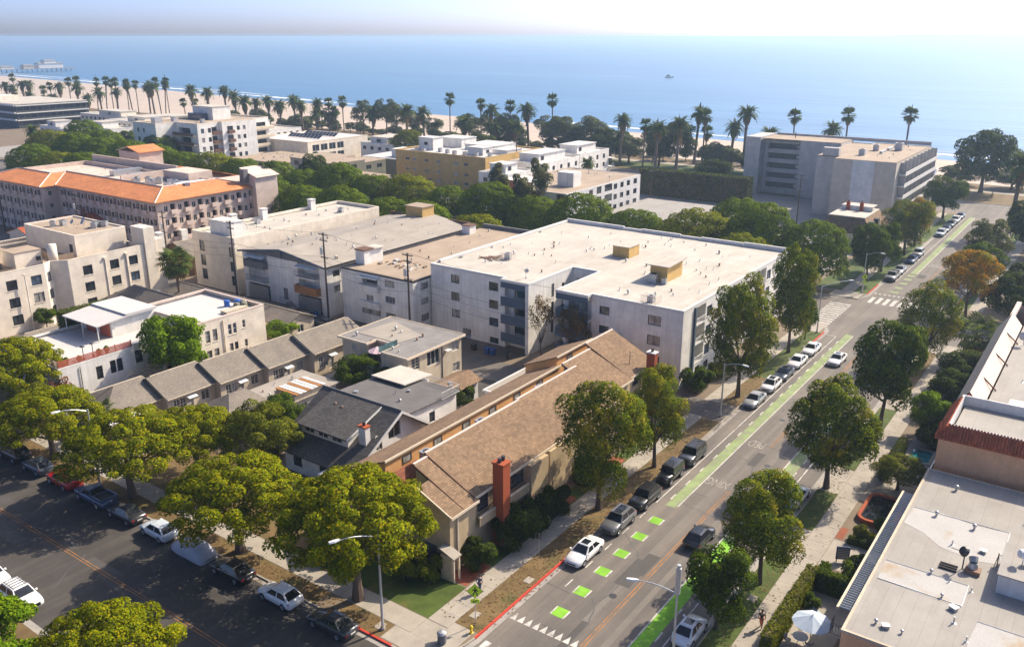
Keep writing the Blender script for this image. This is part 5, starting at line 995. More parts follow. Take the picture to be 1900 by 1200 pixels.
for i in range(3): m.box(68.6 + i * .35, 68.75 + i * .35, 5.6, 6.9, ZR + .05, ZR + .16)
h.part('timber_sleepers', m, 'trim_dark'); h.box('equipment', (69.0, 69.9, 4.0, 5.1, ZR, ZR + .35), 'rust'); h.part('exhaust_hood', h.mb().cyl((69.6, 4.6, ZR + .3), (69.6, 4.6, ZR + .8), .4, .3, 12).cyl((69.6, 4.6, ZR + .8), (69.9, 4.7, ZR + 1.1), .3, .36, 12), 'metal_grey')
rail(h, 'ladder_rail', (71.6, 3.0), (71.6, 1.2), ZR, 1.0, 'wood_deck', 9); h.part('ladder_rail_post', h.mb().tube([(71.5, 3.1, ZR), (71.5, 3.1, ZR + 1.2)], .05).tube([(71.5, 3.1, ZR + 1.1), (70.9, 3.3, ZR)], .03), 'wood_deck')
h.vents([(58.4, 9.2), (58.3, 7.4), (77.0, 8.6), (67.0, 5.8), (66.6, 4.2), (61.7, 4.6), (64.5, 5.9), (60, 3.5), (76.5, 5.5), (80, 2.0), (67.4, 7.2), (72.8, 6.6), (83, 8), (81.5, 1.2)], ZR, ('pipe', 'dome', 'pipe')); h.vents([(58.3, 8.5), (63.4, 4.9), (73.0, 4.3), (75.2, 2.5)], ZR, ('box',))
h.box('white_hatch', (72.6, 76.0, -1.2, 1.6, ZR, ZR + .55), 'stucco_white')
h.box('balcony_frame', (58.6, 59.6, 11.1, 12.3, 3.0, 3.12), 'trim_cream'); rail(h, 'balcony_rail', (58.6, 12.3), (59.6, 12.3), 3.1, 1.0, 'metal_dark', 6); rail(h, 'balcony_rail', (58.6, 11.1), (58.6, 12.3), 3.1, 1.0, 'metal_dark', 6)

h = House('peach_building', 'peach stucco building with red clay tile parapet at the right edge', 'building', (92.5, -2))
p = rect(87.7, 97.6, -16, 10.8)
h.walls(p, 0, 8.6, 'stucco_peach', [(3, 18.2, 6.0, .75, 1.0, 'one', 'glass_dark')]); h.flat(inset(p, .9), 8.75, 'roof_grey', thick=.3)
A, B = inset(p, -.35), inset(p, .55)
for i in (0, 3, 1): j = (i + 1) % 4; h.slab('tile_parapet', [(*A[i], 8.45), (*A[j], 8.45), (*B[j], 9.75), (*B[i], 9.75)], .12, 'tile_red')
rr = random.Random(4)
tl = MB().tube([(0, 0, 0), (-.92, 0, 1.33)], .1, 6).mesh('roll_tile', 'tile_red')
for k in range(52): obj('roll_tile', tl, h.root, Vector((87.33 + .92, 10.9 - k * .28, 8.5)) - h.o + Vector((-.92, 0, 0)), math.pi)
for k in range(30): obj('roll_tile', tl, h.root, Vector((87.6 + k * .3, 11.14, 8.5)) - h.o, math.pi / 2)
h.parapet(inset(p, .5), 8.4, 9.78, 'stucco_grey_white', .2, 'inner_parapet')

h = House('long_grey_roofed_building', 'long building with grey flat roof and pointed mansard edge behind the tiled one', 'building', (120, -2))
p = rect(98.0, 144, -16, 10.2); h.walls(p, 0, 7.9, 'trim_pink', [(3, 23, 5.5, 1, 1.2)]); h.flat(rect(98.1, 143.9, -15.9, 8.3), 8.0, 'roof_grey', thick=.2)
m = h.mb(); h.slab('mansard_roof', [(98.4, 11.4, 7.2), (133, 11.4, 7.2), (133, 9.9, 9.7), (98.4, 9.9, 9.7)][::-1] if 0 else [(98.4, 9.9, 9.7), (133, 9.9, 9.7), (133, 11.4, 7.2), (98.4, 11.4, 7.2)], .12, 'roof_midgrey')
h.slab('mansard_back', [(98.4, 8.5, 8.0), (133, 8.5, 8.0), (133, 9.88, 9.68), (98.4, 9.88, 9.68)], .1, 'trim_pink')
m.poly((98.42, 11.3, 7.25), (98.42, 8.55, 7.95), (98.42, 9.88, 9.62)); h.part('mansard_gable', m, 'trim_pink'); h.slab('gable_trim', [(98.3, 8.4, 8.05), (98.4, 8.4, 8.05), (98.4, 9.9, 9.76), (98.3, 9.9, 9.76)], .2, 'trim_dark'); h.slab('gable_trim', [(98.3, 9.903, 9.76), (98.4, 9.903, 9.76), (98.4, 11.5, 7.2), (98.3, 11.5, 7.2)], .2, 'trim_dark')
h.box('roof_upstand', (133.2, 143.8, 9.8, 10.4, 7.9, 8.5), 'trim_pink')
for k in range(3): x = 105 + k * 9.5; h.part('brace', h.mb().tube([(x, 8.0, 8.05), (x + .4, 9.5, 9.2)], .09, 5), 'brown_wall')
h.box('roof_patch', (98.3, 103.5, -6, 6.4, 8.003, 8.03), 'roof_bright'); h.part('satellite_dish', h.mb().tube([(124, 7.4, 8), (124, 7.4, 9.4)], .05).cyl((123.9, 7.5, 9.3), (123.6, 7.6, 9.4), .6, .5, 12), 'metal_grey'); h.scatter(14, 104, 142, -4, 7, 8.0)

# ------------------------------------------------------------------ second block: grey tower by the ocean road
h = House('apartment_tower', 'tall grey apartment tower with open corridors and beige end wall near the sea', 'apartment tower', (250, 70))
T = 16.0
h.walls(rect(230, 271.5, 47.6, 62.8), 0, T, 'tower_beige', [w for i in range(8) for z in (13.0, 10.1, 7.2, 4.3, 1.4) for w in ((0, 6.0 + i * 4.6, z, 3.2, 2.3, 'door', 'glass_dark', 'metal_grey'),)], 'end_wall')
h.box('pale_panel', (229.93, 229.99, 52.7, 58.0, 0, T - .02), 'tower_pale')
for z in (13.0, 10.1, 7.2, 4.3): h.box('balcony', (233, 272.5, 45.9, 47.58, z - .4, z - .1), 'trim_white'); h.box('balcony_panel', (233, 272.5, 45.8, 45.89, z - .45, z + .55), 'trim_white')
for i in range(9): h.box('balcony_fin', (234.5 + i * 4.6, 234.7 + i * 4.6, 46.0, 47.57, .2, T - .3), 'tower_grey')
h.walls(rect(236.5, 271.5, 62.82, 69.0), 0, T - .4, 'tower_grey', [], 'wall'); h.walls(rect(258.7, 271.5, 69.02, 80.6), 0, T + .6, 'tower_grey', [], 'wall')
ws = [(3, 5.9, z, 9.6, 1.9, 'hole', None, None, 2.2) for z in (13.2, 10.3, 7.4, 4.5, 1.6)]
h.walls(rect(262.0, 271.6, 80.62, 92.4), 0, T - .2, 'tower_grey', ws, 'corridor_wall')
for z in (13.2, 10.3, 7.4, 4.5, 1.6): h.box('corridor_back', (264.3, 264.36, 81.2, 91.4, z, z + 1.9), 'panel_grey'); h.box('stair_window', (264.2, 264.28, 81.9, 83.2, z + .3, z + 1.3), 'trim_white'); h.box('corridor_rail', (261.95, 262.0 + .05, 81.7, 91.3, z - .3, z + .25), 'tower_grey')
h.box('end_pier', (258.0, 271.6, 92.42, 97.0, 0, T + 1.0), 'tower_grey')
h.flat(rect(230.1, 271.4, 47.7, 92.3), T + .02, 'roof_tan', thick=.1) if 0 else None
h.flat(rect(230.2, 271.4, 47.8, 62.7), T + .1, 'roof_tan', 'roof', .2); h.flat(rect(236.7, 271.4, 62.9, 69), T - .2, 'roof_tan', 'roof', .2); h.flat(rect(258.9, 271.4, 69.2, 92.2), T + .7, 'roof_tan', 'roof', .2)
h.box('parapet', (271.0, 271.5, 47.7, 92, T + .3, T + 1.3), 'tower_grey'); h.box('roof_wall', (236, 238, 63.4, 67.5, T - .1, T + 1.9), 'tower_grey')
h.ac(240, 58.5, T + .1, 0, 1.6); h.ac(256, 53, T + .1, 0, 2.); h.ac(252, 58, T + .1, .2, 1.6); h.scatter(12, 234, 268, 49, 61, T + .1)
for x in (246, 254, 262): h.box('duct', (x, x + 5, 55, 55.6, T + .1, T + .7), 'metal_grey')
h.part('mast', h.mb().tube([(264, 84, T), (264, 84, T + 2.4)], .12), 'metal_dark')
# tudor house with flat white roof
h = House('mansard_house', 'house with flat white roof, brown mansard sides and dormers before the grey tower', 'house', (207, 51))
h.walls(rect(199, 215, 45, 56), 0, 4.2, 'stucco_cream', [(0, 4, 1, 1.2, 1.4), (0, 9, 1, 1.2, 1.4)])
A, B = inset(rect(199, 215, 45, 56), -.5), inset(rect(199, 215, 45, 56), 1.6)
for i in range(4): j = (i + 1) % 4; h.slab('mansard_roof', [(*A[i], 4.1), (*A[j], 4.1), (*B[j], 7.3), (*B[i], 7.3)], .12, 'shingle_brown')
h.flat(inset(rect(199, 215, 45, 56), 1.5), 7.4, 'roof_white', thick=.2); h.box('parapet', (208.5, 208.9, 47, 54, 7.4, 8.5), 'stucco_white'); h.flat(rect(209, 213, 47, 54), 8.4, 'roof_white', 'upper_roof')
for x in (201.5, 206): h.box('dormer', (x, x + 1.6, 44.9, 46.2, 4.6, 6.4), 'dark_wall')
for y in (49, 52): chimney(h, 208, 208.5, y, y + .8, 7, 9.2, 'brick_chimney', 'brick_chimney', 1)
# white block with brown balconies
h = House('apartment_block', 'white block with brown mansard balconies and rows of windows behind the dome trees', 'apartment block', (193, 120))
p = rect(174.8, 212.5, 108.6, 132.0)
ws = []
for z in (8.0, 5.3, 2.6):
    ws += [(0, s, z, w, hh, 'slide', 'glass_dark') for s, w, hh in ((11.4, 1.9, 1.5), (15.4, 2.4, 1.9), (20.2, 3.9, 1.9), (23.9, 1.8, 1.4), (27.4, 1.8, 1.4), (30.9, 1.8, 1.4), (34.8, 2.0, 1.4))]
    ws += [(3, 8.2, z - .3, 8.0, 1.9, 'hole', None, None, 1.4), (3, 21.6, z - .3, 2.2, 2.2, 'slide', 'glass_dark'), (3, 13.9, z - .3, 1.4, 2.2, 'slide', 'glass_dark')]
h.walls(p, 0, 9.9, 'stucco_grey_white', ws); h.flat(inset(p, .05), 10.0, 'roof_tan', thick=.1); h.parapet(p, 9.8, 10.12, 'trim_white', .2, 'roof_edge')
for z in (7.7, 5.0, 2.3): h.box('balcony_back', (176.3, 176.4, 119.9, 127.7, z, z + 1.9), 'glass_dark'); h.box('balcony_panel', (174.0, 174.2, 119.4, 128.2, z - .8, z + .05), 'brown_wall'); h.box('balcony_slab', (174.22, 174.78, 119.4, 128.2, z - .2, z), 'trim_white')
h.slab('mansard_roof', [(173.6, 128.4, 9.5), (173.6, 119.3, 9.5), (176.4, 119.3, 11.6), (176.4, 128.4, 11.6)], .15, 'shingle_red'); h.box('loft', (176.45, 184, 119.4, 128.3, 10, 11.6), 'stucco_white')
h.box('stair_hut', (184.3, 188, 112.6, 117.3, 10, 13.5), 'stucco_white'); h.scatter(22, 189, 211, 110, 130, 10.0); h.box('brown_panel', (174.7, 174.79, 116.2, 118.8, 1, 9.6), 'brown_wall'); h.box('brown_panel', (174.7, 174.79, 108.8, 110.4, 3, 9.6), 'brown_wall')
h = House('low_building', 'long low building with pale grey flat roof behind the dome trees', 'building', (199, 91)); p = rect(187.5, 211, 77, 105)
h.walls(p, 0, 3.9, 'stucco_beige', [(3, 6, 1, 2, 1.6), (3, 14, 1, 2, 1.6), (3, 22, 1, 2, 1.6)]); h.flat(inset(p, -.5), 4.1, 'roof_grey', thick=.2); h.scatter(16, 189, 210, 79, 103, 4.1, ('pipe',))
# ochre block and white cluster
h = House('ochre_apartment_block', 'ochre yellow apartment block with white terraces on its roof', 'apartment block', (224, 177)); p = rect(210, 240, 159.5, 196)
ws = [(3, s, z, 1.6, .9, 'slide', g, 'trim_white') for z, o in ((7.8, 0), (4.6, 0), (1.8, 1.2)) for s, g in ((5 + o, 'glass_dark'), (8, 'glass_blind'), (13 + o, 'glass_dark'), (18, 'glass_blind'), (25, 'glass_blind'), (29, 'glass_dark'))] + [(0, 4, z, 1.8, 1.6, 'slide', 'glass_blind') for z in (7.2, 3.8)]
h.walls(p, 0, 10.6, 'stucco_yellow', ws); h.flat(inset(p, .2), 10.4, 'roof_bright'); h.parapet(p, 10.58, 10.9, 'stucco_yellow', .25)
for x0, x1, y0, y1, z in ((217, 222, 186, 192, 14.2), (228, 236, 183, 193, 13.2), (216, 221, 165, 171, 12.6), (226, 238, 168, 180, 12.0), (222, 230, 160, 166, 11.6)): b = h.box('roof_hut', (x0, x1, y0, y1, 10.4, z), 'stucco_white'); h.part('hut_roof', h.mb().box(x0 - .2, x1 + .2, y0 - .2, y1 + .2, z + .002, z + .2), 'roof_bright', parent=b)
h.win((218.5, 164.98, 11.0), (1, 0), 1.4, 1.0, 'metal_dark', 'slide', 'glass_dark', back=-.03); h.win((216.98, 189, 12), (0, -1), 1.4, 1.0, 'metal_dark', 'slide', 'glass_dark', back=-.03); h.scatter(24, 212, 238, 161, 194, 10.4, ('cap', 'box', 'pipe'))
for k in range(8): h.ac(212 + RNG.uniform(0, 4), 162 + k * 4, 10.4, 0, 1.2)
WS = [('white terraced building with stepped flat roofs right of the ochre block', 221, 243, 146.5, 158.8, 8.6), ('white building with penthouse and corner balconies near the park', 244, 263, 146.8, 158.5, 9.0), ('small white flat-roofed block between ochre block and white cluster', 204, 217, 146.8, 157.5, 7.4)]
for k, (lb, x0, x1, y0, y1, z) in enumerate(WS):
    h = House('white_terraced_building', lb, 'building', ((x0 + x1) / 2, (y0 + y1) / 2), 'white buildings by the ochre block'); p = rect(x0, x1, y0, y1)
    h.walls(p, 0, z, 'stucco_white', [(0, s, zz, 1.4, 1.5, 'slide', 'glass_dark') for s in np.arange(2.5, x1 - x0 - 1, 4.4) for zz in (z - 2.6, z - 5.4) if zz > 0] + [(3, s, z - 2.5, 1.6, 1.3, 'slide', 'glass_dark') for s in (2.5, 7.5)]); h.flat(inset(p, .2), z - .1, 'roof_bright'); h.parapet(p, z - .01, z + .35, 'stucco_white', .22)
    b = h.box('penthouse', (x0 + 3, x1 - 4, y0 + 3, y1 - 2, z - .1, z + 2.4), 'stucco_white'); h.part('penthouse_roof', h.mb().box(x0 + 2.7, x1 - 3.7, y0 + 2.7, y1 - 1.7, z + 2.402, z + 2.6), 'roof_bright', parent=b); h.win((x0 + 5, y0 + 2.98, z + .6), (1, 0), 1.6, 1.2, 'metal_dark', 'slide', 'glass_dark', back=-.03); h.scatter(6, x0 + 1, x1 - 1, y0 + .6, y0 + 2.6, z - .1)
    if k == 1:
        for zz in (6.2, 3.3): h.box('balcony', (x1 + .01, x1 + 2.2, y0 - 1.2, y0 + 6, zz - .3, zz), 'trim_white'); rail(h, 'railing', (x1 + .2, y0 - 1.1), (x1 + 2.1, y0 - 1.1), zz, 1, 'trim_white', 6)
# green-grey houses, solar building
h = House('green_grey_house', 'modern dark green-grey house with flat roofs and window band behind round trees', 'house', (197, 205)); 
for x0, x1, y0, y1, z, mt in ((196, 211, 216, 231, 7.0, 'stucco_beige'), (203, 214, 204.5, 215.9, 6.4, 'green_grey_wall'), (186, 197.9, 187.5, 203, 4.6, 'stucco_beige'), (190, 202.9, 203.1, 214, 7.6, 'green_grey_wall')):
    h.walls(rect(x0, x1, y0, y1), 0, z, mt, [(0, 3, z - 2.2, 2.4, 1.3, 'slide', 'glass_dark'), (0, 8, z - 2.2, 2.4, 1.3, 'slide', 'glass_dark'), (3, 3, z - 2.2, 2.4, 1.4, 'triple', 'glass_dark'), (3, 7.5, z - 2.2, 2.6, 1.4, 'triple', 'glass_dark')]); h.flat(rect(x0 - .4, x1 + .4, y0 - .04, y1 + .04), z + .2, 'roof_tan', thick=.2); h.scatter(4, x0 + 1, x1 - 1, y0 + 1, y1 - 1, z + .2)
h = House('dark_green_building', 'low building with dark green wall left of the ochre block', 'building', (229, 213)); h.walls(rect(220, 238, 203, 221), 0, 5.6, 'green_grey_wall', []); h.flat(rect(219.8, 238.2, 202.8, 221.2), 5.8, 'roof_bright', thick=.2); b = h.box('roof_hut', (224, 230, 204, 211, 5.8, 8.6), 'stucco_white'); h.win((226, 203.98, 6.6), (1, 0), 1.6, 1.2, 'metal_dark', 'slide', 'glass_dark', back=-.03)
h = House('solar_roof_building', 'cream building with rows of dark solar panels on its flat roof', 'building', (238, 266)); p = rect(222.5, 254, 252, 283)
h.walls(p, 0, 7.8, 'stucco_cream', [(3, s, 5.0, 1.1, 1.3, 'slide', 'glass_dark') for s in (3, 6, 9)] + [(0, 4 + i * 4.2, 4.4, 3.4, 2.4, 'door', 'glass_dark', 'trim_white') for i in range(4)] + [(0, 4 + i * 4.2, 1.2, 3.4, 2.2, 'door', 'glass_dark', 'trim_white') for i in range(4)]); h.flat(inset(p, .1), 7.9, 'roof_bright', thick=.1); h.parapet(p, 7.7, 8.1, 'trim_cream', .2)
for r, x in enumerate((231.5, 240.5)):
    for i in range(9): m = h.mb(); y = 255.5 + i * 2.0 + r; m.slab([(x, y + 1.8, 8.3), (x, y, 8.3), (x + 2.2, y, 9.5), (x + 2.2, y + 1.8, 9.5)], .06); h.part('solar_panel', m, 'solar')
h = House('low_building', 'low flat cream building with cluttered roof before the solar panels', 'building', (208, 247)); p = rect(196, 218, 236, 262); h.walls(p, 0, 4.4, 'stucco_beige', [(3, 5, 1, 2, 1.5), (3, 14, 1, 2, 1.5)]); h.flat(inset(p, -.2), 4.6, 'roof_tan', thick=.2); h.scatter(20, 198, 216, 238, 260, 4.6, ('cap', 'box', 'dome'))
# white mid-rise with stacked balconies
h = House('mid_rise_block', 'white five-storey block with stacked dark balconies and roof penthouse', 'apartment block', (204, 282)); T = 16.0
p = [(188.8, 270.2), (194.6, 270.2), (194.6, 271.6), (199.0, 271.6), (199.0, 270.0), (214.2, 270.0), (214.2, 272.5), (222, 272.5), (222, 297), (181, 297), (181, 283.2), (188.8, 283.2)]
ws = []
for z in (12.9, 9.7, 6.6, 3.4, .4):
    ws += [(0, 2.0, z, 1.3, 1.6), (0, 4.9, z, 1.3, 1.6), (2, 2.0, z - .3, 2.4, 2.0, 'door', 'glass_dark'), (4, 3.4, z - .3, 2.5, 2.0, 'door', 'glass_dark'), (4, 7.0, z, 1.3, 1.5), (4, 9.6, z, 1.3, 1.5), (8 + 1 - 1, 0.0, 0, 0, 0)][:6]
    ws += [(9, 3.0, z, 1.3, 1.5), (9, 6.4, z, 1.3, 1.5), (11, 5.5, z - .5, 6.5, 2.2, 'hole', None, None, 1.4), (6, 4, z - .3, 4.5, 2.0, 'door', 'glass_dark')]
h.walls(p, 0, T, 'stucco_white', ws); h.flat(inset(p, .15), T - .2, 'roof_tan'); h.parapet(p, T - .01, T + .4, 'stucco_cream', .25)
for z in (12.4, 9.2, 6.1, 2.9):
    h.box('balcony', (196.0 - .6, 198.6, 270.2, 271.58, z - .3, z + .75), 'brown_wall'); h.box('balcony', (201.2, 203.8, 269.0, 269.98, z - .3, z + .75), 'brown_wall'); h.box('balcony', (187.2, 188.78, 270.8, 282.8, z - .4, z - .05), 'trim_cream'); h.box('balcony_panel', (187.1, 187.19, 270.8, 282.8, z - .4, z + .7), 'brown_wall'); h.box('balcony_back', (190.15, 190.2, 274.4, 280.9, z + .02, z + 2.1), 'glass_dark'); h.box('balcony', (215, 223.5, 271.0, 272.48, z - .3, z + .7), 'trim_cream')
b = h.box('penthouse', (205, 213, 283, 295, T - .2, T + 4.4), 'stucco_white'); h.part('penthouse_roof', h.mb().box(204.8, 213.2, 282.8, 295.2, T + 4.402, T + 4.6), 'roof_white', parent=b); h.box('glass_screen', (202, 204.9, 286, 294, T - .2, T + 2.2), 'glass_blue'); h.scatter(18, 190, 220, 274, 295, T - .2); h.ac(192, 288, T - .2, 0, 1.8); h.ac(196, 277, T - .2, 0, 1.4); h.box('water_tank', (184.5, 187.5, 288.5, 291, T - .2, T + 1.8), 'metal_grey')
# dark banded hotel and the white houses before it, far left
h = House('banded_building', 'long dark building with pale horizontal bands at far left before the palms', 'building', (242, 498)); T = 12.0
h.walls(rect(224, 262, 471.5, 526), 0, T, 'dark_wall', [(0, 2 + i * 3.4, z, 2.6, 1.9, 'slide', 'glass_dark') for i in range(11) for z in (8.8, 5.2, 1.6)]); h.flat(rect(223.8, 262.2, 471.3, 526.2), T + .4, 'roof_white', thick=.4)
for z in (11.2, 7.5, 3.9): h.box('pale_band', (223.6, 262.4, 470.6, 471.4, z, z + .45), 'trim_white'); h.box('pale_band', (222.9, 223.7, 471.5, 526.3, z, z + .9), 'stucco_grey_white')
h.box('roof_hut', (228, 240, 500, 512, T + .4, T + 3), 'stucco_cream')
FAR = [('white house with dark window band below the banded building', 'white_house', 203, 214, 350, 372, 8.4, 'stucco_white'), ('low white house left of the white window-band house', 'white_house', 203, 214, 376, 392, 6.2, 'stucco_white'), ('pale flat-roofed house at the left below the banded building', 'white_house', 205, 216, 394, 412, 6.4, 'stucco_grey_white'),
       ('cream house with rounded corner left of the white mid-rise', 'cream_house', 206, 216, 322, 336, 8.8, 'stucco_warm'), ('peach house beside the rounded cream house', 'cream_house', 214, 222, 342, 354, 8.0, 'stucco_peach'), ('long low cream building behind the white houses', 'cream_building', 228, 244, 360, 395, 8.2, 'stucco_cream'),
       ('pale flat building with tan roof left of the mid-rise penthouse', 'cream_building', 226, 246, 305, 330, 9.2, 'stucco_cream'), ('cream flat-topped building before the thin palms', 'cream_building', 250, 262, 408, 458, 6.6, 'stucco_cream'), ('small cream building with tan upper floor before the beach', 'cream_building', 248, 262, 360, 402, 6.8, 'stucco_beige'),
       ('white flat building behind the mid-rise penthouse', 'white_building', 244, 262, 300, 352, 7.4, 'stucco_white'), ('pale low building right of the solar roof building', 'white_building', 246, 261, 226, 248, 6.0, 'stucco_grey_white')]
for lb, nm, x0, x1, y0, y1, z, mt in FAR:
    h = House(nm, lb, 'building', ((x0 + x1) / 2, (y0 + y1) / 2)); p = rect(x0, x1, y0, y1); n = int((y1 - y0) / 4); 
    h.walls(p, 0, z, mt, [(3, 2 + i * 4, z - 2.3, 1.7, 1.3, 'slide', 'glass_dark') for i in range(n)] + [(0, 2 + i * 3.4, z - 2.3, 1.6, 1.3, 'slide', 'glass_dark') for i in range(int((x1 - x0) / 3.6))]); h.flat(inset(p, .15), z - .1, 'roof_white'); h.parapet(p, z - .01, z + .4, 'trim_white', .25)
    k = RNG.uniform(.2, .5); b = h.box('upper_storey', (x0 + 2, x1 - 1.5, y0 + (y1 - y0) * k, y0 + (y1 - y0) * (k + .4), z - .1, z + 2.3), mt); h.part('upper_roof', h.mb().box(x0 + 1.7, x1 - 1.2, y0 + (y1 - y0) * k - .3, y0 + (y1 - y0) * (k + .4) + .3, z + 2.302, z + 2.5), 'roof_white', parent=b); h.win((x0 + 1.98, y0 + (y1 - y0) * (k + .2), z + .6), (0, -1), 2.2, 1.1, 'metal_dark', 'slide', 'glass_dark', back=-.03); h.scatter(7, x0 + 1, x1 - 1, y0 + 1, y0 + (y1 - y0) * k - 1, z - .1)
# ------------------------------------------------------------------ vegetation kit
def leaf_cloud(name, blobs, n, size, mat, seed, flat=.7, up=.35, fill=.16, droop=0., smooth=.45):
    """leaf-sized rhombs on and inside overlapping ellipsoid clumps"""
    rg = np.random.default_rng(seed); C = np.array([b[0] for b in blobs], float); Rr = np.array([b[1] for b in blobs], float)
    if Rr.ndim == 1: Rr = np.stack([Rr, Rr, Rr * flat], 1)
    wgt = (Rr[:, 0] * Rr[:, 1]) ; wgt /= wgt.sum()
    k = rg.choice(len(C), int(n * 1.7), p=wgt); d = rg.normal(size=(len(k), 3)); d /= np.linalg.norm(d, axis=1)[:, None]
    low = (d[:, 2] < -.25) & (rg.random(len(k)) < .55); d[low, 2] *= -1
    rad = np.where(rg.random(len(k)) < fill, rg.uniform(.3, .8, len(k)), rg.uniform(.84, 1.06, len(k)))
    P = C[k] + d * Rr[k] * rad[:, None]
    inside = np.zeros(len(P), bool)
    for j in range(len(C)):
        q = (P - C[j]) / Rr[j]; inside |= ((q * q).sum(1) < .5) & (k != j)
    keep = ~inside | (rg.random(len(P)) < .1); P = P[keep][:n]; d = d[keep][:n]; m = len(P)
    cen = C.mean(0); od = P - cen; od /= np.linalg.norm(od, axis=1)[:, None] + 1e-6; SN = d * (1.2 - smooth) + od * smooth + np.array([0, 0, up * .4]) + rg.normal(size=(m, 3)) * .28; SN /= np.linalg.norm(SN, axis=1)[:, None]
    N = SN + rg.normal(size=(m, 3)) * .42; N /= np.linalg.norm(N, axis=1)[:, None]
    T = np.cross(N, rg.normal(size=(m, 3))); T /= np.linalg.norm(T, axis=1)[:, None]; B = np.cross(N, T)
    if droop: T[:, 2] -= droop; T /= np.linalg.norm(T, axis=1)[:, None]
    s = (size * rg.uniform(.65, 1.35, m))[:, None]
    V = np.stack([P - T * s, P - B * s * .6 + N * s * .12, P + T * s, P + B * s * .6 + N * s * .12], 1).reshape(-1, 3).astype(np.float32)
    me = bpy.data.meshes.new(name); me.vertices.add(4 * m); me.loops.add(4 * m); me.polygons.add(m)
    me.vertices.foreach_set('co', V.ravel()); me.loops.foreach_set('vertex_index', np.arange(4 * m, dtype=np.int32))
    me.polygons.foreach_set('loop_start', np.arange(0, 4 * m, 4, dtype=np.int32)); me.materials.append(MATS[mat]); me.update(calc_edges=True)
    me.polygons.foreach_set('use_smooth', np.ones(m, bool)); me.normals_split_custom_set_from_vertices(np.repeat(SN, 4, 0).astype(np.float32))
    return me
def trunk_mesh(name, h, r, targets, seed, mat='bark', fork=.5, lean=.25):
    rg = random.Random(seed); m = MB(); z1 = h * fork; bx, by = rg.uniform(-lean, lean), rg.uniform(-lean, lean)
    m.tube([(0, 0, -.1), (bx * .3, by * .3, z1 * .35), (bx * .6, by * .8, z1 * .7), (bx, by, z1)], [r * 1.5, r, r * .85, r * .75], 8)
    for t in targets:
        t = Vector(t); a = Vector((bx, by, z1 * rg.uniform(.75, 1.0))); mid = a.lerp(t, .5) + Vector((rg.uniform(-.4, .4), rg.uniform(-.4, .4), rg.uniform(0, .5)))
        m.tube([a, a.lerp(mid, .5), mid, t], [r * .55, r * .42, r * .3, r * .08], 5)
    return m.mesh(name, mat)
PROTO = {}
def proto(key, cat, crown, trunk):
    r = bpy.data.objects.new(key, None); PROTO[key] = (crown, trunk, cat)
def blobs_shell(n, rx, rz, zc, br, seed, top=-.15, jit=.25, core=True):
    """clump centres spread over an egg-shaped crown"""
    rg = random.Random(seed); out = []; i = 0
    while len(out) < n:
        i += 1; t = (i * .618034) % 1; zf = top + (1 - top) * ((i * .7548) % 1); a = 2 * math.pi * t + rg.uniform(-.3, .3)
        rr = math.sqrt(max(.05, 1 - zf * zf)) * (1 - rg.uniform(0, jit)); out.append(((rx * rr * math.cos(a), rx * rr * math.sin(a), zc + rz * zf * (1 - rg.uniform(0, jit * .6))), br * rg.uniform(.6, 1.45)))
    if core: out += [((0, 0, zc), rx * .55), ((rx * .3, 0, zc + rz * .2), rx * .4), ((-rx * .3, rx * .2, zc), rx * .4)]
    return out
def mk(key, kind, n, size, mat, seed, h, rx, zc, rz, nb, br, tr=.25, tm='bark', fork=.4, flat=.75, top=-.15, jit=.25, fill=.16, up=.35):
    bl = blobs_shell(nb, rx, rz, zc, br, seed, top, jit); PROTO[key] = (leaf_cloud('crown', bl, n, size, mat, seed, flat, up, fill, 0., .85 if key.startswith('dome') else .45), trunk_mesh('trunk', h, tr, [b[0] for b in bl[:9]], seed, tm, fork), kind)
# key: reference height h and crown radius rx (metres)
for i in range(3): mk(f'gold{i}', 'tree', 34000, .105, 'leaf_gold', 11 + i, 10, 5.2, 5.6, 3.6, 120, .62, .3, fork=.34, flat=.8, top=-.25, jit=.3, fill=.1, up=.5)
mk('olive0', 'tree', 26000, .11, 'leaf_olive', 21, 10, 5.0, 5.4, 4.0, 80, .8, .28, fork=.34, flat=.8, top=-.3, jit=.3)
for i in range(6): mk(f'street{i}', 'tree', 25000, .12 + .008 * (i % 3), 'leaf_street', 31 + i, 14, 4.3, 8.2, 5.9, (84, 58, 70, 50, 95, 64)[i], (.9, 1.1, 1., 1.2, .85, 1.)[i], .27, fork=.3, flat=1.05, top=-.92, jit=(.3, .42, .36, .48, .34, .45)[i])
for i in range(2): mk(f'autumn{i}', 'tree', 15000, .14, 'leaf_autumn', 41 + i, 12, 4.5, 7.6, 4.2, 50, 1.0, .22, fork=.36, flat=.9, top=-.7, jit=.32)
for i in range(3): mk(f'dome{i}', 'tree', 24000, .16, 'leaf_dome', 51 + i, 10, 6.6, 4.2, 5.4, 130, 1.05, .4, fork=.3, flat=.6, top=-.3, jit=.11, fill=.06, up=.7)
mk('domey', 'tree', 24000, .16, 'leaf_dome_yellow', 55, 10, 6.6, 4.2, 5.4, 130, 1.05, .4, fork=.3, flat=.6, top=-.3, jit=.11, fill=.06, up=.7)
for i in range(2): mk(f'dark{i}', 'tree', 15000, .2, 'leaf_dark', 61 + i, 12, 5.0, 7.2, 4.8, 55, 1.3, .35, fork=.3, flat=.85, top=-.8, jit=.3)
for i in range(2): mk(f'green{i}', 'tree', 16000, .15, 'leaf_green', 71 + i, 10, 4.2, 6.0, 4.0, 50, 1.0, .25, fork=.3, flat=.9, top=-.8, jit=.3)
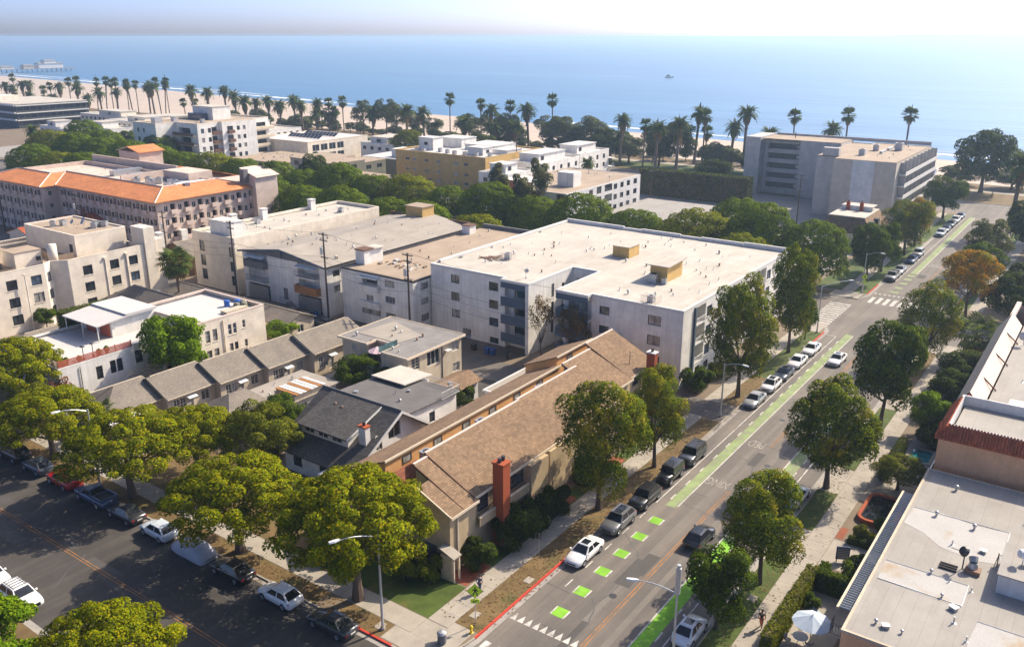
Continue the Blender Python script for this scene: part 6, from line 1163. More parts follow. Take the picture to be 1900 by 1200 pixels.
mk('bright0', 'tree', 12000, .2, 'leaf_bright', 81, 10, 5.3, 6.2, 4.0, 60, 1.0, .28, fork=.4, flat=.85, top=-.7, jit=.3)
mk('grey0', 'tree', 7000, .2, 'leaf_grey', 91, 14, 4.6, 9.0, 4.6, 34, 1.1, .3, fork=.45, flat=.9, top=-.6, jit=.4)
mk('conifer0', 'tree', 22000, .13, 'leaf_bright', 95, 8, 4.0, 4.0, 3.8, 70, .8, .25, fork=.3, flat=.5, top=-.5, jit=.3)
for i, mt in enumerate(('leaf_green', 'leaf_olive', 'leaf_dark', 'leaf_bright')): mk(f'shrub{i}', 'shrub', 5000, .085, mt, 101 + i, 2, 1.15, .85, .95, 22, .42, .06, fork=.2, flat=.9, top=-.6, jit=.3)
mk('bronze0', 'tree', 1500, .12, 'leaf_bronze', 111, 8, 1.9, 6.0, 2.4, 26, .5, .1, 'bark', .3, .9, -.6, .5); mk('red0', 'tree', 1300, .13, 'leaf_red', 112, 5, 1.7, 3.3, 1.9, 22, .4, .07, 'bark', .25, .9, -.6, .5)
# eucalyptus: pale forked trunk, a few loose tufts
rg = random.Random(9); bl = [((rg.uniform(-1.6, 1.6), rg.uniform(-1.6, 1.6), rg.uniform(8.5, 14)), rg.uniform(.8, 1.4)) for _ in range(11)]; PROTO['euca'] = (leaf_cloud('crown', bl, 3600, .19, 'leaf_grey', 5, 1.1, .1, .3, .5), trunk_mesh('trunk', 12, .28, [b[0] for b in bl], 5, 'bark_pale', .62, .6), 'tree')
def plant(key, name, label, x, y, h=None, r=None, rz=None, group=None, z=.12, mat=None, cat=None):
    crown, trunk, kind = PROTO[key]; ref = {'gold': (10, 5.75), 'oliv': (10, 5.7), 'stre': (15, 5.15), 'autu': (12.7, 5.3), 'dome': (10.3, 7.4), 'dark': (13, 6.1), 'gree': (11, 5.0), 'brig': (11, 6.1), 'grey': (14.5, 5.5), 'coni': (8.2, 4.6), 'shru': (2.1, 1.45), 'bron': (8, 2.2), 'red0': (5, 2.0), 'euca': (14, 2.4)}[key[:4]]
    o = thing(name, label, cat or kind, (x, y, z), RNG.uniform(0, 6.28) if rz is None else rz, group)
    sx = (r or ref[1]) / ref[1]; sz = (h or ref[0]) / ref[0]; o.scale = (sx, sx, sz)
    obj('trunk' if kind == 'tree' else 'stems', trunk, o); c = obj('crown' if kind == 'tree' else 'foliage', crown, o)
    if mat: c.material_slots[0].link = 'OBJECT'; c.material_slots[0].material = MATS[mat]
    return o
# ---- palms
def frond(L, w, droop, seg=7, n=0):
    m = MB(); pts = []
    for i in range(seg + 1): t = i / seg; pts.append(Vector((L * t * (1 - .18 * droop * t), 0, L * (.42 * t - droop * .75 * t * t))))
    for s in (-1, 1):
        for i in range(seg):
            a, b = pts[i], pts[i + 1]; wa = w * math.sin(math.pi * (.12 + .86 * i / seg)); wb = w * math.sin(math.pi * (.12 + .86 * (i + 1) / seg)) * .82
            m.poly(a, a + Vector((wa * .6, s * wa, -wa * .45)), a.lerp(b, .8) + Vector((wb * .5, s * wb * .8, -wb * .4)), a.lerp(b, .8))
    return m
def date_crown(seed, L=3.4, n=64, dry=12):
    rg = random.Random(seed); m = MB(); md = MB()
    for i in range(n + dry):
        f = frond(L * rg.uniform(.85, 1.1), .46, rg.uniform(.6, 1.25) if i < n else 1.7); el = rg.uniform(-.6, 1.3) if i < n else rg.uniform(-1.3, -.7); az = i * 2.39996 + rg.uniform(-.2, .2)
        M = Matrix.Rotation(az, 4, 'Z') @ Matrix.Rotation(-el * .8, 4, 'Y'); (m if i < n else md).add([M @ Vector(v) for v in f.v], f.f)
    return m, md
def fan_crown(seed, R=1.6, n=44):
    rg = random.Random(seed); m = MB(); md = MB()
    for i in range(n):
        el = rg.uniform(-1.0, 1.4); az = i * 2.39996; st = R * .42; f = MB(); k = 9
        c = Vector((st, 0, 0))
        for j in range(k):
            a0 = -1.25 + 2.5 * j / k; a1 = a0 + 2.5 / k * .8; l = R * .62 * (1 - .25 * abs(a0 + .13))
            f.poly(c, c + Vector((math.cos(a0) * l, math.sin(a0) * l, -.12 * l)), c + Vector((math.cos((a0 + a1) / 2) * l * 1.25, math.sin((a0 + a1) / 2) * l * 1.25, -.35 * l)), c + Vector((math.cos(a1) * l, math.sin(a1) * l, -.12 * l)))
        f.poly((0, -.03, 0), (st, -.02, 0), (st, .02, 0), (0, .03, 0)); M = Matrix.Rotation(az, 4, 'Z') @ Matrix.Rotation(-el, 4, 'Y'); m.add([M @ Vector(v) for v in f.v], f.f)
    for i in range(16):
        a = i * 2.4; md.poly((.15 * math.cos(a), .15 * math.sin(a), -.1), (.6 * math.cos(a + .3), .6 * math.sin(a + .3), -.9), (.35 * math.cos(a), .35 * math.sin(a), -2.0), (.45 * math.cos(a - .3), .45 * math.sin(a - .3), -.9))
    return m, md
DC = [tuple(x.mesh(n, mt) for x, n, mt in zip(date_crown(s), ('crown', 'dry_skirt'), ('leaf_palm', 'leaf_palm_dry'))) for s in (1, 2, 3)]
FC = [tuple(x.mesh(n, mt) for x, n, mt in zip(fan_crown(s), ('crown', 'dry_skirt'), ('leaf_palm', 'leaf_palm_dry'))) for s in (4, 5, 6)]
def ptrunk(seed, r, bend):
    rg = random.Random(seed); bx = rg.uniform(-bend, bend); by = rg.uniform(-bend, bend); return MB().tube([(0, 0, 0), (bx * .1, by * .1, .25), (bx * .35, by * .35, .55), (bx * .7, by * .7, .8), (bx, by, 1)], [r * 1.25, r, r * .92, r * .9, r], 8).mesh('trunk', 'bark_palm'), bx, by
DT = [ptrunk(s, .5, .3) for s in (1, 2)]; FT = [ptrunk(s, .26, 1.1) for s in (3, 4, 5)]
def palm(kind, x, y, zc, label, group=None, k=1., z0=.1):
    i = RNG.randrange(100); c = (DC if kind == 'D' else FC)[i % 3]; t, bx, by = (DT if kind == 'D' else FT)[i % len(DT if kind == 'D' else FT)]
    o = thing('date_palm' if kind == 'D' else 'fan_palm', label, 'palm tree', (x, y, z0), RNG.uniform(0, 6.28), group)
    o.rotation_euler = (RNG.uniform(-.045, .045), RNG.uniform(-.045, .045), o.rotation_euler.z); a = obj('trunk', t, o); a.scale = (1, 1, zc - z0)
    for me, nm in zip(c, ('crown', 'dry_skirt')): b = obj(nm, me, o, (bx, by, zc - z0)); b.scale = (k, k, k * RNG.uniform(.9, 1.15))
    return o
PALMS = [('F',306,640,18.2), ('D',301,642,12.7), ('D',302,638,11.0), ('F',311,652,7.5), ('D',301,619,14.1), ('D',304,616,14.0), ('F',296,585,12.3), ('F',303,586,14.3), ('D',305,579,13.8), ('F',306,569,17.4), ('F',310,567,17.9), ('D',288,528,15.2), ('D',295,600,8.0), ('D',291,571,7.0), ('D',297,574,7.6), ('D',297,534,8.2), ('D',286,499,14.1), ('F',299,526,18.9), ('F',300,518,19.7), ('F',311,529,17.4), ('F',308,520,18.7), ('D',289,487,14.4), ('F',309,509,16.4), ('F',298,487,18.8), ('F',306,494,18.0), ('D',289,455,17.6), ('D',286,446,18.6), ('F',310,477,19.5), ('F',299,456,19.1), ('F',299,452,21.0), ('D',306,439,16.4), ('D',303,422,15.7), ('F',301,440,10.2), ('F',311,444,9.4), ('D',297,398,17.7), ('D',300,393,15.0), ('D',290,373,13.6), ('D',305,385,12.0), ('D',300,367,13.8), ('D',305,364,11.2), ('D',304,352,14.2), ('D',292,333,13.4), ('D',293,324,14.7), ('D',289,320,10.4), ('F',298,321,15.3), ('F',297,314,11.6), ('F',301,314,15.7), ('D',298,292,11.1), ('D',286,260,14.7), ('D',300,262,13.0), ('F',301,248,19.5), ('D',287,229,11.1), ('F',304,233,17.9), ('D',292,219,16.4), ('D',286,212,10.0), ('D',288,204,11.1), ('F',296,212,18.6), ('D',301,206,16.4), ('F',310,200,20.5), ('D',286,155,16.2), ('F',283,144,15.7), ('D',280.9,138,15.1), ('D',281.2,130,16.6), ('D',305,134,18.4), ('F',299,128,18.3), ('F',308,131,11.7), ('D',305,120,14.2), ('D',305,115,19.3), ('D',293,105,10.3), ('D',293,102,14.0), ('F',304,97,19.5), ('D',302,85,15.8), ('F',298,78,21.3), ('F',308,62,21.5)]
cnt = {'F': 0, 'D': 0}
for k, x, y, z in sorted(PALMS, key=lambda p: photo_x((p[1], p[2], p[3]))):
    palm(k, x, y, z, ('slender fan palm on the bluff, %s fan palm from the left' if k == 'F' else 'feathery date palm on the bluff, %s date palm from the left') % ORD[cnt[k]], 'fan palms on the bluff' if k == 'F' else 'date palms on the bluff', RNG.uniform(1.45, 1.75) if k == 'F' else RNG.uniform(1.35, 1.75)); cnt[k] += 1
palm('D', 172, 351, 10.3, 'large dark date palm rising from the round trees at far left', k=1.35); palm('D', 216, 127, 11.0, 'small date palm beside the white cluster behind eucalyptus', k=.9)
palm('D', 240, 22.0, 16.8, 'huge date palm with thick trunk at the right edge', k=1.7); palm('F', 139.4, 172.5, 14.0, 'tall palm with bare grey trunk at the corner of the pink building', k=1.9); palm('D', 246, 11.0, 15.0, 'second date palm behind the huge one at the right edge', k=1.5)
def near_palm(x, y, z, label, k=1., n=26, r=.2, z0=.12):
    o = thing('fan_palm', label, 'palm tree', (x, y, z0)); obj('trunk', MB().tube([(0, 0, -.1), (.05, 0, z * .4), (-.05, .05, z * .8), (0, 0, z)], [r * 1.3, r, r * .9, r * 1.5], 9).mesh('trunk', 'bark_palm'), o)
    if 'blade' not in PROTO:
        f = MB(); kk = 13; c = Vector((.85, 0, 0)); f.poly((0, -.03, 0), (.85, -.02, .02), (.85, .02, .02), (0, .03, 0))
        for j in range(kk):
            a0 = -1.7 + 3.4 * j / kk; a1 = a0 + 3.4 / kk * .85; am = (a0 + a1) / 2; l = 1.0 * (1 - .18 * abs(am)); f.poly(c, c + Vector((math.cos(a0) * l * .7, math.sin(a0) * l * .7, -.05)), c + Vector((math.cos(am) * l, math.sin(am) * l, -.28)), c + Vector((math.cos(a1) * l * .7, math.sin(a1) * l * .7, -.05)))
        PROTO['blade'] = (f.mesh('frond', 'leaf_palm'), f.mesh('dry_frond', 'leaf_palm_dry'))
    for i in range(n):
        el = -1.15 + 2.3 * (i / n); b = obj('frond' if el > -.75 else 'dry_frond', PROTO['blade'][0 if el > -.75 else 1], o, (0, 0, z)); b.rotation_euler = Matrix.Rotation(i * 2.39996, 3, 'Z').to_quaternion().to_euler() if 0 else (Matrix.Rotation(i * 2.39996, 3, 'Z') @ Matrix.Rotation(-el, 3, 'Y')).to_euler(); b.scale = (k * RNG.uniform(.9, 1.1),) * 3
near_palm(84.9, 132.0, 8.6, 'sunlit fan palm on a tall trunk in front of the long cream block', 1.9, 44, .24); near_palm(49.0, 95.2, 3.3, 'small fan palm at the corner of the first bungalow', 1.05, 24, .15); near_palm(137.4, 14.2, 4.3, 'bushy palm beside the pointed mansard roof', 2.0, 30, .3)

# ------------------------------------------------------------------ street trees of the avenue
ST = [('street3', 68.7, 38.1, 15.0, 5.2, 'largest yellow-green street tree beside the brown townhouse terrace'), ('street1', 80.2, 37.6, 12.9, 3.9, 'dark green street tree beside the boxy black parked cars'), ('street2', 104.6, 37.5, 17.2, 5.0, 'tall full street tree at the corner of the largest white block'), ('street4', 125.4, 37.7, 18.0, 4.2, 'tall narrow street tree beyond the full one on the left kerb'), ('green0', 133.0, 37.6, 6.4, 1.8, 'small young street tree near the crossing on the left kerb'),
      ('street5', 86.6, 20.5, 13.6, 5.0, 'broad bronze-green tree on the right kerb above the driveway'), ('green1', 106.4, 19.8, 14.2, 4.8, 'dark green tree on the right kerb facing the moving white car'), ('street0', 132.2, 20.0, 13.0, 4.7, 'yellow and green tree with dark trunk near the crossing on the right kerb'), ('autumn1', 160.6, 18.9, 12.0, 5.4, 'orange-topped autumn tree just beyond the crossing on the right kerb'), ('street1', 65.9, 20.2, 11.6, 4.1, 'bright green tree over the right bike lane beside the black car'), ('green0', 58.0, 20.9, 7.9, 3.1, 'dark round tree above the white rounded car at the bottom'),
      ('grey0', 192, 20.5, 12.5, 5.2, 'thin leafy tree on the right kerb of the far block'), ('green1', 178, 20.0, 10, 4.6, 'green tree behind the orange-topped autumn tree'), ('street1', 201, 37.6, 13.0, 5.6, 'large rounded tree before the grey tower on the left kerb'), ('autumn1', 211, 37.6, 11.5, 3.6, 'orange-tinged tree beside the large rounded one before the grey tower'), ('green1', 173.8, 38.6, 12.0, 4.2, 'dark green tree at the far corner of the crossing'), ('green0', 183.5, 38.2, 10.5, 4.0, 'green tree above the silver pickup on the far block'), ('green0', 250, 38.6, 11.5, 6.0, 'large green tree at the sea end of the avenue'), ('dark1', 300, 37, 20, 9.5, 'big dark park tree standing before the sea at right')]
for key, x, y, hh, r, lb in ST: plant(key, 'street_tree' if x < 280 else 'park_tree', lb, x, y, hh, r, group='trees along the avenue' if x < 280 else None)
# gold-green trees of the cross street
GT = [('gold0', 43.8, 47.4, 12.4, 7.5, 'huge gold-green street tree at the corner lawn beside the lamp post'), ('gold1', 42.6, 61.6, 9.8, 7.2, 'spreading gold-green tree above the covered car'), ('gold2', 42.5, 79.0, 9.8, 7.2, 'gold-green tree above the blue pickup'), ('gold1', 42.4, 94.5, 8.6, 6.6, 'gold-green tree above the red car'), ('gold0', 46.0, 109.5, 10.8, 6.8, 'gold-green tree before the red-railed roof deck at the left edge'), ('gold2', 49.2, 77.2, 8.6, 5.4, 'gold-green tree below the bungalow porch'), ('olive0', 53.5, 71.8, 8.6, 4.9, 'grey-olive tree left of the dark shingled house'),
      ('gold2', 24.2, 79.5, 9.4, 4.3, 'gold tree cut by the left edge on the near pavement'), ('gold0', 23.4, 51.0, 9.6, 5.6, 'gold tree at the bottom edge over the near pavement'), ('conifer0', 20.3, 61.5, 7.6, 4.4, 'bright green conifer in the bottom left corner'), ('olive0', 44.6, 102.6, 6.5, 3.6, 'low olive tree between the two left-edge gold trees')]
for key, x, y, hh, r, lb in GT: plant(key, 'street_tree', lb, x, y, hh, r, group='trees along the cross street')
# dome trees of the far cross street, two rows
rr = random.Random(12); D = []
for y, hh, r in ((111, 10.2, 6), (124, 11.4, 6.4), (137, 10.8, 6.2), (150, 12, 6.6), (162.5, 11.2, 6.2), (176, 12.4, 6.8), (189, 10, 6), (202, 10.4, 6.3), (216, 11, 6.6), (230, 10.6, 6.4), (245, 11.5, 7), (260, 12, 7), (276, 11, 6.6), (292, 12, 7)): D.append((141.2, y, hh * 1.06, r * 1.2, 'near'))
for y, hh, r in ((70, 12.2, 7.0), (84, 10.6, 6.2), (97, 12.4, 7), (110, 10.6, 6.2), (123, 12.6, 7.2), (136, 10.4, 6.4), (149, 12.2, 7), (161, 11.2, 6.4), (174, 12.8, 7.2), (187, 10, 6.4), (201, 11.5, 6.6), (215, 11, 6.5), (229, 12, 6.8), (243, 11, 6.6), (258, 12, 7), (273, 12.5, 7.2), (289, 12.6, 7.4), (305, 13, 7.4), (322, 13, 7.6)): D.append((163.4, y, hh * 1.06, r * 1.2, 'far'))
for row in ('near', 'far'):
    for i, (x, y, hh, r, _) in enumerate(sorted([d for d in D if d[4] == row], key=lambda d: -d[1])):
        plant('domey' if (i * 7 + (row == 'far')) % 6 == 1 else f'dome{i % 3}', 'dome_tree', f'dome-crowned street tree in the {row} row behind the white blocks, {ORD[i]} from the left', x + rr.uniform(-.5, .5), y + rr.uniform(-1, 1), hh, r, group='dome trees along the far cross street')
for key, x, y, hh, r, lb in (('dome1', 164.5, 46.5, 13, 7, 'big dark dome tree hanging over the crossing corner'), ('dome2', 166.5, 58, 15, 8.2, 'tallest broad dome tree before the grey tower'), ('domey', 149.5, 55, 12.2, 6.6, 'yellowish dome tree rising behind the largest white block'), ('dome0', 176, 66, 13.5, 8, 'dome tree beside the long low pale building'), ('dome1', 186, 340, 14.5, 9, 'large sunlit dome tree at the left edge below the banded building'), ('dome0', 178, 312, 13, 8, 'dome tree right of the large date palm at far left'), ('dome2', 184, 286, 13, 8, 'dome tree beneath the white mid-rise block'), ('dark0', 178, 200, 12, 6.5, 'dark bushy tree before the ochre block'), ('dark1', 179.5, 190.5, 11, 5.5, 'second dark bushy tree just right of its twin before the ochre block'),
                             ('dark0', 247, 188, 12.5, 8, 'dark tree behind the ochre block roof'), ('olive0', 252, 228, 12, 8, 'olive tree left of the ochre block roof'), ('olive0', 258, 209, 11, 7, 'brownish olive tree behind the white roof huts'), ('dark1', 262, 108, 9, 6, 'round dark tree left of the grey tower pier')): plant(key, 'round_tree', lb, x, y, hh, r)
# park trees along the bluff
PK = [('grey0', 300, 300, 17, 6), ('grey0', 303, 288, 18, 6), ('grey0', 298, 277, 16, 5.5), ('grey0', 296, 318, 13, 5), ('grey0', 300, 268, 13, 5.5), ('grey0', 299, 236, 14, 6), ('grey0', 297, 222, 15, 6), ('dark0', 296, 213, 14, 7), ('grey0', 302, 196, 15, 7), ('dark1', 298, 188, 15, 8), ('dark0', 300, 176, 14.5, 8.5), ('dark1', 297, 165, 11.5, 7.5), ('dark0', 295, 156, 9, 6), ('dark1', 292, 142, 15, 6), ('dark1', 296, 137, 16, 6.5), ('dark0', 300, 124, 8.5, 5.5), ('dark1', 292, 117, 9, 6), ('dark0', 298, 108, 8, 5.5), ('dark0', 306, 92, 8, 5), ('dark0', 297, 342, 8, 5), ('dark1', 300, 405, 8, 6), ('dark0', 300, 376, 9, 5), ('grey0', 304, 60, 9, 5), ('dark0', 312, 45, 6, 6), ('dark0', 312, 30, 6, 6), ('dark1', 290, 14, 12, 6), ('grey0', 292, 250, 12, 5)]
for i, (key, x, y, hh, r) in enumerate(sorted(PK, key=lambda p: photo_x((p[1], p[2], p[3] * .6)))): plant(key, 'park_tree', ('airy grey-green' if key[0] == 'g' else 'dense dark') + f' park tree among the bluff palms, {ORD[i]} park tree from the left', x, y, hh * 1.08, r * 1.15, group='park trees on the bluff', mat=('leaf_park' if i % 3 else None))
bs = random.Random(31); BB = [(bs.uniform(305, 316.5), 62 + i * 5.6 + bs.uniform(-2, 2), bs.uniform(3.2, 6.5), bs.uniform(2.6, 4.6)) for i in range(66)]
for i, (x, y, hh, r) in enumerate(sorted(BB, key=lambda p: photo_x((p[0], p[1], 2)))): plant(('dark0', 'dark1', 'green1')[i % 3], 'bluff_bush', f'low dark bush along the bluff edge, {ORD[i]} bluff bush from the left', x, y, hh, r, group='bushes along the bluff edge', mat=('leaf_park', 'leaf_dark', 'leaf_park')[i % 3], cat='bush')
for x, y, hh, lb in ((172.6, 126.8, 15.5, 'leftmost eucalyptus with pale trunk before the brown balconies'), (171.6, 119.4, 14.0, 'middle eucalyptus with pale trunk before the brown balconies'), (171.2, 113.4, 18.0, 'tallest forked eucalyptus before the white block')): plant('euca', 'eucalyptus', lb, x, y, hh, 2.6, group='eucalyptus trees')
# garden trees and shrubs
for key, x, y, hh, r, lb in (('bright0', 64.2, 102.4, 10.2, 5.3, 'bright leafy tree against the white stucco building'), ('green1', 76.4, 80.2, 5.4, 3.7, 'leafy green tree before the beige two-storey house'), ('green0', 77.6, 75.6, 4.4, 2.2, 'small green tree beside the deck umbrella'), ('green1', 61.2, 77.4, 5.8, 3.0, 'green garden tree left of the dark shingled house'), ('bronze0', 101.0, 66.6, 9.6, 2.2, 'sparse bare tree before the blue balconies'), ('bronze0', 100.8, 61.8, 9.2, 2.0, 'sparse bare tree left of the second blue balconies'), ('bronze0', 100.4, 59.8, 8.8, 1.8, 'thin bare tree against the white block front'), ('red0', 48.2, 103.2, 5.6, 2.2, 'small purple-leaved bare tree before the stucco building'),
                          ('dark1', 100.9, 55.4, 6.6, 2.4, 'dark round tree against the white block behind the brown roofs'), ('bright0', 83.8, 104.2, 3.6, 2.9, 'bright hedge tree beside the pale parking court'), ('olive0', 90.6, 14.2, 3.9, 3.2, 'silvery olive tree beside the long flat roof'), ('bright0', 106.5, 14.3, 5.6, 2.9, 'bright topped tree beside the peach building'), ('dark0', 116, 13.6, 5.5, 3.6, 'dark shade tree beside the mansard roof'), ('dark1', 124, 13.6, 6, 3.8, 'dark tree under the mansard roof edge'), ('dark0', 161, 12.5, 8.6, 4.8, 'dark rounded tree beyond the far crossing at right'), ('dark1', 172, 11, 8.5, 5, 'dark tree at the right edge beyond the crossing'), ('dark0', 215, 14, 12, 6, 'dark tree under the huge date palm'), ('dark1', 228, 30 - 13, 11, 5, 'shaded tree at the right edge near the sea'),
                          ('green0', 70.0, 146.8, 5.0, 2.3, 'shrubby tree at the foot of the stepped cream block'), ('green0', 66.0, 146.0 - 4.8, 3.6, 2.0, 'second shrubby tree at the foot of the stepped cream block'), ('dark0', 150, 268, 11, 6.5, 'dark garden tree right of the small white house'), ('green1', 206, 345, 8.5, 4.2, 'green tree beside the peach house at far left')): plant(key, 'garden_tree', lb, x, y, hh, r)
for k, x, y, s, lb in ((2, 53.6, 41.9, 1.5, 'dark shrub beside the townhouse entry'), (2, 58.6, 41.2, 2.2, 'large dark bush below the brick chimney'), (2, 62.6, 41.6, 1.7, 'dark bush right of the brick chimney'), (2, 66.0, 41.6, 1.5, 'dark bush by the townhouse path'), (0, 72.5, 41.8, 1.3, 'green bush before the townhouse terrace'), (1, 48.6, 46.0, 1.3, 'clipped green bush beside the corner lawn'), (1, 49.6, 44.4, 1.25, 'clipped bush beside the red brick path'), (2, 50.2, 47.6, 1.2, 'dark bush behind the clipped bushes'), (2, 80.4, 65.0, 1.6, 'dark bush beside the brown-roofed garage'), (0, 103.6, 43.4, 1.7, 'green bush at the white block corner'), (0, 106.2, 43.0, 1.3, 'green bush along the white block side'), (1, 109.5, 42.8, 1.2, 'third bush along the white block side'), (0, 83.0, 98.6, 1.3, 'bush left of the bungalow end'), (3, 82.0, 97.6, 1.0, 'bright banana-like plant behind the bungalow'),
                       (1, 78.4, 14.7, .8, 'round clipped shrub in the raised garden bed'), (1, 77.9, 13.4, .7, 'second round shrub in the raised garden bed'), (0, 64.9, 15.4, .75, 'clipped square shrub beside the long hedge'), (0, 70.4, 13.4, 1.2, 'leafy shrub under the louvre strip'), (2, 71.8, 13.0, 1.2, 'dark shrub under the louvre strip'), (0, 80.6, 13.2, .9, 'green shrub beside the brick pond'), (2, 103.5, 13.6, 1.5, 'dark shrub beyond the small pool'), (2, 106, 13.0, 1.8, 'dark bush beyond the small pool'), (0, 73.6, 49.4 - 6.9, 1.2, 'low bush at the terrace wall'), (2, 46.8, 53.6, 1.3, 'dark bush under the corner gold tree'), (0, 250, 99, 3.0, 'round bush beside the grey tower pier'), (2, 226, 262 - 9, 2.4, 'green bush at the solar building wall'), (1, 57.4, 74.2, 1.4, 'olive bush by the cottage'), (2, 72.6, 77.2, 1.3, 'dark reddish bush by the last bungalow')): plant(f'shrub{k}', 'garden_shrub', lb, x, y, 2 * s, 1.15 * s, group=None)
# hedges
def hedge(name, label, x0, x1, y0, y1, zt, mat, n, size=.09, z0=.1):
    rg = np.random.default_rng(int(x0 * 3 + y0)); o = thing(name, label, 'hedge', ((x0 + x1) / 2, (y0 + y1) / 2, 0)); cx, cy = (x0 + x1) / 2, (y0 + y1) / 2
    w, l, hgt = x1 - x0, y1 - y0, zt - z0; f = rg.random(n); u = rg.random((n, 2)); P = np.zeros((n, 3)); A = np.array([w * l, w * hgt, w * hgt, l * hgt, l * hgt]); A /= A.sum(); k = rg.choice(5, n, p=A)
    P[:, 0] = np.where(k == 3, -w / 2, np.where(k == 4, w / 2, (u[:, 0] - .5) * w)); P[:, 1] = np.where(k == 1, -l / 2, np.where(k == 2, l / 2, (np.where(k >= 3, u[:, 0], u[:, 1]) - .5) * l)); P[:, 2] = np.where(k == 0, zt, z0 + u[:, 1] * hgt); P += rg.normal(size=P.shape) * .06
    Nn = np.stack([np.where(k == 3, -1., np.where(k == 4, 1., 0.)), np.where(k == 1, -1., np.where(k == 2, 1., 0.)), np.where(k == 0, 1., .3)], 1) + rg.normal(size=(n, 3)) * .5; Nn /= np.linalg.norm(Nn, axis=1)[:, None]; T = np.cross(Nn, rg.normal(size=(n, 3))); T /= np.linalg.norm(T, axis=1)[:, None]; B = np.cross(Nn, T); s = (size * rg.uniform(.7, 1.3, n))[:, None]
    V = np.stack([P - T * s, P + B * s * .6, P + T * s, P - B * s * .6], 1).reshape(-1, 3); me = bpy.data.meshes.new('foliage'); me.from_pydata([tuple(v) for v in V], [], [(4 * i, 4 * i + 1, 4 * i + 2, 4 * i + 3) for i in range(n)]); me.materials.append(MATS[mat]); obj('foliage', me, o)
    MB((cx, cy, 0)).box(x0 + .1, x1 - .1, y0 + .1, y1 - .1, 0, zt - .12).build('woody_core', 'bark', o); return o
hedge('clipped_hedge', 'long clipped hedge along the right pavement beside the umbrella patio', 57, 68.6, 16.0, 16.9, 2.0, 'leaf_olive', 9000); hedge('clipped_hedge', 'short clipped hedge arm closing the umbrella patio', 67.8, 68.6, 12.9, 15.9, 2.0, 'leaf_green', 4000); hedge('clipped_hedge', 'low hedge strip beside the brick kerb and driveway', 69.0, 71.6, 15.7, 16.4, .8, 'leaf_green', 2000); hedge('clipped_hedge', 'hedge beside the small pool and right pavement', 91.5, 101, 15.6, 16.4, 1.6, 'leaf_dark', 6000); hedge('clipped_hedge', 'low hedge edging the raised garden beds', 76.9, 77.4, 12.6, 15.6, .8, 'leaf_dark', 1800)
hedge('tall_hedge', 'tall dark hedge wall behind the long low pale building', 236, 240, 87, 121, 7.8, 'leaf_dark', 9000, .28); hedge('deck_hedge', 'dense green hedge growing beside the white roof deck', 58.4, 66, 119.9, 121.6, 8.6, 'leaf_green', 8000, .13)

# fallen leaves and dry tufts on verges and gutters
rg = np.random.default_rng(77); areas = [(46.5, 95, 36.25, 38.7, 1500), (102, 137, 36.25, 38.7, 900), (46, 137, 19.1, 21.1, 1500), (41.2, 43, 43, 118, 1500), (46, 118, 53.6, 54, 0), (45.4, 53.8, 54, 100, 1500), (47, 139, 35.6, 36.05, 500), (40.5, 40.95, 46, 100, 500), (46, 95, 38.8, 40.8, 250), (47, 135, 17, 19, 250)]
vs = []
for x0, x1, y0, y1, n in areas:
    for _ in range(n):
        x, y, a, s = rg.uniform(x0, x1), rg.uniform(y0, y1), rg.uniform(0, 6.28), rg.uniform(.05, .13); z = .15 + rg.uniform(0, .03) if not (35 < y < 36.1 or x < 41) else .03
        ca, sa = math.cos(a) * s, math.sin(a) * s; vs += [(x - ca, y - sa, z), (x + sa * .5, y - ca * .5, z + .02), (x + ca, y + sa, z), (x - sa * .5, y + ca * .5, z + .01)]
me = bpy.data.meshes.new('fallen_leaves'); me.from_pydata(vs, [], [(4 * i, 4 * i + 1, 4 * i + 2, 4 * i + 3) for i in range(len(vs) // 4)]); me.materials.append(MATS['leaf_litter']); o = obj('fallen_leaves', me); o['kind'] = 'stuff'; o['label'] = 'dry fallen leaves scattered on verges and gutters'; o['category'] = 'leaves'
# ------------------------------------------------------------------ vehicles
def bil(q, u, v): a, b, c, d = [Vector(p) for p in q]; return (a * (1 - u) + b * u) * (1 - v) + (d * (1 - u) + c * u) * v
def pane(q, u0, u1, v0, v1, off=.012):
    p = [bil(q, u0, v0), bil(q, u1, v0), bil(q, u1, v1), bil(q, u0, v1)]; n = (p[1] - p[0]).cross(p[3] - p[0]).normalized() * off; return MB().poly(*[x + n for x in p])
WHEEL = {}
def wheel_meshes(r):
    if r not in WHEEL:
        t = MB().cyl((0, -.11, 0), (0, .11, 0), r, r, 18); a = MB().cyl((0, .112, 0), (0, .125, 0), r * .66, r * .62, 14)
        for k in range(5): t2 = 2 * math.pi * k / 5; a.tube([(0, .13, 0), (math.cos(t2) * r * .6, .13, math.sin(t2) * r * .6)], .035, 4)
        WHEEL[r] = (t.mesh('wheel', 'tyre', False), a.mesh('rim', 'rim'), MB().cyl((0, .02, 0), (0, .035, 0), r * 1.17, r * 1.17, 18).mesh('wheel_arch', 'black'))
    return WHEEL[r]
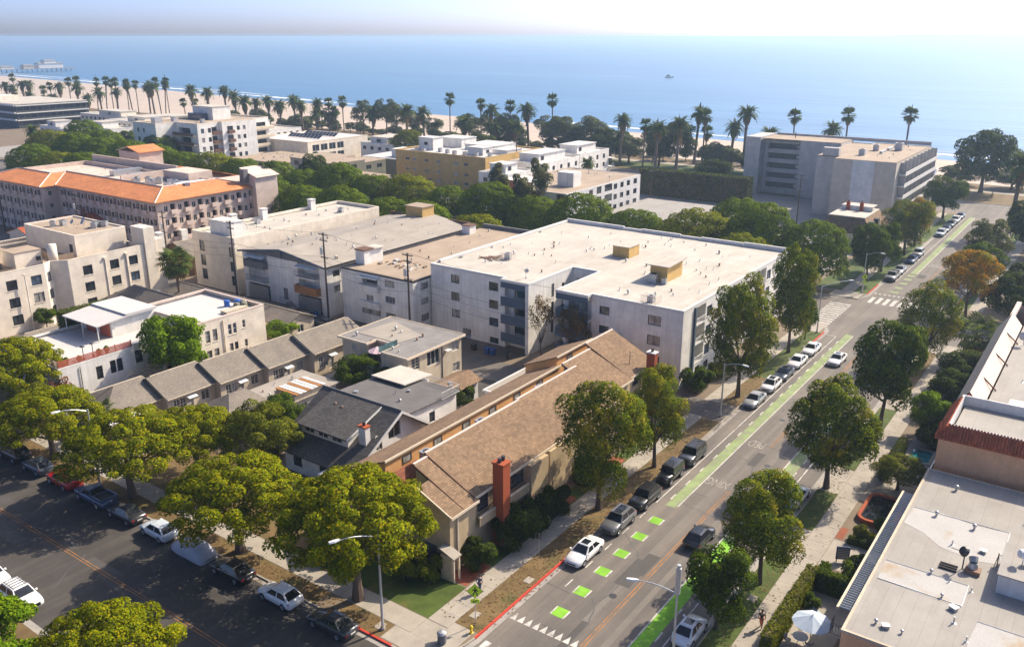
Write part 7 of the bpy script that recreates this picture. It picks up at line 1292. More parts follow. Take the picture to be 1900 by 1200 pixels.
KIND = {  # stations: x, half width, z low, z top ; cabin: windscreen base, roof front, roof rear, rear glass base ; belt z, roof z, belt half width, roof half width, wheel radius, axle xs
    'sedan': ([(2.36, .66, .30, .58), (2.25, .80, .24, .68), (1.75, .89, .22, .78), (1.0, .915, .22, .90), (-.3, .92, .22, .94), (-1.5, .915, .22, .98), (-2.1, .88, .25, 1.0), (-2.3, .80, .30, .90), (-2.36, .74, .38, .72)], (1.02, .22, -.95, -1.72), .92, 1.43, .84, .60, .33, (1.42, -1.4)),
    'suv': ([(2.3, .70, .36, .80), (2.2, .84, .30, .92), (1.7, .92, .28, 1.0), (.95, .94, .28, 1.07), (-.5, .945, .28, 1.10), (-1.7, .94, .28, 1.12), (-2.2, .90, .32, 1.1), (-2.34, .84, .38, .98)], (1.0, .34, -1.62, -2.16), 1.07, 1.68, .86, .66, .37, (1.4, -1.38)),
    'hatch': ([(2.1, .66, .30, .66), (2.0, .80, .24, .76), (1.5, .88, .22, .85), (.95, .90, .22, .93), (-.5, .905, .22, .97), (-1.6, .90, .22, 1.0), (-2.0, .87, .26, .98), (-2.12, .80, .34, .85)], (1.02, .25, -1.2, -1.96), .95, 1.52, .82, .62, .33, (1.28, -1.28)),
    'boxy': ([(2.3, .80, .42, .92), (2.22, .88, .36, 1.02), (1.7, .92, .34, 1.08), (.95, .93, .34, 1.12), (-.5, .93, .34, 1.14), (-1.8, .93, .34, 1.15), (-2.25, .91, .36, 1.15), (-2.32, .88, .4, 1.1)], (.98, .52, -1.98, -2.24), 1.12, 1.78, .87, .74, .39, (1.42, -1.38)),
    'jeep': ([(2.1, .62, .52, 1.0), (2.05, .66, .48, 1.12), (1.6, .72, .46, 1.16), (.85, .80, .44, 1.18), (-.5, .80, .44, 1.2), (-1.6, .80, .44, 1.2), (-1.95, .80, .46, 1.2), (-2.0, .78, .5, 1.18)], (.85, .66, -1.84, -1.96), 1.18, 1.86, .78, .70, .43, (1.32, -1.3)),
    'pickup': ([(2.75, .78, .40, .86), (2.65, .88, .36, .98), (2.1, .93, .34, 1.04), (1.35, .95, .34, 1.08), (.2, .95, .34, 1.08), (-.62, .95, .34, 1.08), (-.66, .95, .34, 1.06), (-2.5, .95, .36, 1.06), (-2.65, .93, .4, 1.04)], (1.35, .75, -.2, -.62), 1.08, 1.72, .86, .70, .38, (1.85, -1.6)),
    'bubble': ([(2.05, .50, .34, .56), (1.95, .70, .28, .70), (1.5, .84, .24, .88), (.95, .88, .24, .98), (-.4, .895, .24, 1.02), (-1.4, .87, .24, 1.0), (-1.85, .76, .28, .86), (-2.02, .58, .36, .66)], (1.0, .35, -.75, -1.6), .98, 1.50, .78, .56, .34, (1.25, -1.25))}
CARS = {}
def car_proto(kind, roofglass=False, rack=False):
    st, cab, zb, zt, wb, wt, wr, ax = KIND[kind]; root = bpy.data.objects.new('parked_car', None); COL.objects.link(root); root['category'] = 'car'; root['label'] = ''
    m = MB(); vs = []; K = 6
    for x, w, zl, zp in st:
        half = [(w * .84, zl), (w, zl + .16), (w, zl + (zp - zl) * .55), (w * .975, zp - .09), (w * .86, zp - .005), (0, zp + .025)]
        ring = [(x, y, z) for y, z in half] + [(x, -y, z) for y, z in half[:-1][::-1]]; vs += ring
    n = 2 * K - 1; f = []
    for i in range(len(st) - 1):
        for k in range(n): f.append((i * n + k, i * n + (k + 1) % n, (i + 1) * n + (k + 1) % n, (i + 1) * n + k))
    f += [tuple(range(n))[::-1], tuple(range((len(st) - 1) * n, len(st) * n))]; m.add(vs, [q[::-1] for q in f]); m.build('body', 'car_white', root, True)
    if kind == 'pickup':
        MB().box(-2.5, -.75, -.78, .78, 1.066, 1.09).build('cargo_bed', 'metal_dark', root)
        w = MB().box(-2.62, -.68, .8, .93, 1.0, 1.34).box(-2.62, -.68, -.93, -.8, 1.0, 1.34).box(-2.64, -2.52, -.79, .79, 1.0, 1.34); w.build('bed_sides', 'car_white', root)
    xf, rf, rr_, xr = cab; T = zt; wm = (wb + wt) / 2
    B = [(xf, wb, zb), (xf, -wb, zb), (xr, -wb, zb), (xr, wb, zb)]; Tp = [(rf, wt, T - .03), (rf, -wt, T - .03), (rr_, -wt, T - .03), (rr_, wt, T - .03)]
    xm = (rf + rr_) / 2; m = MB(); V = B + Tp + [(rf - .1, wt * .5, T + .01), (rf - .1, -wt * .5, T + .01), (rr_ + .1, -wt * .5, T + .01), (rr_ + .1, wt * .5, T + .01)]
    m.add(V, [(0, 1, 5, 4), (1, 2, 6, 5), (2, 3, 7, 6), (3, 0, 4, 7), (4, 5, 9, 8), (5, 6, 10, 9), (6, 7, 11, 10), (7, 4, 8, 11), (8, 9, 10, 11)]); m.v = [tuple(v) for v in m.v]; m.f = [q[::-1] for q in m.f] if (Vector(B[1]) - Vector(B[0])).cross(Vector(Tp[0]) - Vector(B[0])).x < 0 else m.f
    m.build('cabin', 'car_white', root)
    fq = [B[1], B[0], Tp[0], Tp[1]]; bq = [B[3], B[2], Tp[2], Tp[3]]; lq = [B[0], B[3], Tp[3], Tp[0]]; rq = [B[2], B[1], Tp[1], Tp[2]]
    def outward(q, c):
        p = [Vector(x) for x in q]; nn = (p[1] - p[0]).cross(p[3] - p[0]); return q if nn.dot(sum(p, Vector()) / 4 - Vector(c)) > 0 else [q[1], q[0], q[3], q[2]]
    c = (xm, 0, (zb + T) / 2); fq, bq, lq, rq = [outward(q, c) for q in (fq, bq, lq, rq)]
    pane(fq, .06, .94, .06, .93).build('windscreen', 'car_glass', root); pane(bq, .08, .92, .12, .9).build('rear_window', 'car_glass', root)
    for q in (lq, rq):
        for u0, u1 in ((.07, .47), (.53, .93)): pane(q, u0, u1, .1, .88).build('side_window', 'car_glass', root)
    if roofglass: MB().box(rr_ + .25, rf - .12, -wt * .62, wt * .62, T + .012, T + .022).build('sunroof', 'car_glass', root)
    if rack:
        r = MB()
        for s in (-1, 1): r.tube([(rf - .05, s * wt * .85, T + .07), (rr_ + .1, s * wt * .85, T + .07)], .03, 5)
        for k in range(5): x = rf - .2 + (rr_ - rf + .4) * k / 4; r.tube([(x, -wt * .85, T + .06), (x, wt * .85, T + .06)], .022, 4)
        r.build('roof_rack', 'black', root)
    w0 = st[3][1]; tw, rim, arch = wheel_meshes(wr)
    for x in ax:
        for s in (-1, 1):
            o = obj('wheel', tw, root, (x, s * (w0 - .09), wr), 0 if s > 0 else math.pi); obj('rim', rim, o); a = obj('wheel_arch', arch, o, (0, .055, .02))
    fx, fw, fl, fz = st[1]; bx, bw, bl, bz = st[-2]
    for s in (-1, 1):
        MB().box(fx - .12, fx + .03, s * fw * .95 - (.3 if s > 0 else 0), s * fw * .95 + (0 if s > 0 else .3), fz - .17, fz - .04).build('headlight', 'lamp_clear', root)
        MB().box(bx - .05, bx + .1, s * bw * .99 - (.26 if s > 0 else 0), s * bw * .99 + (0 if s > 0 else .26), bz - .26, bz - .09).build('taillight', 'lamp_red', root)
        MB().box(xf - .22, xf - .05, s * (wb + .04), s * (wb + .2), zb + .02, zb + .14).build('mirror', 'car_white', root)
    MB().box(fx, fx + .125, -fw * .6, fw * .6, fl + .16, fz - .16).build('grille', 'black', root); MB().box(bx - .09, bx - .01, -.26, .26, bl + .28, bl + .40).build('number_plate', 'trim_white', root); MB().box(-1.6, 1.6, -w0 * .82, w0 * .82, .17, .26).build('underbody', 'black', root)
    if kind == 'jeep': MB().cyl((-2.02, 0, 1.0), (-2.25, 0, 1.0), .40, .40, 16).build('spare_wheel', 'tyre', root)
    return root
def car(kind, colour, x, y, rz, label, group=None, name='parked_car', glassroof=False, rack=False, cat='car', roof=None):
    key = (kind, glassroof, rack)
    if key not in CARS: CARS[key] = car_proto(kind, glassroof, rack); o = CARS[key]; first = True
    else: first = False
    mats = {'car_white': 'car_' + colour}
    if first:
        o = CARS[key]; KIDS.pop(o.name, None); FIRST[key] = o
        dup_src = dup(o, (0, -500, -100), 0)                 # keep a pristine copy as source for later cars, removed at the end
        SRC[key] = dup_src
        for ch in o.children:
            if ch.data.materials[0].name == 'car_white': ch.material_slots[0].link = 'OBJECT'; ch.material_slots[0].material = MATS['car_' + colour]
        o.location = (x, y, .012); o.rotation_euler = (0, 0, rz)
    else: o = dup(SRC[key], (x, y, .012), rz, mats=mats)
    o.name = name; tag(o, label, cat, group); return o
FIRST = {}; SRC = {}
PI = math.pi; LK = 'cars parked on the left kerb of the avenue'; CK = 'cars parked on the cross street'; FK = 'cars parked on the far block of the avenue'
for kd, cl, x, lb, gr in (('sedan', 'white', 60.7, 'white sedan with black sunroof parked at the end of the red kerb', 1), ('suv', 'grey', 67.1, 'grey crossover with black sunroof parked behind the white sedan', 1), ('suv', 'black', 72.8, 'black crossover parked behind the grey crossover', 0), ('jeep', 'black', 78.8, 'black boxy off-roader with round headlights on the left kerb', 0), ('boxy', 'darkgrey', 84.5, 'old dark grey sport utility with roof rails before the driveway', 2),
                          ('sedan', 'silver', 104.0, 'silver grey sedan with windscreen shade, nearest of the second row', 0), ('hatch', 'white', 110.2, 'white crossover with black glass roof in the second row', 1), ('sedan', 'navy', 115.4, 'dark blue sedan between two white cars', 1), ('sedan', 'white', 121.3, 'white sedan right behind the dark blue one', 0), ('sedan', 'white', 127.9, 'white saloon parked nearest the crossing', 0)): car(kd, cl, x, 35.0, PI, lb, LK, glassroof=gr == 1, rack=gr == 2)
car('sedan', 'white', 125.6, 30.5, PI, 'white sports sedan with dark roof driving towards the camera', name='moving_car', glassroof=True); car('hatch', 'black', 69.2, 27.3, 0, 'black crossover driving away over the yellow centre line', name='moving_car', glassroof=True)
for kd, cl, x, lb in (('pickup', 'silver', 179.2, 'silver pickup parked just beyond the far crossing'), ('sedan', 'silver', 185.4, 'silver sedan behind the silver pickup'), ('sedan', 'blue', 196, 'blue sedan in the shade on the far block'), ('suv', 'silver', 202.4, 'silver crossover behind the blue sedan'), ('suv', 'pale', 227.3, 'pale crossover, nearest of the row by the sea'), ('sedan', 'darkgrey', 233.6, 'dark sedan, second of the row by the sea'), ('suv', 'navy', 239.8, 'navy car, third of the row by the sea'), ('suv', 'white', 246.4, 'white crossover, fourth of the row by the sea'), ('sedan', 'blue', 253.2, 'blue sedan, last of the row by the sea')): car(kd, cl, x, 35.0, PI, lb, FK)
car('sedan', 'white', 82.2, 22.35, 0, 'white sedan parked on the right kerb behind the green tree'); car('bubble', 'white', 55.9, 22.3, 0, 'white rounded small car with dark roof at the bottom edge', glassroof=True); car('suv', 'white', 138.6, 22.3, 0, 'white car half hidden behind the yellow tree near the crossing'); car('sedan', 'navy', 146.8, 42.6, -PI / 2, 'dark car waiting at the far crossing behind the lamp post', name='moving_car')
for kd, cl, y, lb in (('sedan', 'navy', 103.8, 'dark blue car cut by the left edge'), ('suv', 'black', 98.4, 'black crossover two cars left of the red one'), ('hatch', 'slate', 93.2, 'slate coupe parked left of the red car'), ('suv', 'red', 87.6, 'red crossover parked on the cross street'), ('pickup', 'blue', 81.4, 'blue pickup with empty bed under the gold tree'), ('sedan', 'darkgrey', 75.9, 'dark grey sedan behind the blue pickup'), ('hatch', 'pale', 70.4, 'pale blue-white hatchback left of the covered car'), ('sedan', 'black', 59.2, 'black sedan right of the covered car'), ('hatch', 'white', 52.8, 'white car half hidden under the corner gold tree'), ('sedan', 'darkgrey', 46.4, 'dark sedan at the red kerb under the corner gold tree')): car(kd, cl, 39.9, y, PI / 2, lb, CK)
car('suv', 'white', 26.9, 70.6, -PI / 2, 'white sport utility with black roof rack on the near pavement side', CK, rack=True); car('suv', 'white', 26.8, 75.8, -PI / 2, 'white crossover cut by the left edge behind the one with roof rack', CK)
car('suv', 'black', 93.4, 113.5, PI / 2, 'black car parked in the alley below the wooden balcony'); car('sedan', 'slate', 93.4, 104.8, PI / 2, 'dark car parked in the alley beside the blue barrel'); car('suv', 'black', 99, 238, PI / 2, 'dark car beside the pink building at the left edge')
# car under a silver cover
m = MB(); vs = []; prof = [(2.4, .55, .42), (2.25, .86, .70), (1.5, .97, .92), (.9, .99, 1.02), (.2, .97, 1.42), (-.5, .97, 1.5), (-1.1, .98, 1.42), (-1.8, .98, 1.08), (-2.25, .9, .86), (-2.4, .6, .5)]
for i, (x, w, z) in enumerate(prof):
    j = .02 * math.sin(i * 2.7); ring = [(x, w, .06), (x, w * 1.01 + j, .35), (x, w * .98, min(z * .72, .85)), (x, w * .74, z * .95 + j), (x, 0, z), (x, -w * .74, z * .95 - j), (x, -w * .98, min(z * .72, .85)), (x, -w * 1.01 - j, .35), (x, -w, .06)]; vs += ring
n = 9; f = [(i * n + k, (i + 1) * n + k, (i + 1) * n + k + 1, i * n + k + 1) for i in range(len(prof) - 1) for k in range(n - 1)]; m.add(vs, f); m.poly(*vs[:9]); m.poly(*vs[-9:][::-1])
o = m.build('covered_car', 'cover_silver', None, True); o.location = (39.9, 64.9, .012); o.rotation_euler = (0, 0, PI / 2); tag(o, 'car under a crumpled silver cover on the cross street', 'car', CK)
for s in SRC.values():
    for ch in list(s.children_recursive): bpy.data.objects.remove(ch)
    bpy.data.objects.remove(s)
# ------------------------------------------------------------------ street furniture
def lamp(x, y, ax, ay, hgt, label, cell=False):
    o = thing('street_lamp', label, 'street lamp', (x, y, .12), 0, 'street lamps'); L = math.hypot(ax, ay)
    MB().tube([(0, 0, 0), (0, 0, hgt * .5), (0, 0, hgt)], [.13, .10, .075], 8).build('pole', 'galvanised', o); MB().cyl((0, 0, 0), (0, 0, .25), .22, .2, 10).build('base', 'concrete', o)
    pts = [(ax * t, ay * t, hgt - .25 + .75 * math.sin(t * PI * .55)) for t in (0, .2, .4, .6, .8, 1.)]; MB().tube(pts, [.06, .055, .05, .045, .04, .04], 6).build('arm', 'galvanised', o)
    e = Vector(pts[-1]); d = Vector((ax, ay, 0)).normalized(); s = Vector((-d.y, d.x, 0)); hm = MB(); a = e - d * .1; b = e + d * .75
    hm.add([a + s * .07, a - s * .07, e + d * .3 - s * .17, b - s * .1, b + s * .1, e + d * .3 + s * .17] + [p + Vector((0, 0, .13)) for p in (a + s * .05, a - s * .05, e + d * .3 - s * .12, b - s * .07, b + s * .07, e + d * .3 + s * .12)], [(5, 4, 3, 2, 1, 0), (6, 7, 8, 9, 10, 11)] + [(i, (i + 1) % 6, 6 + (i + 1) % 6, 6 + i) for i in range(6)]); hm.build('lamp_head', 'metal_white', o)
    if cell: MB().cyl((0, 0, hgt - .2), (0, 0, hgt + 1.9), .2, .2, 12).cyl((0, 0, hgt + 1.9), (0, 0, hgt + 2.15), .14, .14, 12).build('antenna_canister', 'galvanised', o)
lamp(42.1, 42.9, -3.0, 1.2, 8.9, 'tall street lamp over the corner tree and lawn'); lamp(97.3, 36.9, -.6, -2.6, 7.2, 'street lamp beside the driveway and silver sedan'); lamp(137.2, 37.0, 3.4, -3.2, 8.0, 'street lamp with long arm at the far crossing corner'); lamp(165.2, 37.2, -.6, -2.6, 7.6, 'street lamp beyond the far crossing'); lamp(49.6, 20.9, -1.2, 2.6, 8.4, 'street lamp with canister antenna at the bottom edge', True); lamp(42.0, 84.4, -2.6, .6, 8.8, 'street lamp among the gold trees above the parked cars')
def ped_sign(x, y, label, k=1.):
    o = thing('crossing_sign', label, 'road sign', (x, y, .12), R_(-34) - PI / 2 + R_(60)); o.rotation_euler = (0, 0, R_(-55))
    # local -y faces the viewer
    MB().tube([(0, 0, 0), (0, 0, 4.0)], .04, 6).build('post', 'galvanised', o); a = .68 * k
    def diamond(r, y0, y1): m = MB(); m.add([(0, y0, 3.3 - r), (r, y0, 3.3), (0, y0, 3.3 + r), (-r, y0, 3.3), (0, y1, 3.3 - r), (r, y1, 3.3), (0, y1, 3.3 + r), (-r, y1, 3.3)], [(0, 1, 2, 3), (7, 6, 5, 4), (0, 4, 5, 1), (1, 5, 6, 2), (2, 6, 7, 3), (3, 7, 4, 0)]); return m
    diamond(a, -.07, -.05).build('sign_plate', 'black', o); p = diamond(a * .94, -.08, -.071).build('sign_face', 'sign_lime', o)
    f = MB(); Y = -.088; Q = lambda *pts: f.poly(*[(u * k, Y, 3.3 + v * k) for u, v in pts])
    Q(*[(.02 + .075 * math.cos(t), .33 + .075 * math.sin(t)) for t in np.linspace(0, 2 * PI, 10, endpoint=False)]); Q((-.1, .22), (-.06, -.05), (.1, -.05), (.12, .22)); Q((-.08, -.052), (-.22, -.4), (-.13, -.42), (.02, -.052)); Q((.0, -.052), (.12, -.24), (.15, -.43), (.23, -.41), (.2, -.2), (.1, -.052)); Q((.121, .21), (.26, -.02), (.2, -.06), (.1, .08)); Q((-.101, .21), (-.27, .05), (-.22, 0), (-.09, .1)); f.build('pedestrian_symbol', 'black', o)
    MB().box(-.36, .36, -.08, -.05, 2.15, 2.55).build('arrow_plate', 'sign_lime', o); g = MB(); g.poly((.16, -.088, 2.47), (-.1, -.088, 2.31), (-.06, -.088, 2.25), (.2, -.088, 2.41)); g.poly((-.22, -.088, 2.2), (-.02, -.088, 2.23), (-.12, -.088, 2.4)); g.build('arrow_symbol', 'black', o)
ped_sign(46.9, 37.1, 'lime green pedestrian crossing sign on the corner verge'); ped_sign(164.6, 36.9, 'lime green pedestrian crossing sign beyond the far crossing')
o = thing('fire_hydrant', 'yellow fire hydrant on the corner beside the red kerb', 'fire hydrant', (45.9, 36.75, .12)); MB().lathe((0, 0, 0), [(.16, 0), (.16, .06), (.11, .08), (.11, .5), (.15, .52), (.15, .58), (.12, .66), (.05, .74)], 12).build('barrel', 'hydrant_yellow', o)
for a in (0, 1, 2): MB().cyl((0, 0, .4), (math.cos(a * PI / 2 * 1.0 + .6) * .2, math.sin(a * PI / 2 + .6) * .2, .4), .055, .065, 8).build('outlet', 'hydrant_yellow', o)
def bin_(x, y, mat, label): o = thing('wheelie_bin', label, 'bin', (x, y, .13), 0, 'bins by the garage'); MB().add([(-.3, -.28, .1), (.3, -.28, .1), (.3, .28, .1), (-.3, .28, .1), (-.38, -.36, 1.0), (.38, -.36, 1.0), (.38, .36, 1.0), (-.38, .36, 1.0)], [(3, 2, 1, 0), (0, 1, 5, 4), (1, 2, 6, 5), (2, 3, 7, 6), (3, 0, 4, 7), (4, 5, 6, 7)]).build('bin_body', mat, o); MB().slab([(-.42, -.4, 1.06), (.42, -.4, 1.1), (.42, .4, 1.1), (-.42, .4, 1.06)], .07).build('lid', mat, o); [MB().cyl((.3, s * .3, .1), (.3, s * .36, .1), .1, .1, 10).build('wheel', 'tyre', o) for s in (-1, 1)]
bin_(98.2, 74.6, 'bin_blue', 'blue wheeled bin against the largest white block'); bin_(98.2, 73.6, 'bin_blue', 'second blue wheeled bin, right of the first'); bin_(98.4, 77.3, 'bin_black', 'black wheeled bin beside the dark garage opening'); bin_(98.3, 70.6, 'bin_black', 'small dark bin right of the blue ones')
o = thing('barrel', 'blue barrel beside the alley cars', 'barrel', (95.6, 109.3, .13)); MB().lathe((0, 0, 0), [(.38, 0), (.42, .1), (.42, .5), (.44, .55), (.42, .6), (.42, 1.0), (.38, 1.1)], 14).build('barrel_body', 'bin_blue', o); MB().cyl((0, 0, 1.101), (0, 0, 1.13), .4, .36, 14).build('lid', 'bin_black', o)
o = thing('boundary_wall', 'low brown-capped wall along the alley before the gabled block', 'wall', (95, 116, 0)); MB((95, 116, 0)).box(94.9, 95.1, 110.2, 124, .1, 1.2).build('wall', 'stucco_beige', o); MB((95, 116, 0)).box(94.84, 95.16, 110.1, 124.1, 1.202, 1.3).build('coping', 'brown_wall', o)
o = thing('litter_bin', 'grey round litter bin at the bottom corner pavement', 'bin', (43.6, 37.9, .14)); MB().lathe((0, 0, 0), [(.3, 0), (.36, .1), (.36, .85), (.38, .9)], 14).build('bin_body', 'panel_grey', o); MB().lathe((0, 0, .9), [(.4, 0), (.4, .06), (.3, .18), (.06, .24)], 14).build('lid', 'metal_grey', o)
for x, y, lb in ((47.9, 37.9, 'pale utility cover in the grass beside the crossing sign'), (63.5, 19.9, 'pale utility cover in the right verge'), (42.3, 41.8 + 1.6, 'square utility cover beside the corner lamp post'), (54.5, 37.0, 'small utility cover in the verge by the red kerb')): tag(MB((x, y, .13)).box(x - .45, x + .45, y - .35, y + .35, .1, .16).box(x - .38, x + .38, y - .28, y + .28, .162, .17).build('utility_cover', 'concrete'), lb, 'utility cover', 'utility covers')
o = thing('parking_sign', 'slim parking sign post on the left verge behind the white sedan', 'road sign', (57.9, 38.2, .12)); MB().tube([(0, 0, 0), (0, 0, 2.6)], .03, 6).build('post', 'galvanised', o); MB().box(-.02, .0, -.15, .15, 2.0, 2.55).build('sign_plate', 'metal_dark', o)
# utility poles and wires along the alley
def upole(x, y, hgt, label, arms=((.3, 2.2), (1.3, 1.8), (4.2, 1.7)), tank=True, axis='y'):
    o = thing('utility_pole', label, 'utility pole', (x, y, .12), 0 if axis == 'y' else PI / 2, 'utility poles'); MB().tube([(0, 0, 0), (0, 0, hgt)], [.19, .12], 8).build('pole', 'wood_pole', o)
    for dz, w in arms:
        a = MB().box(-.07, .07, -w / 2, w / 2, hgt - dz - .07, hgt - dz + .07).build('crossarm', 'wood_pole', o)
        for k in range(4): yy = -w / 2 + w * (k + .5) / 4; MB().cyl((0, yy, hgt - dz + .07), (0, yy, hgt - dz + .3), .06, .04, 6).build('insulator', 'metal_grey', a)
    if tank: MB().cyl((-.35, .25, hgt - 3.6), (-.35, .25, hgt - 2.5), .28, .28, 12).cyl((-.35, .25, hgt - 2.499), (-.35, .25, hgt - 2.42), .3, .25, 12).build('transformer', 'galvanised', o)
upole(96.1, 131.0, 14.0, 'dark utility pole before the long cream block', tank=False); upole(96.0, 106.6, 15.0, 'utility pole with transformer between the gabled block and tan roof block'); upole(96.0, 88.1, 14.2, 'utility pole with transformer before the tan roof block'); upole(96.2, 152, 13.5, 'utility pole beside the pink building corner'); upole(97.5, 186, 13.5, 'utility pole with transformer bank before the pink facade'); upole(98, 222, 13.5, 'utility pole at the left before the pink building'); upole(226.9, 160, 14, 'thin pole rising before the ochre block', tank=False, axis='x'); upole(226, 112, 13, 'utility pole right of the white window-row block', tank=False); upole(215, 66, 13.5, 'utility pole before the grey tower', tank=False)
def wire(a, b, sag, label):
    a, b = Vector(a), Vector(b); pts = [a.lerp(b, t) - Vector((0, 0, sag * 4 * t * (1 - t))) for t in np.linspace(0, 1, 13)]; m = MB(a); m.tube(pts, .022, 4); tag(m.build('overhead_wire', 'wire'), label, 'wire', 'overhead wires')
seq = [(98, 222, 13.5), (97.5, 186, 13.5), (96.2, 152, 13.5), (96.1, 131, 14), (96, 106.6, 15), (96, 88.1, 14.2), (96.2, 60, 13)]
names = ['left edge pole', 'transformer bank pole', 'pink corner pole', 'cream block pole', 'gabled block pole', 'tan roof pole', 'white block']
for i in range(len(seq) - 1):
    for j, (dz, dy, nm) in enumerate(((0, .0, 'topmost'), (4.1, .3, 'upper middle'), (4.9, -.2, 'lower middle'), (6.2, 0, 'lowest'))):
        (x0, y0, z0), (x1, y1, z1) = seq[i], seq[i + 1]; wire((x0 + dy, y0, z0 - dz + .2), (x1 + dy, y1, z1 - dz + .2), .5 + .15 * j, f'{nm} overhead wire from the {names[i]} to the {names[i + 1]}')
# patio, pond, pool on the right
sheet('patio_paving', 'concrete', 57.5, 67.6, 12.4, 15.9, .1335)
def parasol(x, y, z, r, hgt, mat, label):
    o = thing('parasol', label, 'parasol', (x, y, z), .3); MB().tube([(0, 0, 0), (0, 0, hgt + .15)], .035, 6).build('pole', 'metal_grey', o); MB().cyl((0, 0, 0), (0, 0, .1), .35, .3, 12).build('base', 'concrete_grey', o)
    for k in range(8): a, b = 2 * PI * k / 8, 2 * PI * (k + 1) / 8; m = MB(); m.poly((0, 0, hgt), (r * math.cos(a), r * math.sin(a), hgt - .62), (r * .97 * math.cos((a + b) / 2), r * .97 * math.sin((a + b) / 2), hgt - .68), (r * math.cos(b), r * math.sin(b), hgt - .62)); m.build('canopy_panel', mat, o)
parasol(60.6, 14.1, .14, 1.55, 2.6, 'canvas_blue', 'pale blue eight-panel parasol on the patio'); parasol(79.2, 78.9, 3.16, 1.2, 2.9, 'pink_cloth', 'pale pink parasol on the beige house deck')
def round_table(x, y, lb): o = thing('patio_table', lb, 'table', (x, y, .14)); MB().cyl((0, 0, .7), (0, 0, .74), .6, .6, 18).build('table_top', 'metal_white', o); [MB().tube([(0, 0, .69), (.4 * math.cos(a), .4 * math.sin(a), 0)], .025, 5).build('leg', 'metal_grey', o) for a in (.5, 2.6, 4.7)]
round_table(60.0, 14.7, 'round white patio table beside the blue parasol')
def chair(x, y, rz, lb):
    o = thing('patio_chair', lb, 'chair', (x, y, .14), rz, 'patio chairs'); MB().cyl((0, 0, .42), (0, 0, .46), .27, .27, 12).build('seat', 'stucco_beige', o); [MB().tube([(0, 0, .43), (.24 * math.cos(a), .24 * math.sin(a), 0)], .018, 5).build('leg', 'metal_grey', o) for a in (.8, 2.4, 3.9, 5.5)]; m = MB(); pts = [(.27 * math.cos(a), .27 * math.sin(a), .46) for a in np.linspace(-1.2, 1.2, 7)]; m.add(pts + [(p[0] * 1.15, p[1] * 1.1, .88) for p in pts], [(i, i + 1, 8 + i, 7 + i) for i in range(6)]); m.build('backrest', 'stucco_beige', o)
chair(61.4, 15.1, 0.4, 'round-backed patio chair left of the white table'); chair(59.4, 15.5, 1.6, 'patio chair before the white table'); chair(59.2, 13.9, 3.4, 'patio chair right of the white table')
o = thing('lounge_chair', 'pale folding lounge chair in the shade behind the parasol', 'chair', (64.2, 14.6, .14), .8); MB().slab([(-.9, -.3, .35), (.4, -.3, .35), (.4, .3, .35), (-.9, .3, .35)], .05).build('seat', 'canvas_blue', o); MB().slab([(.42, -.3, .36), (1.0, -.3, .8), (1.0, .3, .8), (.42, .3, .36)], .05).build('backrest', 'canvas_blue', o); [MB().tube([(x, y, 0), (x, y, .31)], .02, 4).build('leg', 'metal_grey', o) for x in (-.8, .3) for y in (-.27, .27)]
o = thing('brick_pond', 'raised red brick basin with dark water beside the right pavement', 'pond', (84.5, 14.4, 0)); P = rrect(81.4, 87.8, 12.6, 16.2, 1.1, 4); q = MB((84.5, 14.4, 0)); a, b = P, inset(P, .32); n = len(P)
for i in range(n): j = (i + 1) % n; q.poly((*a[i], .1), (*a[j], .1), (*a[j], .62), (*a[i], .62)); q.poly((*a[i], .62), (*a[j], .62), (*b[j], .62), (*b[i], .62)); q.poly((*b[j], .1), (*b[i], .1), (*b[i], .62), (*b[j], .62))
q.build('brick_rim', 'brick_chimney', o); w = MB((84.5, 14.4, 0)); w.poly(*[(*p, .4) for p in b]); w.build('water', 'car_glass', o)
o = thing('spa_pool', 'small turquoise pool beside the peach building', 'pool', (100.2, 13.8, 0)); MB((100.2, 13.8, 0)).poly((98.6, 12.8, .2), (101.8, 12.8, .2), (101.8, 14.9, .2), (98.6, 14.9, .2)).build('water', 'pool_water', o); [MB((100.2, 13.8, 0)).box(*bb).build('coping', 'concrete_grey', o) for bb in ((98.2, 98.59, 12.4, 15.3, .1, .28), (101.81, 102.2, 12.4, 15.3, .1, .28), (98.6, 101.8, 12.4, 12.79, .1, .28), (98.6, 101.8, 14.91, 15.3, .1, .28))]
sheet('pool_deck', 'concrete_grey', 92.2, 108, 11.6, 15.5, .1336); sheet('brick_edging', 'paver_red', 69.2, 71.6, 16.45, 16.9, .1337); sheet('brick_edging', 'paver_red', 77.3, 79.6, 16.2, 16.9, .1337)
tag(MB((96.6, 12.0, 0)).box(93.5, 99.5, 11.95, 12.05, .1, 1.4).build('pool_fence', 'metal_grey'), 'grey metal fence panel between small pool and peach wall', 'fence')
o = thing('notice_board', 'dark blue board with pale lines among the garden shrubs', 'board', (73.5, 15.2, .13), .5); MB().box(-.05, .05, -.6, .6, .3, 1.6).build('board', 'cloth_blue', o); [MB().box(-.062, -.051, -.5, .5, .5 + k * .17, .56 + k * .17).build('line', 'metal_grey', o) for k in range(6)]; [MB().box(-.04, .04, y - .04, y + .04, 0, .3).build('leg', 'metal_dark', o) for y in (-.5, .5)]
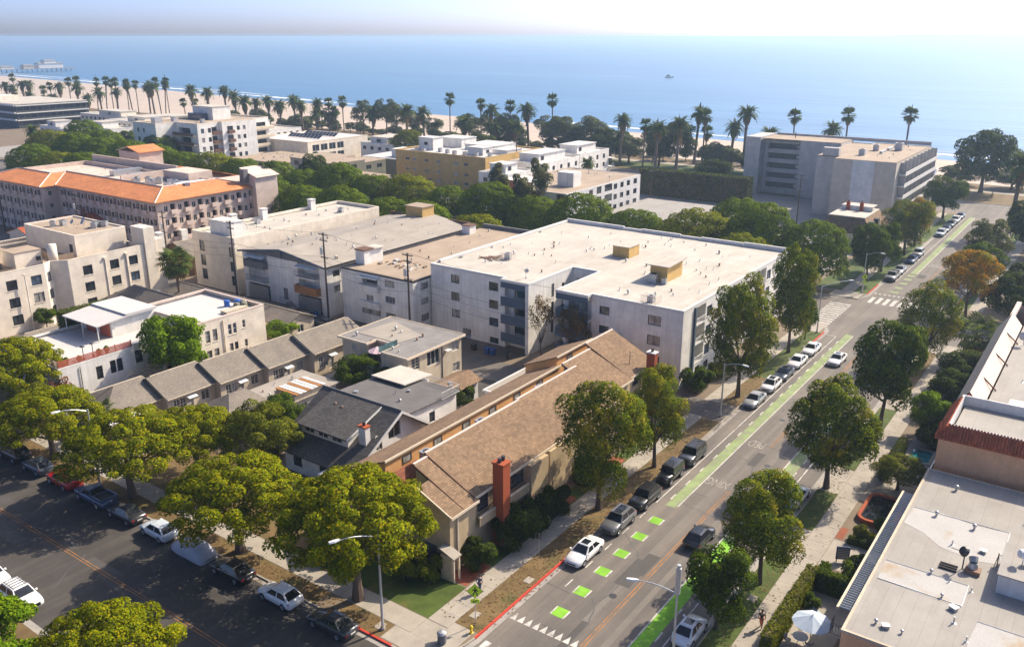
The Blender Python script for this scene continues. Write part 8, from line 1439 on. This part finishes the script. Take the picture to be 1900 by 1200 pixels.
# ------------------------------------------------------------------ people
def person(x, y, rz, label, top, legs, stride=.18, hair='hair', hgt=1.74):
    o = thing('person', label, 'person', (x, y, .14), rz); k = hgt / 1.74
    def skin(name, pts, edges, rad, mat, root=0):
        me = bpy.data.meshes.new(name); me.from_pydata([tuple(Vector(p) * k) for p in pts], edges, []); b = obj(name, me, o); me.materials.append(MATS[mat]); md = b.modifiers.new('skin', 'SKIN'); b.modifiers.new('sub', 'SUBSURF').levels = 1; b.modifiers['sub'].render_levels = 1
        for i, r in enumerate(rad): me.skin_vertices[0].data[i].radius = (r[0] * k, r[1] * k) if isinstance(r, tuple) else (r * k, r * k); me.skin_vertices[0].data[i].use_root = i == root
        md.use_smooth_shade = True; return b
    s = stride
    skin('body', [(0, 0, .95), (0, 0, 1.2), (0, 0, 1.42), (0, 0, 1.5), (.02, 0, 1.6), (.03, 0, 1.7), (0, .2, 1.4), (-.06 - s * .3, .25, 1.12), (.06 - s * .5, .24, .88), (0, -.2, 1.4), (-.02 + s * .3, -.25, 1.12), (.12 + s * .5, -.23, .9), (0, .1, .9), (s * .6, .1, .5), (s * .9, .1, .07), (s * .9 + .17, .11, .03), (0, -.1, .9), (-s * .2, -.1, .5), (-s * 1.3, -.1, .1), (-s * 1.2 + .16, -.11, .03)],
         [(0, 1), (1, 2), (2, 3), (3, 4), (4, 5), (2, 6), (6, 7), (7, 8), (2, 9), (9, 10), (10, 11), (0, 12), (12, 13), (13, 14), (14, 15), (0, 16), (16, 17), (17, 18), (18, 19)], [(.15, .11), (.15, .1), (.15, .1), .055, (.085, .1), (.07, .085), .06, .045, .035, .06, .045, .035, .085, .06, .045, .04, .085, .06, .045, .04], 'skin')
    skin('shirt', [(0, 0, .93), (0, 0, 1.2), (0, 0, 1.4), (0, 0, 1.46), (0, .2, 1.4), (-.04 - s * .2, .24, 1.2), (0, -.2, 1.4), (-.01 + s * .2, -.24, 1.2)], [(0, 1), (1, 2), (2, 3), (2, 4), (4, 5), (2, 6), (6, 7)], [(.17, .13), (.17, .125), (.17, .12), .075, .075, .06, .075, .06], top)
    skin('trousers', [(0, 0, .96), (0, .1, .88), (s * .6, .1, .5), (s * .9, .1, .14), (0, -.1, .88), (-s * .2, -.1, .5), (-s * 1.3, -.1, .16)], [(0, 1), (1, 2), (2, 3), (0, 4), (4, 5), (5, 6)], [(.165, .125), .1, .075, .062, .1, .075, .062], legs)
    MB().lathe((.005, 0, 1.64 * k), [(.1, 0), (.115, .06), (.1, .12), (.05, .155), (.01, .165)], 10).build('hair', hair, o, True); MB().tube([(.11 * k, 0, 1.66 * k), (.135 * k, 0, 1.63 * k)], .014, 5).build('nose', 'skin', o)
person(50.6, 39.5, .1, 'person in blue shirt walking on the left pavement by the brick path', 'cloth_blue', 'cloth_blue'); person(62.4, 40.2, PI, 'person in grey on the shaded left pavement beside the dark bush', 'cloth_grey', 'cloth_black', .12); person(60.1, 17.9, PI, 'person in dark top and orange shorts walking on the right pavement', 'cloth_black', 'cloth_orange'); person(290.8, 32.6, 0, 'person in lime vest in the park by the sea', 'cloth_lime', 'cloth_black', .1)
# ------------------------------------------------------------------ pier, boat
o = thing('pier', 'long pier with pale buildings far out at the upper left', 'pier', (960, 1850, -25.7)); b = MB((960, 1850, -25.7))
b.box(560, 1010, 1838, 1866, -19.5, -18.6); b.build('deck', 'wood_deck', o)
for i in range(44): MB((960, 1850, -25.7)).cyl((570 + i * 10, 1842, -30), (570 + i * 10, 1842, -19.5), .7, .7, 6).cyl((570 + i * 10, 1862, -30), (570 + i * 10, 1862, -19.5), .7, .7, 6).build('pile', 'wood_pole', o)
for x0, x1, y0, y1, z, mt in ((935, 985, 1842, 1862, -10, 'stucco_grey_white'), (948, 972, 1844, 1860, -4.5, 'stucco_white'), (905, 925, 1843, 1858, -13, 'stucco_beige'), (860, 885, 1842, 1856, -14, 'stucco_grey_white'), (800, 830, 1842, 1858, -14, 'stucco_beige'), (740, 760, 1842, 1856, -12.5, 'stucco_grey_white')): k = MB((960, 1850, -25.7)).box(x0, x1, y0, y1, -18.6, z).build('pavilion', mt, o); MB((960, 1850, -25.7)).slab([(x0 - 1, y0 - 1, z + .1), (x1 + 1, y0 - 1, z + .1), (x1 - 3, (y0 + y1) / 2, z + 2.6), (x0 + 3, (y0 + y1) / 2, z + 2.6)], .3).slab([(x0 + 3, (y0 + y1) / 2, z + 2.6), (x1 - 3, (y0 + y1) / 2, z + 2.6), (x1 + 1, y1 + 1, z + .1), (x0 - 1, y1 + 1, z + .1)], .3).build('roof', 'roof_midgrey', k)
o = thing('motor_boat', 'small grey motor boat with a long white wake out at sea', 'boat', (1441, 691, -25.6), -1.5); MB().add([(-6, -2, 0), (-6, 2, 0), (4, 2.2, 0), (9, 0, .3), (4, -2.2, 0), (-6, -2.2, 1.9), (-6, 2.2, 1.9), (4, 2.6, 2.2), (10, 0, 2.8), (4, -2.6, 2.2)], [(0, 1, 6, 5), (1, 2, 7, 6), (2, 3, 8, 7), (3, 4, 9, 8), (4, 0, 5, 9), (5, 6, 7, 8, 9)]).build('hull', 'metal_grey', o); MB().box(-4, 3, -1.6, 1.6, 2.0, 4.2).build('cabin', 'panel_grey', o); MB().box(-2, 1.6, -1.3, 1.3, 4.21, 5.6).build('bridge', 'dark_wall', o); MB().tube([(-1, 0, 5.6), (-1, 0, 8.2)], .12).build('mast', 'metal_dark', o)
m = MB(); rr = random.Random(8); vs = []
for i in range(60): t = i / 59; x, y = 1441 - 50 * t ** 1.3, 699 + 700 * t; w = (.5 + 2.4 * math.sin(min(1, t * 6) * PI / 2)) * (1 - .8 * t) * rr.uniform(.6, 1.3); vs += [(x - w, y, -25.64), (x + w, y, -25.64)]
m.add(vs, [(2 * i, 2 * i + 1, 2 * i + 3, 2 * i + 2) for i in range(59)]); struct(m.build('boat_wake', 'foam'))
# lifeguard huts and fence on the beach and park
for x, y, lb in ((470, 178, 'pale blue lifeguard hut on the sand between the palms'), (500, 86, 'distant lifeguard hut on the sand beyond the grey tower')):
    o = thing('lifeguard_hut', lb, 'hut', (x, y, -25)); MB().box(-2.4, 2.4, -2.2, 2.2, 1.6, 4.4).build('cabin', 'canvas_blue', o); MB().slab([(-3, -2.8, 4.5), (3, -2.8, 4.5), (3, 2.8, 4.9), (-3, 2.8, 4.9)], .15).build('roof', 'roof_white', o); [MB().box(a - .15, a + .15, b - .15, b + .15, 0, 1.6).build('leg', 'trim_white', o) for a in (-2, 2) for b in (-1.8, 1.8)]
# ------------------------------------------------------------------ haze: one box of even, pale air
m = MB(); m.box(-700, 89000, -29000, 155000, -32, 47.6); hz = m.build('haze', None); hz['kind'] = 'stuff'
hm = bpy.data.materials.new('haze_air'); hm.use_nodes = True; nt = hm.node_tree; nt.nodes.clear(); ho = nt.nodes.new('ShaderNodeOutputMaterial'); pv = nt.nodes.new('ShaderNodeVolumePrincipled')
pv.inputs['Color'].default_value = (.55, .76, 1.0, 1); pv.inputs['Density'].default_value = HAZE_D; pv.inputs['Anisotropy'].default_value = .4
nt.links.new(pv.outputs[0], ho.inputs['Volume']); hz.data.materials.append(hm)
